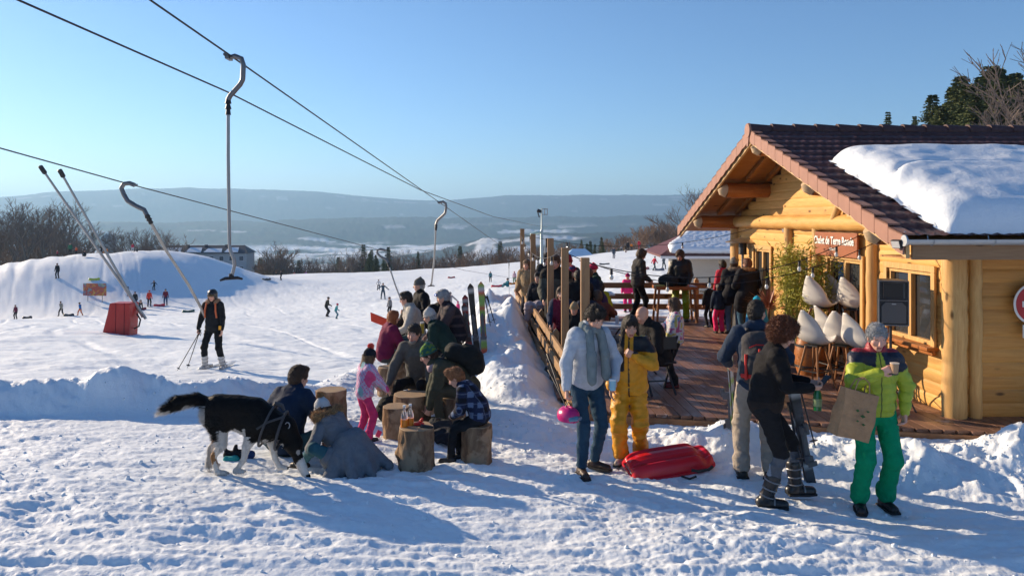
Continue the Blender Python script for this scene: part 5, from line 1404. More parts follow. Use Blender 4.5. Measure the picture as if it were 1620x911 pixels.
# bottles, red tool, glass of beer
def bottle(label, x, y, z):
    r = empty('bottle', (x, y, z), 0, label, 'bottle', 'orange drink bottles on the log')
    gl = NT('clear_glass_' + str(round(x, 2))); gm_ = gl.fin((.9, .9, .9), .05, 0, None, Transmission_Weight=.9, IOR=1.3)
    M = MB(); M.lathe([(.0, 0), (.034, 0), (.036, .02), (.036, .12), (.030, .15), (.014, .18), (.0135, .215), (.0, .215)], n=16); M.build('glass', gm_, r, True)
    M = MB(); M.lathe([(0, .004), (.0375, .004), (.0375, .085), (0, .085)], n=16); M.build('orange_drink', plain('orange_juice', (.75, .22, .02), .3), r, True)
    M = MB(); M.lathe([(0, .215), (.016, .215), (.016, .232), (0, .232)], n=12); M.build('cap', plain('cap_white', (.7, .7, .7)), r, True)
X, Y, Z = L1p; bottle('left glass bottle with orange drink on the knotty log', X - .12, Y - .02, Z); bottle('right glass bottle with orange drink on the knotty log', X - .065, Y + .04, Z)
M = MB(); M.tube([(-.05, 0, 0), (.0, .0, .01), (.05, .02, .0)], [.012, .02, .012], 8); M.tube([(-.05, .03, 0), (.0, .0, .012), (.05, -.02, .0)], [.012, .02, .012], 8); M.tube([(.0, 0, .01), (.03, 0, .045), (.035, .02, .06)], [.015, .02, .01], 8)
gl = M.build('red_glove', plain('red_plastic', (.65, .03, .02), .45), None, True); gl.location = (X + .03, Y + .02, Z + .02); tag(gl, 'small red glove lying on the knotty log beside the bottles', 'glove')
M = MB(); M.tube([(0, 0, 0), (.09, -.04, 0), (.13, -.05, 0)], [.02, .018, .01], 8); gl = M.build('black_glove', BLACKP, None, True); gl.location = (X + .06, Y - .03, Z + .018); tag(gl, 'black glove lying on the knotty log behind the red one', 'glove')

# ------------------------------------------------------------------ sled
def red_sled():
    L, W, Hh = .92, .46, .14; nu, nv = 60, 34; v = []
    for i in range(nu):
        u = i / (nu - 1); xx = (u - .5) * L
        taper = math.sqrt(max(0.0, 1 - abs(2 * u - 1) ** 4.5)); wf = W / 2 * (.55 + .45 * taper) * (1 - .10 * u)
        for j in range(nv):
            t = j / (nv - 1) * 2 - 1; yy = t * wf
            side = 1 - abs(t) ** 5; z = Hh * side * (.35 + .65 * taper)
            z -= .030 * math.exp(-((abs(t) - .42) / .09) ** 2) * taper; z += .012 * math.exp(-((t) / .12) ** 2) * taper
            z -= .05 * math.exp(-((u - .88) / .06) ** 2) * (1 - abs(t) ** 4)
            if abs(t) > .93: z -= .004
            v.append((xx, yy, z))
    q = [(i * nv + j, (i + 1) * nv + j, (i + 1) * nv + j + 1, i * nv + j + 1) for i in range(nu - 1) for j in range(nv - 1)]
    r = empty('sled', (0, 0, 0), 0, 'red plastic sled lying upside down in the snow in the foreground', 'sled')
    m = plain('sled_plastic', (.62, .008, .02), .28, var=.08, scale=3, bump=.05, spec=.5)
    o = mesh_np('shell', v, quads=q, mat=m, parent=r); sm = o.modifiers.new('t', 'SOLIDIFY'); sm.thickness = .012
    M = MB(); ring = []
    for i in range(nu): ring.append(v[i * nv])
    for i in range(nu - 1, -1, -1): ring.append(v[i * nv + nv - 1])
    M.tube(ring + [ring[0]], .013, 8); M.build('rim', m, r, True)
    for sd in (-1,):
        M = MB(); M.tube([(.12, sd * .27, .07), (.18, sd * .30, .065), (.30, sd * .295, .06), (.36, sd * .26, .06)], .016, 8); M.build('brake_handle', BLACKP, r, True)
        M = MB(); M.tube([(.02, sd * .255, .01), (.08, sd * .315, .005), (.16, sd * .30, .01)], .011, 8); M.build('cord_handle', BLACKP, r, True)
    return r
sl_ = red_sled(); X, Y, Z = at(1058, 738, 7.95); sl_.location = (X, Y, gz0(X, Y) + .06); sl_.rotation_euler = (math.radians(14), math.radians(-5), math.radians(13))

# ------------------------------------------------------------------ skis
def ski_mesh_name(): return 'ski'
def ski_pair(label, px, py, Y, L, lean_x, lean_y, colA, colB, group, bindz=.45, w=.045, rz=0, bury=.15, poles=0, two=True):
    X, _, _ = at(px, py, Y); z0 = gz(X, Y)
    r = empty('ski_pair', (X, Y, z0 - bury), math.radians(rz), label, 'skis', group)
    r.rotation_euler = (math.radians(lean_y), math.radians(lean_x), math.radians(rz))
    for s_ in ((-1, 1) if two else (1,)):
        M = MB(); n = 22; vs = []; fs = []
        for i in range(n):
            u = i / (n - 1); z = u * L; ww = w * (1 + .28 * (2 * u - 1) ** 2) * (1 if u < .93 else math.sqrt(max(.02, 1 - ((u - .93) / .07) ** 2)));
            y = s_ * (.012 + .010 * (2 * u - 1) ** 2) + (s_ * .25 * max(0, u - .9) ** 2 * 10 * L * .15) + s_ * 0
            k = (.5 + .5 * math.sin(u * 23 + s_)); M.cur = colA if (int(u * 17 + s_ * 2) % 3 == 0) else (colB if int(u * 31) % 4 else (.5, .5, .5))
            vs += [(-ww, y - .006, z), (ww, y - .006, z), (ww, y + .006, z), (-ww, y + .006, z)]; M.c += [M.cur] * 4
        for i in range(n - 1):
            for k in range(4): fs.append((i * 4 + k, i * 4 + (k + 1) % 4, (i + 1) * 4 + (k + 1) % 4, (i + 1) * 4 + k))
        fs.append((3, 2, 1, 0)); fs.append(tuple((n - 1) * 4 + k for k in range(4))); M.v = vs; M.f = fs
        M.build('ski', plain_attr_gloss(), r, col=True)
        B = MB(); zb = L * bindz
        B.box((0, s_ * .055, zb), (.06, .07, .09)); B.box((0, s_ * .06, zb + .30), (.065, .08, .08)); B.box((0, s_ * .035, zb + .15), (.05, .03, .34)); B.box((0, s_ * .10, zb - .03), (.10, .015, .05)); B.box((.0, s_ * .10, zb + .33), (.03, .05, .09))
        B.build('binding', plain('binding_grey', (.12, .12, .13), .45), r, bevel=.006)
    return r
def ski_pole(label, base, top, group='ski poles stuck in the snow', col=(.03, .03, .035)):
    b = np.array(base, float); t = np.array(top, float); r = empty('ski_pole', tuple(b), 0, label, 'ski pole', group); d = t - b; u = unit(d)
    M = MB(); M.tube([V(0, 0, 0), u * .06, d * .86], [.003, .008, .010], 8); M.build('shaft', plain('pole_shaft', col, .35, .4), r, True)
    M = MB(); M.tube([d * .85, d * .87, d], [.012, .017, .018], 8); M.build('grip', BLACKP, r, True)
    M = MB(); M.tube([u * .07, u * .078], [.045, .02], 10); M.build('basket', BLACKP, r, True)
    M = MB(); M.tube([d * .98, d * .98 + V(.03, -.02, -.05), d * .93 + V(.035, -.02, -.07), d * .94], .005, 5); M.build('strap', BLACKP, r, True)
SG_ = 'skis stuck upright in the snow bank'
ski_pair('pair of green and white skis with bindings standing left of the man with the backpack', 1163, 690, 8.35, 1.05, 2, -4, (.35, .55, .10), (.55, .56, .55), SG_, bindz=.22, rz=62)
ski_pair('dark skis standing behind the curly-haired woman', 1286, 716, 7.6, 1.15, -9, -4, (.03, .03, .035), (.06, .06, .07), SG_, bindz=.34, rz=15)
ski_pair('black ski pair standing tallest in the row behind the goggles wearer', 756, 520, 12.8, 1.28, -6, -3, (.015, .012, .012), (.02, .015, .015), SG_, bindz=.30)
ski_pair('red skis with dark bindings leaning left of the tallest black pair', 747, 520, 13.1, 1.05, -8, -5, (.45, .03, .02), (.08, .05, .05), SG_, bindz=.50)
ski_pair('red, green and orange patterned skis at the right end of the row', 767, 530, 12.6, 1.32, -3, -3, (.55, .10, .05), (.25, .40, .08), SG_, bindz=.32)
ski_pair('narrow dark red skis planted behind the row of skis', 742, 520, 13.6, 1.1, -4, -3, (.03, .03, .03), (.3, .02, .02), SG_, bindz=.55)
ski_pair('short skis leaning against the outside of the terrace fence', 862, 560, 12.4, .9, 14, -6, (.10, .10, .11), (.04, .04, .05), SG_, bindz=.4)
ski_pole('ski pole planted in the heap right of the curly-haired woman', at(1268, 738, 7.0), at(1247, 636, 7.25)); ski_pole('second ski pole planted beside the dark skis', at(1290, 708, 7.7), at(1262, 600, 7.8))
ski_pole('thin ski pole beside the patterned skis', at(776, 516, 13.0), at(765, 462, 13.0)); ski_pole('thin pale ski pole right of the ski row', at(783, 512, 13.3), at(770, 468, 13.3), col=(.3, .3, .32))
ski_pole('ski pole hanging along the outside of the fence', at(905, 662, 9.7), at(868, 585, 10.4)); ski_pole('ski pole leaning on the fence rail', at(893, 640, 10.2), at(866, 560, 11.0))
ski_pole('thin slalom pole on the slope left of the terrace', at(806, 494, 40), at(805, 413, 40), group='slalom poles')

# ------------------------------------------------------------------ terrace furniture
WH = plain('white_shell', (.62, .60, .57), .35, var=.05, scale=2, bump=.05); LEGW = wood('leg_wood', (.36, .17, .07), (.24, .10, .04), axis='z', knots=False)
def shell_stool(label, loc, rz, seat, leg=True):
    r = empty('shell_stool', loc, rz, label, 'stool', 'white shell bar stools with wooden legs')
    prof = [(-.30, .50, .02), (-.27, .42, .075), (-.23, .33, .13), (-.20, .22, .18), (-.17, .10, .21), (-.10, .01, .225), (.0, -.025, .22), (.10, -.01, .20), (.20, .02, .165), (.30, .05, .12), (.38, .065, .06), (.42, .07, .02)]
    pr = np.array(prof); tt = np.linspace(0, len(prof) - 1, 40); P = np.stack([np.interp(tt, range(len(prof)), pr[:, k]) for k in range(3)], 1)
    for _ in range(2): P[1:-1] = (P[:-2] + P[1:-1] * 2 + P[2:]) / 4
    nv = 17; v = []
    for i, (x, z, w) in enumerate(P):
        j0, j1 = max(0, i - 1), min(len(P) - 1, i + 1); tx, tz = P[j1, 0] - P[j0, 0], P[j1, 1] - P[j0, 1]; l = math.hypot(tx, tz); nx_, nz_ = -tz / l, tx / l
        for j in range(nv):
            t = j / (nv - 1) * 2 - 1; c = .055 * abs(t) ** 2.4 * min(1, w / .15)
            v.append((x + abs(nx_) * c, t * w * 1.2, z + seat + abs(nz_) * c * 1.2))
    q = [(i * nv + j, (i + 1) * nv + j, (i + 1) * nv + j + 1, i * nv + j + 1) for i in range(len(P) - 1) for j in range(nv - 1)]
    o = mesh_np('seat_shell', v, quads=q, mat=WH, parent=r); m_ = o.modifiers.new('t', 'SOLIDIFY'); m_.thickness = .018; m_.offset = 0
    for sx in (-1, 1):
        for sy in (-1, 1):
            M = MB(); M.tube([(sx * .09, sy * .09, seat - .03), (sx * .20, sy * .20, 0)], [.019, .014], 8); M.build('leg', LEGW, r, True)
    M = MB(); M.box((0, 0, seat - .035), (.24, .22, .02)); M.build('seat_mount', BLACKP, r)
    if seat > .55:
        M = MB(); k = .155; z = seat * .38
        for a, b in (((-k, -k), (k, -k)), ((k, -k), (k, k)), ((k, k), (-k, k)), ((-k, k), (-k, -k))): M.beam((a[0], a[1], z), (b[0], b[1], z), .012, .018)
        M.build('foot_ring', DARKM, r)
    return r
for i, (px, py, Y, seat, rz, lab) in enumerate(((1290, 545, 11.3, .60, 8, 'white shell stool in the lower row, nearest to the curly-haired woman'), (1316, 536, 11.9, .60, -12, 'white shell stool in the lower row, second from the left'),
        (1333, 545, 11.5, .58, 20, 'white shell stool in the lower row, third from the left'), (1362, 552, 10.9, .58, -4, 'white shell stool in the lower row, right beside the grey-haired woman'))):
    X, _, Z = at(px, py, Y); shell_stool(lab, (X, Y, DK), math.radians(rz + 24), Z - DK + .03)
TB = empty('wooden_table', (at(1325, 0, 12.7)[0], 12.7, DK), math.radians(2), 'dark wooden table carrying the upper row of white stools', 'table')
M = MB(); M.box((.0, 0, .62), (1.35, .75, .05)); M.build('tabletop', STAIN_X, TB, bevel=.006)
for sx in (-1, 1):
    for sy in (-1, 1):
        M = MB(); M.beam((sx * .5, sy * .28, .6), (sx * .58, sy * .32, 0), .06, .06, (0, 1, 0)); M.build('leg', LEGW, TB)
for (px, py, Y, rz, lab) in ((1297, 486, 12.6, 6, 'white shell stool in the upper row, farthest left, its shell chipped in silhouette'), (1330, 478, 13.0, -10, 'white shell stool in the upper row, half hidden in the middle'), (1352, 489, 12.4, 4, 'white shell stool in the upper row, farthest right beside the loudspeaker')):
    X, _, Z = at(px, py, Y); shell_stool(lab, (X, Y, DK + .645), math.radians(rz + 24), Z - DK - .645 + .03)
bar = empty('barrel', (at(1302, 0, 11.8)[0] , 12.3, DK), 0, 'brown wooden barrel between the legs of the white stools', 'barrel')
M = MB(); M.lathe([(0, 0), (.20, 0), (.24, .15), (.25, .29), (.24, .42), (.20, .57), (0, .57)], n=24); M.build('staves', STAIN_X, bar, True)
for z, rr in ((.12, .238), (.45, .238)):
    M = MB(); M.lathe([(rr - .01, z), (rr + .006, z), (rr + .006, z + .035), (rr - .01, z + .035)], n=24); M.build('hoop', DARKM, bar, True)
# loudspeaker on its stand
X, Y, Z = at(1409, 513, 10.15)
st = empty('speaker_stand', (X, Y, DK), math.radians(20), 'black tripod stand under the loudspeaker', 'stand')
M = MB(); M.tube([(0, 0, .12), (0, 0, Z - DK)], .018, 10); M.tube([(0, 0, .45), (0, 0, .62)], .028, 10); M.build('pole', DARKM, st, True)
for k in range(3):
    a = k * 2.094 + .5; M = MB(); M.tube([(0, 0, .55), (math.cos(a) * .42, math.sin(a) * .42, .015)], .011, 8); M.build('leg', DARKM, st, True)
    M = MB(); M.tube([(0, 0, .20), (math.cos(a) * .25, math.sin(a) * .25, .24)], .008, 6); M.build('strut', DARKM, st, True)
sp = empty('loudspeaker', (X, Y, Z), math.radians(-14), 'black loudspeaker with horn and grille on a tripod by the window', 'loudspeaker')
M = MB(); M.prism([(-.19, -.16), (.19, -.16), (.13, .19), (-.13, .19)], (0, .60), ax=((1, 0, 0), (0, 1, 0), (0, 0, 1))); M.build('cabinet', BLACKP, sp, bevel=.015)
M = MB()
for (a, b, c, d) in ((0, .592, .36, .016), (0, .01, .36, .016), (-.178, .30, .016, .585), (.178, .30, .016, .585), (0, .335, .36, .012)): M.box((a, -.166, b), (c, .02, d))
M.build('front_frame', plain('speaker_frame', (.16, .16, .17), .35), sp, bevel=.004)
M = MB(); M.add([(-.13, -.172, .36), (.13, -.172, .36), (.13, -.172, .57), (-.13, -.172, .57), (-.05, -.08, .42), (.05, -.08, .42), (.05, -.08, .50), (-.05, -.08, .50)], [(0, 1, 5, 4), (1, 2, 6, 5), (2, 3, 7, 6), (3, 0, 4, 7), (4, 5, 6, 7)]); M.build('horn', plain('horn_grey', (.10, .10, .105), .3), sp)
M = MB(); M.prism([(-.15, .035), (.15, .035), (.15, .26), (.10, .315), (-.10, .315), (-.15, .26)], (-.180, -.164)); M.build('grille', plain('grille_mesh', (.09, .09, .095), .5, bump=.6, scale=60), sp, bevel=.006)
M = MB(); M.box((0, -.184, .29), (.05, .006, .014)); M.build('badge', METAL, sp)

# patio heater
X, Y, Z = at(1175, 379, 17.2)
r = empty('patio_heater', (X, Y, DK), 0, 'mushroom-shaped patio heater near the far chalet corner', 'heater'); h = Z - DK
M = MB(); M.lathe([(0, h + .04), (.08, h + .035), (.38, h - .05), (.39, h - .065), (.09, h + .0), (0, h + .005)], n=28); M.build('reflector', plain('heater_steel', (.40, .34, .28), .3, .8), r, True)
M = MB(); M.lathe([(0, h - .34), (.09, h - .34), (.085, h - .08), (0, h - .08)], n=18); M.build('burner', DARKM, r, True)
M = MB(); M.tube([(0, 0, .5), (0, 0, h - .34)], .03, 10); M.build('pole', STEEL, r, True)
M = MB(); M.lathe([(0, 0), (.24, 0), (.21, .55), (0, .62)], n=20); M.build('base', DARKM, r, True)

# high table with bags at the far rail
X0, Y, Z = at(1035, 452, 18.6); X1 = at(1100, 452, 18.6)[0]
r = empty('high_table', ((X0 + X1) / 2, Y, DK), 0, 'red-brown high table with bags on it at the far rail', 'table'); W_ = X1 - X0; h = Z - DK
M = MB(); M.box((0, 0, h - .04), (W_, .6, .08)); M.build('tabletop', STAIN_X, r, bevel=.008)
for sx in (-1, 1):
    for sy in (-1, 1):
        M = MB(); M.beam((sx * (W_ / 2 - .08), sy * .22, h - .06), (sx * (W_ / 2 - .02), sy * .26, 0), .05, .05, (0, 1, 0)); M.build('leg', LEGW, r)
    M = MB(); M.beam((sx * (W_ / 2 - .05), -.24, .28), (sx * (W_ / 2 - .05), .24, .28), .04, .05); M.build('crossbar', LEGW, r)
def bag(name, label, loc, size, col, rz=0, group=None, cat='bag', trim=None, folds=.015):
    r = empty(name, loc, rz, label, cat, group); S = Sculpt(res=max(.014, size[0] / 30), k=.05); sx, sy, sz = size
    S.ell((0, 0, sz * .45), (sx / 2, sy / 2, sz * .48)); S.ell((sx * .05, -sy * .2, sz * .3), (sx * .40, sy * .42, sz * .30)); S.plane((0, 0, 0), (0, 0, -1))
    sculpt_obj('body', S, CLOTH, r, col, folds=folds)
    M = MB(); M.tube([(-sx * .1, 0, sz * .88), (-.03, 0, sz * 1.02), (.03, 0, sz * 1.02), (sx * .1, 0, sz * .88)], .012, 6); M.build('handle', BLACKP, r, True)
    M = MB(); M.tube([(sx * .28 * math.cos(a), -sy * .56 * .9 - .0, sz * .30 + sz * .2 * math.sin(a)) for a in np.linspace(.2, 2.94, 9)], .006, 5); M.build('zip', plain('trim_' + name + str(trim), trim or (.2, .2, .2), .6), r, True)
    return r
bag('rucksack', 'black rounded rucksack lying on the high table', (X0 + .35, 18.6, Z + .0), (.50, .4, .30), (.02, .022, .025)); bag('rucksack', 'taller black bag on the high table beside the young man in black', (X0 + .72, 18.7, Z), (.35, .3, .48), (.015, .015, .018))
M = MB(); M.box((0, 0, .02), (.22, .16, .035)); bx_ = M.build('food_tray', plain('tray', (.45, .40, .12), .6), None, bevel=.005); bx_.location = (X0 + .10, 18.45, Z); tag(bx_, 'small yellow food tray at the left end of the high table', 'tray')

# tables among the crowd
def small_table(label, px, py, Y, w, d, top, rz=0, group='tables on the terrace', mat=None):
    X, _, Z = at(px, py, Y); r = empty('cafe_table', (X, Y, DK), math.radians(rz), label, 'table', group); h = Z - DK
    M = MB(); M.box((0, 0, h - .015), (w, d, .03)); M.build('tabletop', top, r, bevel=.005)
    for sx in (-1, 1):
        for sy in (-1, 1):
            M = MB(); M.beam((sx * w * .35, sy * d * .42, h - .03), (-sx * w * .35, sy * d * .42, 0), .025, .025, (0, 1, 0)); M.build('leg', DARKM, r)
    return (X, Y, Z)
T1 = small_table('pale-topped folding table between the people with scarf and yellow suit', 965, 512, 12.6, .75, .6, plain('pale_top', (.45, .50, .56), .4))
T2 = small_table('small table with a light sheet among the seated crowd', 942, 463, 15.0, .7, .6, plain('sheet', (.6, .62, .64), .5))
def glassware(label, x, y, z, col, h=.16, r=.032, cat='glass', grp=None, nm='drinking_glass'):
    o = empty(nm, (x, y, z), 0, label, cat, grp); M = MB(); M.lathe([(0, 0), (r * .85, 0), (r, h), (0, h)], n=14); M.build('drink', plain(nm + str(col), col, .25), o, True)
    M = MB(); M.lathe([(r, h - .003), (r * 1.02, h - .003), (r * 1.05, h + .02), (r, h + .02)], n=14); M.build('rim', plain('foam', (.7, .68, .62), .6), o, True)
glassware('clear plastic cup on the pale-topped folding table', T1[0] + .12, T1[1], T1[2], (.4, .42, .45), .11)
# folding chair behind the bald man
def fold_chair(label, px, Y, rz):
    X = at(px, 0, Y)[0]; r = empty('folding_chair', (X, Y, DK), math.radians(rz), label, 'chair', 'black folding chairs on the terrace')
    M = MB(); M.box((0, 0, .45), (.42, .40, .025)); M.build('seat', BLACKP, r, bevel=.006)
    M = MB(); M.box((0, -.22, .74), (.40, .02, .18)); M.build('backrest', BLACKP, r, bevel=.006)
    for s_ in (-1, 1):
        M = MB(); M.beam((s_ * .20, -.24, .84), (s_ * .20, .22, .0), .025, .02); M.build('leg', DARKM, r)
        M = MB(); M.beam((s_ * .18, .18, .45), (s_ * .18, -.24, .0), .025, .02); M.build('leg', DARKM, r)
    M = MB(); M.beam((-.19, .12, .13), (.19, .12, .13), .02, .02); M.build('crossbar', DARKM, r); return r
fold_chair('black folding chair under the bald man in black', 1040, 11.0, 12)
fold_chair('black folding chair left of the bald man, behind the yellow suit', 1010, 12.4, 100)

# bamboo and cordyline
def leaf_plant(nm, label, cat, loc, stems, leaves, mats, pot=None):
    r = empty(nm, loc, 0, label, cat)
    stems.build('stems', mats[0], r, True); v, f = leaves
    mesh_np('leaves', v, quads=f, mat=mats[1], parent=r, smooth_sh=False)
    if pot: M = MB(); M.lathe(pot, n=20); M.build('pot', plain('pot_' + nm, (.10, .07, .06), .6), r, True)
def leaf_mat(nm, a, b):
    m = NT(nm); v = m.coord(); return m.fin(m.mix(m.noise(v, 3.5, 4, .7), a, b), .55, 0, None, Specular_IOR_Level=.3, Transmission_Weight=0.0)
rs = np.random.RandomState(9)
for k, (px, Y, wdt, zt, nstem, nl, lab) in enumerate(((1258, 13.2, .42, 2.05, 16, 2600, 'left clump of yellow-green potted bamboo against the facade'), (1293, 12.9, .30, 1.75, 14, 1900, 'right clump of yellow-green potted bamboo under the name board'))):
    X = at(px, 0, Y)[0]; st_ = MB(); v = []; f = []
    for i in range(nstem):
        bx, by = rs.uniform(-.13, .13), rs.uniform(-.13, .13); tx, ty = bx + rs.uniform(-1, 1) * wdt, by + rs.uniform(-.8, .8) * wdt * .8; h = zt * rs.uniform(.72, 1.05)
        P_ = [V(bx, by, .3), V(bx * .8 + tx * .2, by * .8 + ty * .2, h * .5), V(tx * .75, ty * .75, h * .85), V(tx * 1.1, ty * 1.1, h)]; st_.tube(P_, [.010, .009, .006, .003], 5)
        for j in range(nl // nstem):
            u = rs.uniform(.12, 1) ** .8 * 3; a = min(int(u), 2); p = P_[a] + (P_[a + 1] - P_[a]) * (u - a) + rs.normal(0, .07, 3) * V(1.1, 1.1, 1)
            d = rs.normal(0, 1, 3) * V(1, 1, .5) + V(0, 0, -.35); d /= np.linalg.norm(d); s_ = np.cross(d, rs.normal(0, 1, 3)); s_ /= np.linalg.norm(s_); L = rs.uniform(.07, .15); w = .010; n = len(v)
            v += [p, p + d * L * .35 + s_ * w, p + d * L, p + d * L * .35 - s_ * w]; f.append((n, n + 1, n + 2, n + 3))
    leaf_plant('bamboo', lab, 'plant', (X, Y, DK), st_, (v, f), (leaf_mat('bamboo_cane', (.30, .30, .06), (.40, .36, .10)), leaf_mat('bamboo_leaf', (.20, .24, .025), (.50, .44, .07))), [(0, 0), (.24, 0), (.28, .38), (.25, .38), (.25, .33), (0, .33)])
X, Y, Z = at(1216, 487, 14.3); v = []; f = []; st_ = MB(); st_.tube([(0, 0, .2), (0, 0, Z - DK)], .03, 8); zc = Z - DK
for i in range(95):
    a = rs.rand() * 6.283; e = rs.uniform(-.15, 1.25); L = rs.uniform(.35, .55); d = V(math.cos(a) * math.cos(e), math.sin(a) * math.cos(e), math.sin(e)); s_ = np.cross(d, V(0, 0, 1)); s_ /= np.linalg.norm(s_) + 1e-9; w = .016
    p = V(0, 0, zc) + d * .02; p1 = p + d * L * .5; p2 = p + d * L - V(0, 0, .10 * L); n = len(v)
    v += [p - s_ * w * .6, p + s_ * w * .6, p1 + s_ * w, p1 - s_ * w, p2 + s_ * .002, p2 - s_ * .002]; f += [(n, n + 1, n + 2, n + 3), (n + 3, n + 2, n + 4, n + 5)]
leaf_plant('cordyline', 'spiky reddish-brown potted cordyline near the far chalet wall', 'plant', (X, Y, DK), st_, (v, f), (BARK, leaf_mat('cordyline_leaf', (.16, .05, .035), (.40, .17, .10))), [(0, 0), (.18, 0), (.22, .35), (.18, .35), (.18, .3), (0, .3)])

# light strings with bulbs
def light_string(label, pts, bulbs, sag=.25, grp='strings of clear bulbs over the terrace'):
    a, b = np.array(pts[0], float), np.array(pts[1], float); r = empty('light_string', tuple(a), 0, label, 'light string', grp)
    cp = lambda t: (b - a) * t - V(0, 0, 4 * sag * t * (1 - t)); M = MB(); M.tube([cp(t) for t in np.linspace(0, 1, 18)], .006, 5); M.build('cable', BLACKP, r, True)
    for t in bulbs:
        p = cp(t); M = MB(); M.tube([p + V(0, 0, .0), p - V(0, 0, .07)], [.016, .020], 8); k = M.build('socket', BLACKP, r, True)
        M = MB(); M.lathe([(0, -.14), (.016, -.137), (.028, -.115), (.026, -.10), (.015, -.075), (0, -.07)], c=p, n=12); M.build('bulb', plain('bulb_glass', (.62, .60, .55), .1, spec=.8), r, True)
pt = lambda px, py, Y: at(px, py, Y)
light_string('bulb string from the nearest fence post to the beam end above the name board', (pt(916, 412, 9.3), pt(1372, 366, 10.6)), (.10, .42, .74, .88), .40)
light_string('bulb string from the second fence post to the gable', (pt(886, 396, 11.06), pt(1392, 380, 10.4)), (.08, .35, .66, .80, .94), .55)
light_string('bulb string from the farthest fence post to the far end of the gable', (pt(822, 370, 18.5), pt(1190, 362, 16.8)), (.05, .22, .48, .72), .35)
light_string('short bulb string linking the tops of the fence posts', (pt(824, 372, 18.5), pt(888, 396, 11.1)), (.06, .16, .3, .42, .55, .7, .84), .30)
# snow lumps broken off the bank and heap
rs = np.random.RandomState(12)
def crumbs():
    t = (1 + 5 ** .5) / 2; iv = np.array([(-1, t, 0), (1, t, 0), (-1, -t, 0), (1, -t, 0), (0, -1, t), (0, 1, t), (0, -1, -t), (0, 1, -t), (t, 0, -1), (t, 0, 1), (-t, 0, -1), (-t, 0, 1)]) / 1.9
    it = np.array([(0, 11, 5), (0, 5, 1), (0, 1, 7), (0, 7, 10), (0, 10, 11), (1, 5, 9), (5, 11, 4), (11, 10, 2), (10, 7, 6), (7, 1, 8), (3, 9, 4), (3, 4, 2), (3, 2, 6), (3, 6, 8), (3, 8, 9), (4, 9, 5), (2, 4, 11), (6, 2, 10), (8, 6, 7), (9, 8, 1)])
    P = []
    for line, n, sp in ((_BANK, 420, .55), (_HEAP, 420, .45), (_HEAP2, 260, .5), (_RIM[1:8], 420, .40)):
        a = np.array(line, float); k = rs.randint(0, len(a) - 1, n); u = rs.rand(n, 1); q = a[k] + (a[k + 1] - a[k]) * u + rs.normal(0, sp * .7, (n, 2)); P.append(q)
    P.append(np.stack([rs.uniform(-6, 6, 700), rs.uniform(5.2, 9.2, 700)], 1)); P = np.concatenate(P); P = P[(np.abs(P[:, 0]) < 9) & ~((P[:, 0] > fxd(P[:, 1])) & (P[:, 1] > 9.2))]
    R = np.minimum(.005 + rs.exponential(.0045, len(P)), .024); Z = ground(P[:, 0], P[:, 1], True); V_ = []; T_ = []
    for i, (p, r, z) in enumerate(zip(P, R, Z)):
        V_.append(iv * r * rs.uniform(.7, 1.3, (12, 1)) * rs.uniform(.7, 1.3, (1, 3)) + np.array([p[0], p[1], z + r * .25])); T_.append(it + 12 * i)
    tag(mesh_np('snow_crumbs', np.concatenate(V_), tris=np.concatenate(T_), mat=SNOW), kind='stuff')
crumbs()
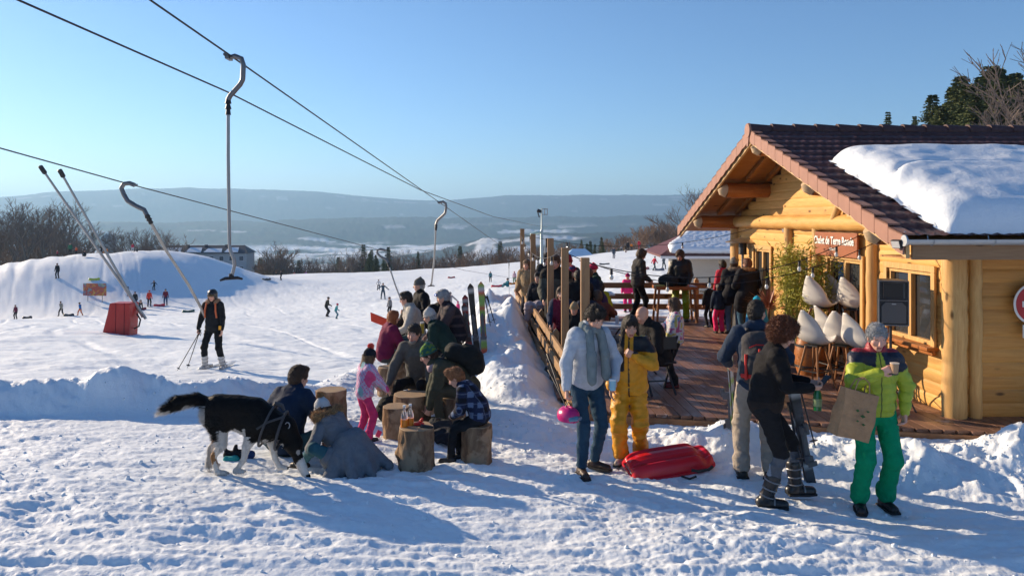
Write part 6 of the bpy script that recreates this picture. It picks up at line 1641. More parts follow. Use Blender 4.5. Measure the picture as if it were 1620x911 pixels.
# ------------------------------------------------------------------ people close by
def on(px, Y, deck=False, dz=0.0):
    X = (px - 810) / F * Y
    return (X, Y, (DK if deck else gz0(X, Y) - .012) + dz)
R_ = math.radians
def lines(axis_n, freq, a, b, seed=0):
    return lambda v, c: c
def backpack(label, root, f, col, w=.30, h=.46, d=.17, trim=(.4, .03, .02), straps=True, off=.0):
    """worn backpack, its own object placed against the wearer's back"""
    M4 = Matrix.Translation(root.location) @ Matrix.Rotation(root.rotation_euler.z, 4, 'Z')
    s = f.s; c = f.chest * .55 + f.waist * .45; up = unit(f.up2); rt = unit(f.sh[0] - f.sh[1]); bk = unit(np.cross(up, rt)) * -1
    if bk @ (f.T @ V(0, -1, 0)) < 0: bk = -bk
    R = np.stack([rt, bk, up], 1); o = empty('backpack', tuple(M4 @ Vector(c + bk * (.16 + off) * s)), 0, label, 'backpack')
    Rz = np.array(Matrix.Rotation(root.rotation_euler.z, 3, 'Z')); W = Rz @ R
    S = Sculpt(res=.012, k=.05)
    S.ell(W @ V(0, d * .4, -.02), (w / 2, d / 2, h / 2), W); S.cap(W @ V(-w * .28, d * .3, -h * .32), W @ V(w * .28, d * .3, -h * .32), d * .45); S.cap(W @ V(-w * .22, d * .3, h * .30), W @ V(w * .22, d * .3, h * .30), d * .40); S.ell(W @ V(0, d * .85, -h * .12), (w * .36, d * .28, h * .26), W)
    sculpt_obj('bag_body', S, CLOTH, o, col, folds=.008)
    tm = plain('trim' + str(trim), trim, .6)
    B = MB(); B.tube([W @ V(x * w, d * .93 + .02, z * h) for x, z in ((-.30, .18), (-.1, .24), (.1, .24), (.30, .18))], .006, 5); B.build('zip', tm, o, True)
    B = MB(); B.tube([W @ V(0, d * 1.12, -.25 * h), W @ V(0, d * 1.16, -.05 * h), W @ V(0, d * 1.0, .16 * h)], .012, 6); B.build('front_strap', tm, o, True)
    if trim[0] > .5 and trim[1] < .1:
        for x in (-.38, .38): B = MB(); B.tube([W @ V(x * w, d * .9, z * h) for z in (-.42, -.2, .05)], .016, 6); B.build('side_strap', tm, o, True)
        B = MB(); B.tube([W @ V(x * w, d * (1.2 - 1.2 * abs(x)), -.36 * h) for x in (-.5, -.25, 0, .25, .5)], .022, 6); B.build('bottom_strap', tm, o, True)
    if straps:
        for x in (-1, 1):
            B = MB(); p = [V(x * .09, -.02, .24), V(x * .10, -.13, .27), V(x * .11, -.25, .20), V(x * .12, -.30, .02), V(x * .15, -.20, -.16), V(x * .13, .0, -.2)]
            B.tube([W @ (q * s) for q in p], .018, 6); B.build('shoulder_strap', plain('strap_dark', (.03, .03, .035), .7), o, True)
    return o
def wpt(root, p):
    return np.array(Matrix.Translation(root.location) @ Matrix.Rotation(root.rotation_euler.z, 4, 'Z') @ Vector(p))

# 1 the woman in green
f = Fig(H=1.70, lean=1, head=(4, 16), hands=((.06, .27, 1.33), (-.25, .06, .92)), poles=((1, -.2, -.7), (-.9, -.5, 0)), feet=((.16, .06, 0), (-.10, .0, 0)), toes=(16, -6), curl=(62, 40), palm=[(-.75, -.35, .1), (1, .2, 0)])
def greenfn(v, c):
    c = c.copy(); z = v[:, 2] / f.s; x = np.abs(v[:, 0]) / f.s
    yoke = (z > 1.285 - .10 * np.clip(x - .06, 0, .2)) & (x > .035 + (1.42 - z) * .25)
    arm = np.zeros(len(v), bool)
    for a, b in ((f.el[0] * .62 + f.sh[0] * .38, f.wr[0]), (f.el[1] * .62 + f.sh[1] * .38, f.wr[1]), (f.el[0], f.wr[0]), (f.el[1], f.wr[1])):
        arm |= Sculpt._d(('c', a, b, .10, .09), v) < 0
    yoke &= ~arm
    c[yoke] = (.010, .013, .030); zp = (x < .006) & (v[:, 1] > .05); c[zp] = (.01, .012, .01)
    m = (v[:, 1] > .02) & (np.abs(v[:, 0] / f.s + .15) < .006) & (np.abs(z - .98) < .06); c[m] = (.02, .02, .02)
    c[z > 1.485] = (.30, .02, .03); return c
def gp(v, c):
    c = c.copy(); n = noise3(v * 3.0); c *= (1 + .1 * n)[:, None]; return c
rt1, f = person('grey-haired woman in lime and navy jacket with green trousers, sipping from a cup', on(1384, 7.02, dz=.02), R_(176), f, lod=0, female=True, hair=('short', 'gray'), top=(.36, .43, .030), topfn=greenfn, pants=(.0, .26, .115), pantsfn=gp,
       shoes=(.012, .012, .014), wide=1.28, quilt=11, boot='snow', collar=.03, lids=True, seed=1, hem=.04, puff=.02, skin=(.66, .36, .27))
tp = wpt(rt1, f.tip[0]); cu = empty('paper_cup', tuple(tp - V(.0, .02, .045)), 0, 'brown paper cup held up by the woman in the lime jacket', 'cup')
M = MB(); M.lathe([(0, 0), (.028, 0), (.037, .09), (0, .09)], n=18); M.build('cup_body', plain('cup_brown', (.42, .26, .15), .7), cu, True)
M = MB(); M.lathe([(.034, .086), (.039, .087), (.039, .094), (.034, .094)], n=18); M.build('rim', plain('cup_rim', (.6, .5, .4), .6), cu, True)
# her paper bag
bg_ = empty('paper_bag', (0, 0, 0), 0, 'crumpled brown paper carrier bag with green print on the woman\'s forearm', 'paper bag')
def pbag():
    nx, nz = 14, 16; W, H, D = .36, .42, .15; v = []; q = []
    def ring(t):
        z = -H * t; k = 1 - .05 * t; pts = []
        for (a, b, n) in (((-W / 2, -D / 2), (W / 2, -D / 2), 14), ((W / 2, -D / 2), (W / 2, D / 2), 6), ((W / 2, D / 2), (-W / 2, D / 2), 14), ((-W / 2, D / 2), (-W / 2, -D / 2), 6)):
            for i in range(n):
                u = i / n; x = a[0] + (b[0] - a[0]) * u; y = a[1] + (b[1] - a[1]) * u; y *= (.45 + .55 * min(1, t * 1.6)); pts.append((x * k, y * k, z))
        return pts
    for j in range(nz + 1): v += ring(j / nz)
    n = 40; v = np.array(v); dn = np.stack([noise3(v * 9, 3), noise3(v * 9, 4) * 1.2, noise3(v * 7, 5) * .5], 1) * .014; v = v + dn
    q = [(j * n + i, j * n + (i + 1) % n, (j + 1) * n + (i + 1) % n, (j + 1) * n + i) for j in range(nz) for i in range(n)]
    bot = len(v); v = np.vstack([v, [[0, 0, -H]]]); t3 = [(nz * n + i, nz * n + (i + 1) % n, bot) for i in range(n)]
    x, z = v[:, 0], v[:, 2]; c = np.tile([.40, .235, .125], (len(v), 1)); c *= (1 + .08 * noise3(v * 14))[:, None]
    o = mesh_np('bag_paper', v, quads=q, tris=t3, mat=cloth('kraft_paper', rough=.75, bump=.25, scale=18), parent=bg_, smooth_sh=False, col=c)
    G = plain('green_ink', (.03, .09, .02), .7)
    for (cx, cz, s_) in ((-.05, -.16, .9), (.02, -.20, 1.2), (.06, -.15, .8), (-.02, -.25, .7), (.05, -.27, .9)):
        P = MB(); P.prism([(-.022 * s_, 0), (0, .012 * s_), (.026 * s_, .002), (.004, -.013 * s_)], (-.003, .001), (cx, -D / 2 - .014, cz)); P.build('leaf_print', G, bg_)
    for sd in (-1, 1):
        P = MB(); P.tube([(-.08, sd * D * .22, 0), (-.06, sd * .02, .09), (.0, sd * .01, .125), (.06, sd * .02, .09), (.08, sd * D * .22, 0)], [.006] * 5, 6); P.build('bag_handle', plain('kraft_handle', (.36, .21, .11), .8), bg_, True)
pbag()
pb = wpt(rt1, f.el[0] * .45 + f.wr[0] * .55); bg_.location = (pb[0] - .10, pb[1] - .06, pb[2] - .11); bg_.rotation_euler = (R_(4), R_(-19 + 34), R_(16))

# 2 curly woman in black
f = Fig(girth=1.1, H=1.72, lean=9, slump=2, head=(22, 24), hands=((.10, .40, 1.12), (-.06, .40, 1.14)), poles=((.5, -.6, -.9), (-.6, -.5, -.9)), feet=((.10, .0, 0), (-.13, .30, .05)), toes=(6, -12), curl=(48, 50), palm=[(-.7, 0, .7), (.7, 0, .7)], knees=((.1, 1, .1), (-.1, 1, .1)))
def blk(v, c):
    c = c.copy(); n = v[:, 2] / f.s; m = (n < .98) & (v[:, 0] > -.02); c[m] = (.022, .016, .014); return c
def legs(v, c):
    c = c.copy(); z = v[:, 2] / f.s; c[z < .47] = (.10, .11, .13); m = (z < .47) & (v[:, 1] < .03); c[m] = (.26, .28, .32); return c
rt2, f = person('curly auburn-haired woman with glasses in a black jacket looking down at her hands', on(1210, 7.05, dz=.0), R_(-100), f, lod=0, female=True, hair=('curly', 'auburn'), top=(.008, .0075, .009), topfn=blk, pants=(.012, .012, .014), pantsfn=legs,
       shoes=(.018, .018, .02), boot='ski', seed=4, hem=.12, collar=.02)
tp = wpt(rt2, (f.tip[0] + f.tip[1]) / 2)
ph = MB(); ph.box((0, 0, 0), (.07, .008, .13), rotm('X', -50)); po = ph.build('phone', BLACKP, None, bevel=.003); po.location = tuple(tp + V(.03, 0, .03)); po.rotation_euler = (0, 0, R_(-72)); tag(po, 'small dark phone in the hands of the curly-haired woman', 'phone')
g2 = MB(); s_ = f.s; 
for x in (-1, 1):
    c0 = f.hc + f.Rh @ V(x * .032, .104, .005) * s_; g2.tube([c0 + f.Rh @ V(.026 * math.cos(a), 0, .021 * math.sin(a)) * s_ for a in np.linspace(0, 6.283, 15)], .0028, 5)
    g2.tube([f.hc + f.Rh @ V(x * .058, .100, .010) * s_, f.hc + f.Rh @ V(x * .080, .0, .012) * s_], .0028, 5)
g2.build('glasses', BLACKP, rt2, True)
bt = empty('bottle', tuple(np.array(at(1277, 640, 7.35))), 0, 'green glass bottle standing behind the curly-haired woman by the skis', 'bottle')
M = MB(); M.lathe([(0, 0), (.037, 0), (.038, .15), (.015, .21), (.015, .27), (0, .27)], n=16); M.build('glass', plain('green_glass', (.01, .16, .05), .08, spec=.8), bt, True)
M = MB(); M.lathe([(.0385, .04), (.0392, .04), (.0392, .11), (.0385, .11)], n=16); M.build('bottle_label', plain('lab', (.3, .4, .2), .5), bt, True)
bt.location = tuple(wpt(rt2, f.wr[1]) + V(.10, .03, -.27))
# 3 man with backpack
f = Fig(H=1.80, lean=5, head=(28, 8), hands=((.22, .34, 1.12), (-.24, .32, 1.05)), poles=((.7, -.8, -.3), (-.7, -.8, -.3)), feet=((.13, .02, 0), (-.14, -.02, 0)))
rt3, f3 = person('man seen from behind in a dark jacket and beige trousers wearing a grey backpack', on(1196, 7.75), R_(-12), f, lod=0, hair=('crop', 'dark'), top=(.02, .035, .065), pants=(.34, .29, .24), shoes=(.02, .018, .016), wide=1.25, hood=1, boot='snow', seed=7)
backpack('grey and black backpack with red straps on the back of the man in beige trousers', rt3, f3, (.055, .053, .056), w=.33, h=.52, d=.20, trim=(.60, .03, .02))
# 4 yellow suit
f = Fig(girth=1.15, H=1.60, lean=3, head=(-14, 22), hands=((.21, .16, .88), (-.07, .28, 1.31)), poles=((.9, -.7, 0), (-1, -.1, -.9)), feet=((.10, .06, 0), (-.12, -.10, 0)), toes=(12, -16), curl=(25, 78), palm=[(-1, .2, 0), (.5, -.8, .2)])
def yel(v, c):
    c = c.copy(); z = v[:, 2] / f4.s; x = v[:, 0] / f4.s
    c[(x > .05) & (z > 1.06 + .25 * np.clip(.22 - x, 0, .2)) ] = (.010, .010, .013); c[(np.abs(x) < .006) & (v[:, 1] > .04)] = (.02, .02, .02); c[(x < -.05) & (z > 1.33)] = (.012, .012, .014); c[(z > 1.50)] = (.62, .36, .02)
    m = (np.abs(z - .80) < .006) & (v[:, 1] > 0); c[m] *= .4; return c
f4 = f
rt4, f4 = person('long-haired person in a bright orange-yellow ski suit touching their face', on(996, 8.25), R_(168), f, lod=0, female=True, hair=('long', 'dark'), top=(.66, .30, .010), topfn=yel, pants=(.66, .30, .010), shoes=(.45, .36, .30), wide=1.42, shiny=True, hem=.17, collar=.05, puff=.022, seed=9, foldamp=2.0)
# 5 scarf man
f = Fig(H=1.78, lean=6, slump=4, head=(-12, 34), hands=((.30, .16, .90), (-.17, .30, .98)), poles=((.9, -.8, 0), (-1, -.6, -.2)), feet=((.10, .10, 0), (-.13, -.05, 0)), toes=(10, -30), curl=(75, 70), palm=[(-1, .3, 0), (1, .1, 0)])
f5 = f
rt5, f5 = person('man in a pale grey-blue jacket with a long grey scarf looking down, beside the fence', on(927, 7.95), R_(-158), f, lod=0, hair=('tuft', 'dark'), top=(.47, .51, .57), pants=(.020, .055, .095), shoes=(.045, .025, .018), hem=.11, seed=11, wide=.98, collar=.02)
S = Sculpt(res=.011, k=.02); s_ = f.s
for k in range(9):
    a = k / 8 * 2 * math.pi; S.ell(f.nb + f.T @ V(math.cos(a) * .075, math.sin(a) * .075 + .01, .015 - .02 * math.sin(a)) * s_, np.array([.045, .045, .040]) * s_)
for x, l in ((.055, .50), (-.065, .46)):
    S.cap(f.nb + V(x, .10, -.03) * s_, f.nb + V(x * 1.25, .165, -.25) * s_, .042 * s_, .046 * s_); S.cap(f.nb + V(x * 1.25, .165, -.25) * s_, f.nb + V(x * 1.3, .185, -l) * s_, .046 * s_, .048 * s_)
sculpt_obj('scarf', S, KNIT, rt5, (.20, .235, .24), folds=.006, fscale=(30, 30, 6))
hp = wpt(rt5, f5.tip[0]); S = Sculpt(res=.008, k=.02); S.ell((0, 0, 0), (.105, .135, .10)); S.sub((0, 0, -.06), (.085, .11, .09), k=.01)
for a in (-.05, 0, .05): S.sub((a, -.02, .10), (.010, .09, .02), k=.005)
hl = empty('pink_helmet', tuple(hp + V(-.01, -.02, -.14)), R_(30), 'magenta helmet dangling from the hand of the man with the scarf', 'helmet'); sculpt_obj('shell', S, plain_attr_gloss(), hl, (.52, .012, .16))
M = MB(); M.tube([(-.08, 0, -.02), (-.03, .0, .10), (.0, .0, .14), (.03, 0, .10), (.08, 0, -.02)], .006, 6); M.build('strap', BLACKP, hl, True)
M = MB(); M.tube([(-.07, -.11, -.01), (0, -.14, .0), (.07, -.11, -.01)], [.02, .028, .02], 8); M.build('visor', plain('visor', (.08, .18, .28), .15, spec=.8), hl, True)
hp = wpt(rt5, f5.tip[1]); cu = empty('paper_cup', tuple(hp + V(.0, -.01, -.01)), 0, 'pale blue cup in the raised hand of the man with the scarf', 'cup')
M = MB(); M.lathe([(0, 0), (.03, 0), (.038, .10), (0, .10)], n=18); M.build('cup_body', plain('cup_blue', (.25, .48, .60), .5), cu, True); M = MB(); M.lathe([(.0, .10), (.040, .10), (.036, .115), (0, .118)], n=18); M.build('lid', WHITE, cu, True)
# 6 skier
f = Fig(H=1.74, lean=3, head=(0, 4), hands=((.30, .12, .86), (-.24, .10, .80)), poles=((.9, -.8, 0), (-.9, -.8, 0)), feet=((.17, .05, 0), (-.20, -.02, 0)), toes=(14, -14), curl=(80, 30))
rt6, f6 = person('skier in black with a black helmet and white boots held by the slanting T-bar', on(338, 16.7), R_(176), f, lod=1, female=True, hair=None, hat=('helmet', (.015, .015, .018)), top=(.014, .015, .018), pants=(.010, .011, .013), shoes=(.55, .54, .52), boot='ski', wide=1.05, fur=(.40, .25, .16), hem=.13, seed=13)
M = MB(); s_ = f6.s * f6.hs; M.tube([f6.hc + f6.Rh @ V(x, .108 - abs(x) * .35, .012) * s_ for x in (-.07, -.035, 0, .035, .07)], [.018, .028, .026, .028, .018], 8); M.build('goggles', plain('goggle_lens', (.14, .07, .02), .1, spec=.9), rt6, True)
for x in (-1, 1):
    M = MB(); M.tube([f6.nb + V(x * .10, .10, -.02), f6.chest + V(x * .12, .15, .0), f6.waist + V(x * .13, .13, .05)], .018, 6); M.build('orange_strap', plain('orange_strap', (.55, .12, .04), .6), rt6, True)
M = MB(); p = f6.pel + V(-.20, .12, .0); M.box(p, (.06, .03, .09)); M.build('lift_pass', plain('orange_pass', (.8, .35, .02), .4), rt6, bevel=.01)
for i, (dx, lab) in enumerate(((.17, 'ski under the right boot of the skier in black'), (-.22, 'ski under the left boot of the skier in black'))):
    r = empty('ski', tuple(wpt(rt6, V(dx, 0, .005))), R_(176 + (14 if i == 0 else -14) * 0 + (-8 if i == 0 else 8)), lab, 'ski', 'skis worn by the skier in black'); M = MB(); n = 16; vs = []
    for k in range(n):
        u = k / (n - 1); y = -.75 + 1.55 * u; w = .045 * (1 if u < .94 else .5) ; z = .012 + (max(0, u - .86) * .9) ** 1.5; vs += [(-w, y, z - .008), (w, y, z - .008), (w, y, z + .006), (-w, y, z + .006)]
    M.v = vs; M.f = [(k * 4 + j, k * 4 + (j + 1) % 4, (k + 1) * 4 + (j + 1) % 4, (k + 1) * 4 + j) for k in range(n - 1) for j in range(4)] + [(3, 2, 1, 0), tuple((n - 1) * 4 + j for j in range(4))]; M.c = [(.45, .42, .38)] * len(vs)
    M.build('base', plain_attr_gloss(), r, True, col=True); B = MB(); B.box((0, .16, .035), (.07, .08, .05)); B.box((0, -.16, .04), (.07, .09, .06)); B.box((0, 0, .022), (.06, .40, .02)); B.build('binding', METAL, r, bevel=.005)
h = wpt(rt6, f6.tip[0]); ski_pole('first thin pole in the hand of the skier in black', h + V(-.42, -.10, -.78), h + V(.05, .02, .10), 'poles of the skier in black'); ski_pole('second thin pole in the hand of the skier in black', h + V(-.30, .15, -.76), h + V(.03, .04, .10), 'poles of the skier in black')

# ------------------------------------------------------------------ the group around the logs
# man in navy sitting on the snow
f = Fig(H=1.78, hip=.14, lean=6, slump=14, head=(18, 14), hands=((.20, .38, .40), (-.22, .36, .38)), feet=((.30, .34, .0), (-.30, .30, .0)), knees=((1, .45, .35), (-1, .45, .35)), poles=((.8, -.4, -.6), (-.8, -.4, -.6)))
rt7, f7 = person('man in a navy hooded jacket sitting on the snow behind the dog, back turned', on(452, 8.25), R_(-22), f, lod=0, hair=('short', 'brown'), top=(.010, .024, .055), pants=(.018, .055, .070), shoes=(.02, .02, .02), hood=1, puff=.03, seed=17, collar=.03)
# woman in grey coat
f = Fig(H=1.48, hip=.13, lean=28, slump=16, head=(10, 22), hands=((.20, .45, .22), (-.22, .45, .25)), feet=((.20, .58, .0), (-.25, .50, .0)), knees=((.5, .6, .7), (-.7, .5, .5)), poles=((.8, -.3, -.6), (-.8, -.3, -.6)))
rt8, f8 = person('woman in a grey coat and white bobble hat crouched right of the dog', on(552, 7.85), R_(62), f, lod=0, female=True, hair=('bob', 'brown'), hat=('beanie', (.52, .53, .54), None, (.33, .19, .09)), top=(.145, .160, .185), pants=(.03, .10, .13), shoes=(.02, .02, .02), puff=.018, coat=.40, seed=19, fur=(.34, .20, .09))
S = Sculpt(res=.013, k=.05)
for k in range(7):
    a = -1.2 + k * .4; S.cap(f8.nb + V(math.sin(a) * .13, -.03 - .04 * math.cos(a), .02), f8.nb + V(math.sin(a) * .10, -.16, -.10), .055, .05)
sculpt_obj('hood', S, CLOTH, rt8, (.145, .16, .185), folds=.008)
S = Sculpt(res=.012, k=.02)
for k in range(11):
    a = -1.5 + k * .3; S.ell(f8.nb + V(math.sin(a) * .17, -.0 - .06 * math.cos(a), .07), .042)
sculpt_obj('fur_edge', S, HAIRM, rt8, (.34, .20, .09), fuzz=(3500, .04, 0), disp=lambda v, n: .016 * noise3(v * 60), colfn=lambda v, c: c * (1 + .45 * noise3(v * 50, 4))[:, None])
# coat skirt pooled on the snow
S = Sculpt(res=.012, k=.045); rs = np.random.RandomState(6); c0 = V(.0, .0, .30)
for k in range(15):
    a = math.pi * (1.02 + k / 14 * 1.0) + .08 * math.sin(k * 5); rr = .31 + .05 * math.sin(k * 2.3) + .05 * (k % 3 == 0); S.cap(c0 + V(math.cos(a) * .08, math.sin(a) * .08, 0), V(math.cos(a) * rr, math.sin(a) * rr, .02), .085, .035 + .012 * (k % 2))
S.ell((0, -.05, .12), (.22, .20, .18), k=.08); S.plane((0, 0, 0.0), (0, 0, -1)); sculpt_obj('coat_skirt', S, CLOTH, rt8, (.145, .16, .185), folds=.010, fscale=(13, 13, 5))
# girl in pink
def pinkfn(v, c):
    c = c.copy(); q = np.floor(v * 55).astype(int); k = (q[:, 0] + q[:, 1] + q[:, 2]) % 3; n = noise3(v * 8, 2)
    c[k == 0] = (.62, .16, .34); c[k == 1] = (.42, .44, .62); c[k == 2] = (.60, .45, .55); m = n > .25; c[m] = (.25, .42, .46); m = n < -.45; c[m] = (.62, .08, .22); return c
f = Fig(H=1.06, kid=1, lean=7, head=(-8, 16), hands=((.25, .42, .92), (-.22, .45, .90)), poles=((.6, -.5, -.6), (-.6, -.5, -.6)), feet=((.10, .05, 0), (-.12, -.05, 0)), curl=(30, 30))
rt9, f9 = person('small girl in a pink patterned ski jacket and dark hat with coral bobble', on(576, 8.95), R_(-52), f, lod=0, female=True, hair=('bob', 'lightbrown'), hat=('beanie', (.022, .024, .032), None, (.70, .11, .08)), top=(.5, .2, .35), topfn=pinkfn, pants=(.55, .04, .16), shoes=(.05, .04, .05), puff=.035, boot='snow', hood=1, wide=1.2, seed=23)
M = MB(); M.box((0, 0, 0), (.055, .02, .08), rotm('Y', 25)); o = M.build('pink_pouch', plain('pink_pouch', (.75, .03, .12), .5), None, bevel=.008); o.location = at(599, 686, 8.7); tag(o, 'small bright pink pouch dangling beside the girl in pink', 'pouch')
# boy in plaid
def plaid(v, c):
    c = c.copy(); a = (np.sin(v[:, 0] * 62) > .1); b = (np.sin(v[:, 2] * 56) > .1); d = np.sin(v[:, 1] * 60) > .3; c[:] = (.012, .020, .055); c[a & b] = (.006, .008, .015); m = (~a & ~b & ~d); c[m] = (.10, .15, .26); m = (np.abs(np.sin(v[:, 2] * 28 + .5)) < .12) | (np.abs(np.sin(v[:, 0] * 31)) < .10); c[m] = c[m] * .4 + np.array([.12, .15, .22]) * .6; return c
L4z = gz(*L4p[:2]) if False else L4p[2]
def seat(px, Y, logp, H):
    """height of the hip joint in figure units above the ground at the figure"""
    X = (px - 810) / F * Y; z = gz0(X, Y) - .012; return (logp[2] - z + .10) / (H / 1.75)
f = Fig(H=1.24, kid=.8, hip=seat(758, 8.22, L4p, 1.24), lean=16, slump=22, head=(0, 34), hands=((.08, .42, .70), (-.06, .42, .70)), poles=((.8, -.5, -.6), (-.8, -.5, -.6)), feet=((.10, .36, 0), (-.10, .44, 0)), curl=(55, 55), palm=[(-.8, 0, .5), (.8, 0, .5)])
rt10, f10 = person('boy in a blue plaid jacket sitting on a log looking down at his hands', on(760, 8.22), R_(80), f, lod=0, hair=('tuft', 'ginger'), top=(.03, .04, .08), topfn=plaid, pants=(.010, .012, .016), shoes=(.015, .015, .018), hood=1, puff=.03, seed=27, wide=1.05)
# person in green beanie
f = Fig(H=1.72, hip=seat(722, 9.75, L8p, 1.72), lean=38, slump=20, head=(0, 22), hands=((.10, .55, .28), (-.10, .52, .26)), poles=((.9, -.2, -.3), (-.9, -.2, -.3)), feet=((.22, .34, 0), (-.15, .38, 0)), curl=(40, 40))
rt11, f11 = person('person in a green and teal knitted beanie bending forward over the snow', on(742, 9.75), R_(97), f, lod=0, female=True, hair=('short', 'brown'), hat=('beanie', (.13, .22, .05), (.04, .12, .10)), top=(.060, .062, .042), pants=(.065, .060, .040), shoes=(.10, .08, .05), seed=29, boot='snow', puff=.03)
S = Sculpt(res=.012, k=.04)
for x in (-.06, 0, .06): S.cap(f11.nb + V(x, -.06, -.0), f11.nb + V(x * 1.2, .06, -.06), .050)
sculpt_obj('pink_hood', S, CLOTH, rt11, (.42, .30, .32), folds=.008)
backpack('large black backpack on the person in the green beanie', rt11, f11, (.014, .016, .015), w=.38, h=.55, d=.24, trim=(.03, .03, .03))
# bearded man
f = Fig(H=1.80, hip=seat(664, 10.75, L7p, 1.80), lean=14, slump=8, head=(6, 12), hands=((.30, .42, .50), (-.26, .46, .30)), poles=((.8, -.6, -.4), (-.8, -.6, -.4)), feet=((.26, .38, 0), (-.22, .46, 0)), curl=(35, 35))
rt12, f12 = person('man with a grey beard in a grey-olive jacket sitting on a log facing us', on(664, 10.6), R_(170), f, lod=1, hair=('short', 'dark'), top=(.105, .100, .090), pants=(.010, .010, .012), shoes=(.02, .02, .02), seed=31, puff=.015, boot='snow', skin=(.58, .31, .22))
S = Sculpt(res=.008, k=.02); S.ell(f12.hc + f12.Rh @ V(0, .058, -.088), (.048, .040, .045), f12.Rh); S.sub(f12.hc + f12.Rh @ V(0, .10, -.066), (.022, .02, .008), f12.Rh, k=.004); sculpt_obj('beard', S, HAIRM, rt12, (.25, .23, .21), disp=lambda v, n: .004 * noise3(v * 90))
# burgundy woman
f = Fig(H=1.60, hip=seat(626, 12.6, L9p, 1.68), lean=8, slump=8, head=(-5, 8), hands=((.16, .40, .55), (-.16, .40, .56)), poles=((.8, -.6, -.4), (-.8, -.6, -.4)), feet=((.14, .50, 0), (-.14, .50, 0)))
rt13, f13 = person('red-haired woman in a burgundy jacket seated sideways at the left of the group', on(608, 12.6), R_(-62), f, lod=1, female=True, hair=('bob', 'red'), top=(.150, .012, .050), pants=(.045, .048, .05), shoes=(.02, .02, .02), hood=1, seed=33, puff=.028)
# beige man with sunglasses
def seat0(h): return h
f = Fig(H=1.80, hip=.62, lean=10, slump=8, head=(20, 10), hands=((.18, .42, .78), (-.16, .42, .70)), poles=((.8, -.6, -.4), (-.8, -.6, -.4)), feet=((.2, .45, 0), (-.16, .50, 0)))
rt14, f14 = person('man with sunglasses in a beige and black jacket holding a beer', on(660, 13.9), R_(110), f, lod=1, hair=('short', 'dark'), top=(.46, .43, .37), topfn=lambda v, c: np.where((v[:, 0] > .02)[:, None], np.array([.03, .028, .025]), c), pants=(.03, .07, .09), shoes=(.02, .02, .02), hood=1, seed=35, puff=.028, boot='snow')
M = MB(); s_ = f14.s; M.tube([f14.hc + f14.Rh @ V(x, .104 - abs(x) * .3, .012) * s_ for x in (-.06, -.03, 0, .03, .06)], [.010, .018, .008, .018, .010], 8); M.build('sunglasses', BLACKP, rt14, True)
glassware('tall glass of pale beer in front of the man in the beige jacket', *at(668, 527, 12.95), (.62, .45, .06), .17, .036, nm='beer_glass')
f = Fig(H=1.78, lean=6, head=(25, 4), hip=.75, hands=((.2, .3, .95), (-.2, .3, .95)), feet=((.13, .4, 0), (-.13, .4, 0)))
rt15, f15 = person('man in a grey flat cap and black jacket behind the man in beige', on(670, 14.9), R_(120), f, lod=1, hair=('crop', 'gray'), hat=('beanie', (.12, .12, .11)), top=(.012, .012, .014), pants=(.02, .02, .02), seed=37, puff=.02)
f = Fig(H=1.74, lean=14, head=(-40, 14), hip=.66, hands=((.2, .4, .8), (-.2, .4, .8)), feet=((.13, .45, 0), (-.13, .45, 0)))
rt16, f16 = person('person in black with a brown hood looking right, left of the black skis', on(697, 14.2), R_(-170), f, lod=1, hair=('short', 'brown'), top=(.012, .012, .014), pants=(.02, .02, .02), seed=39, puff=.03, hood=1)
f = Fig(H=1.68, lean=22, slump=12, head=(0, 20), hip=.52, hands=((.16, .50, .62), (-.16, .48, .6)), feet=((.13, .45, 0), (-.13, .45, 0)))
rt17, f17 = person('person in a dark green coat and cream knitted hat among the seated group', on(712, 12.35), R_(82), f, lod=1, hair=('short', 'gray'), hat=('beanie', (.50, .48, .45)), top=(.012, .032, .028), pants=(.02, .02, .025), seed=41, puff=.035, hood=1)
f = Fig(H=1.80, lean=12, slump=10, head=(20, 16), hip=.60, hands=((.2, .45, .62), (-.2, .45, .6)), feet=((.2, .50, 0), (-.15, .45, 0)))
def darkpl(v, c): c = c.copy(); m = (np.sin(v[:, 0] * 40) > .5) | (np.sin(v[:, 2] * 40) > .6); c[m] = (.075, .055, .060); return c
rt18, f18 = person('man in a dark checked coat with blue goggles pushed up on a white band', on(724, 12.95), R_(108), f, lod=1, hair=('short', 'gray'), hat=('headband', (.55, .55, .55)), top=(.022, .018, .026), topfn=darkpl, pants=(.03, .03, .03), seed=43, puff=.03)
M = MB(); s_ = f18.s; M.tube([f18.hc + f18.Rh @ V(x, .112 - abs(x) * .4, .068) * s_ for x in (-.06, -.03, 0, .03, .06)], [.015, .026, .026, .026, .015], 8); M.build('goggles', plain('blue_lens', (.03, .10, .45), .1, spec=.9), rt18, True)
# things on the snow around them
bag('rucksack', 'black and neon yellow rucksack slumped on the snow left of the wide log', on(617, 10.05), (.34, .26, .36), (.02, .022, .02), rz=.3, trim=(.6, .65, .05), folds=.02)
bag('equipment_bag', 'dark mesh bag with gear lying right of the wide log', on(692, 9.25), (.34, .30, .20), (.03, .034, .038), rz=.8, trim=(.3, .3, .32), folds=.03)
bag('equipment_bag', 'dark crumpled gear bag between the boy and the wide log', on(708, 9.0), (.32, .24, .16), (.02, .022, .03), rz=-.4, trim=(.2, .22, .24), folds=.03)
mo, mp_ = None, on(366, 8.05)
r = empty('child_mittens', mp_, 0, 'black and teal children\'s mittens lying in the snow behind the dog', 'mittens'); S = Sculpt(res=.009, k=.02); S.cap((-.03, 0, .05), (.09, .0, .05), .05, .055); S.cap((.03, 0, .06), (.05, 0, .15), .022, .016); S.cap((-.03, 0, .06), (-.07, 0, .12), .022, .014); sculpt_obj('mitten', S, CLOTH, r, (.012, .014, .018), folds=.006)
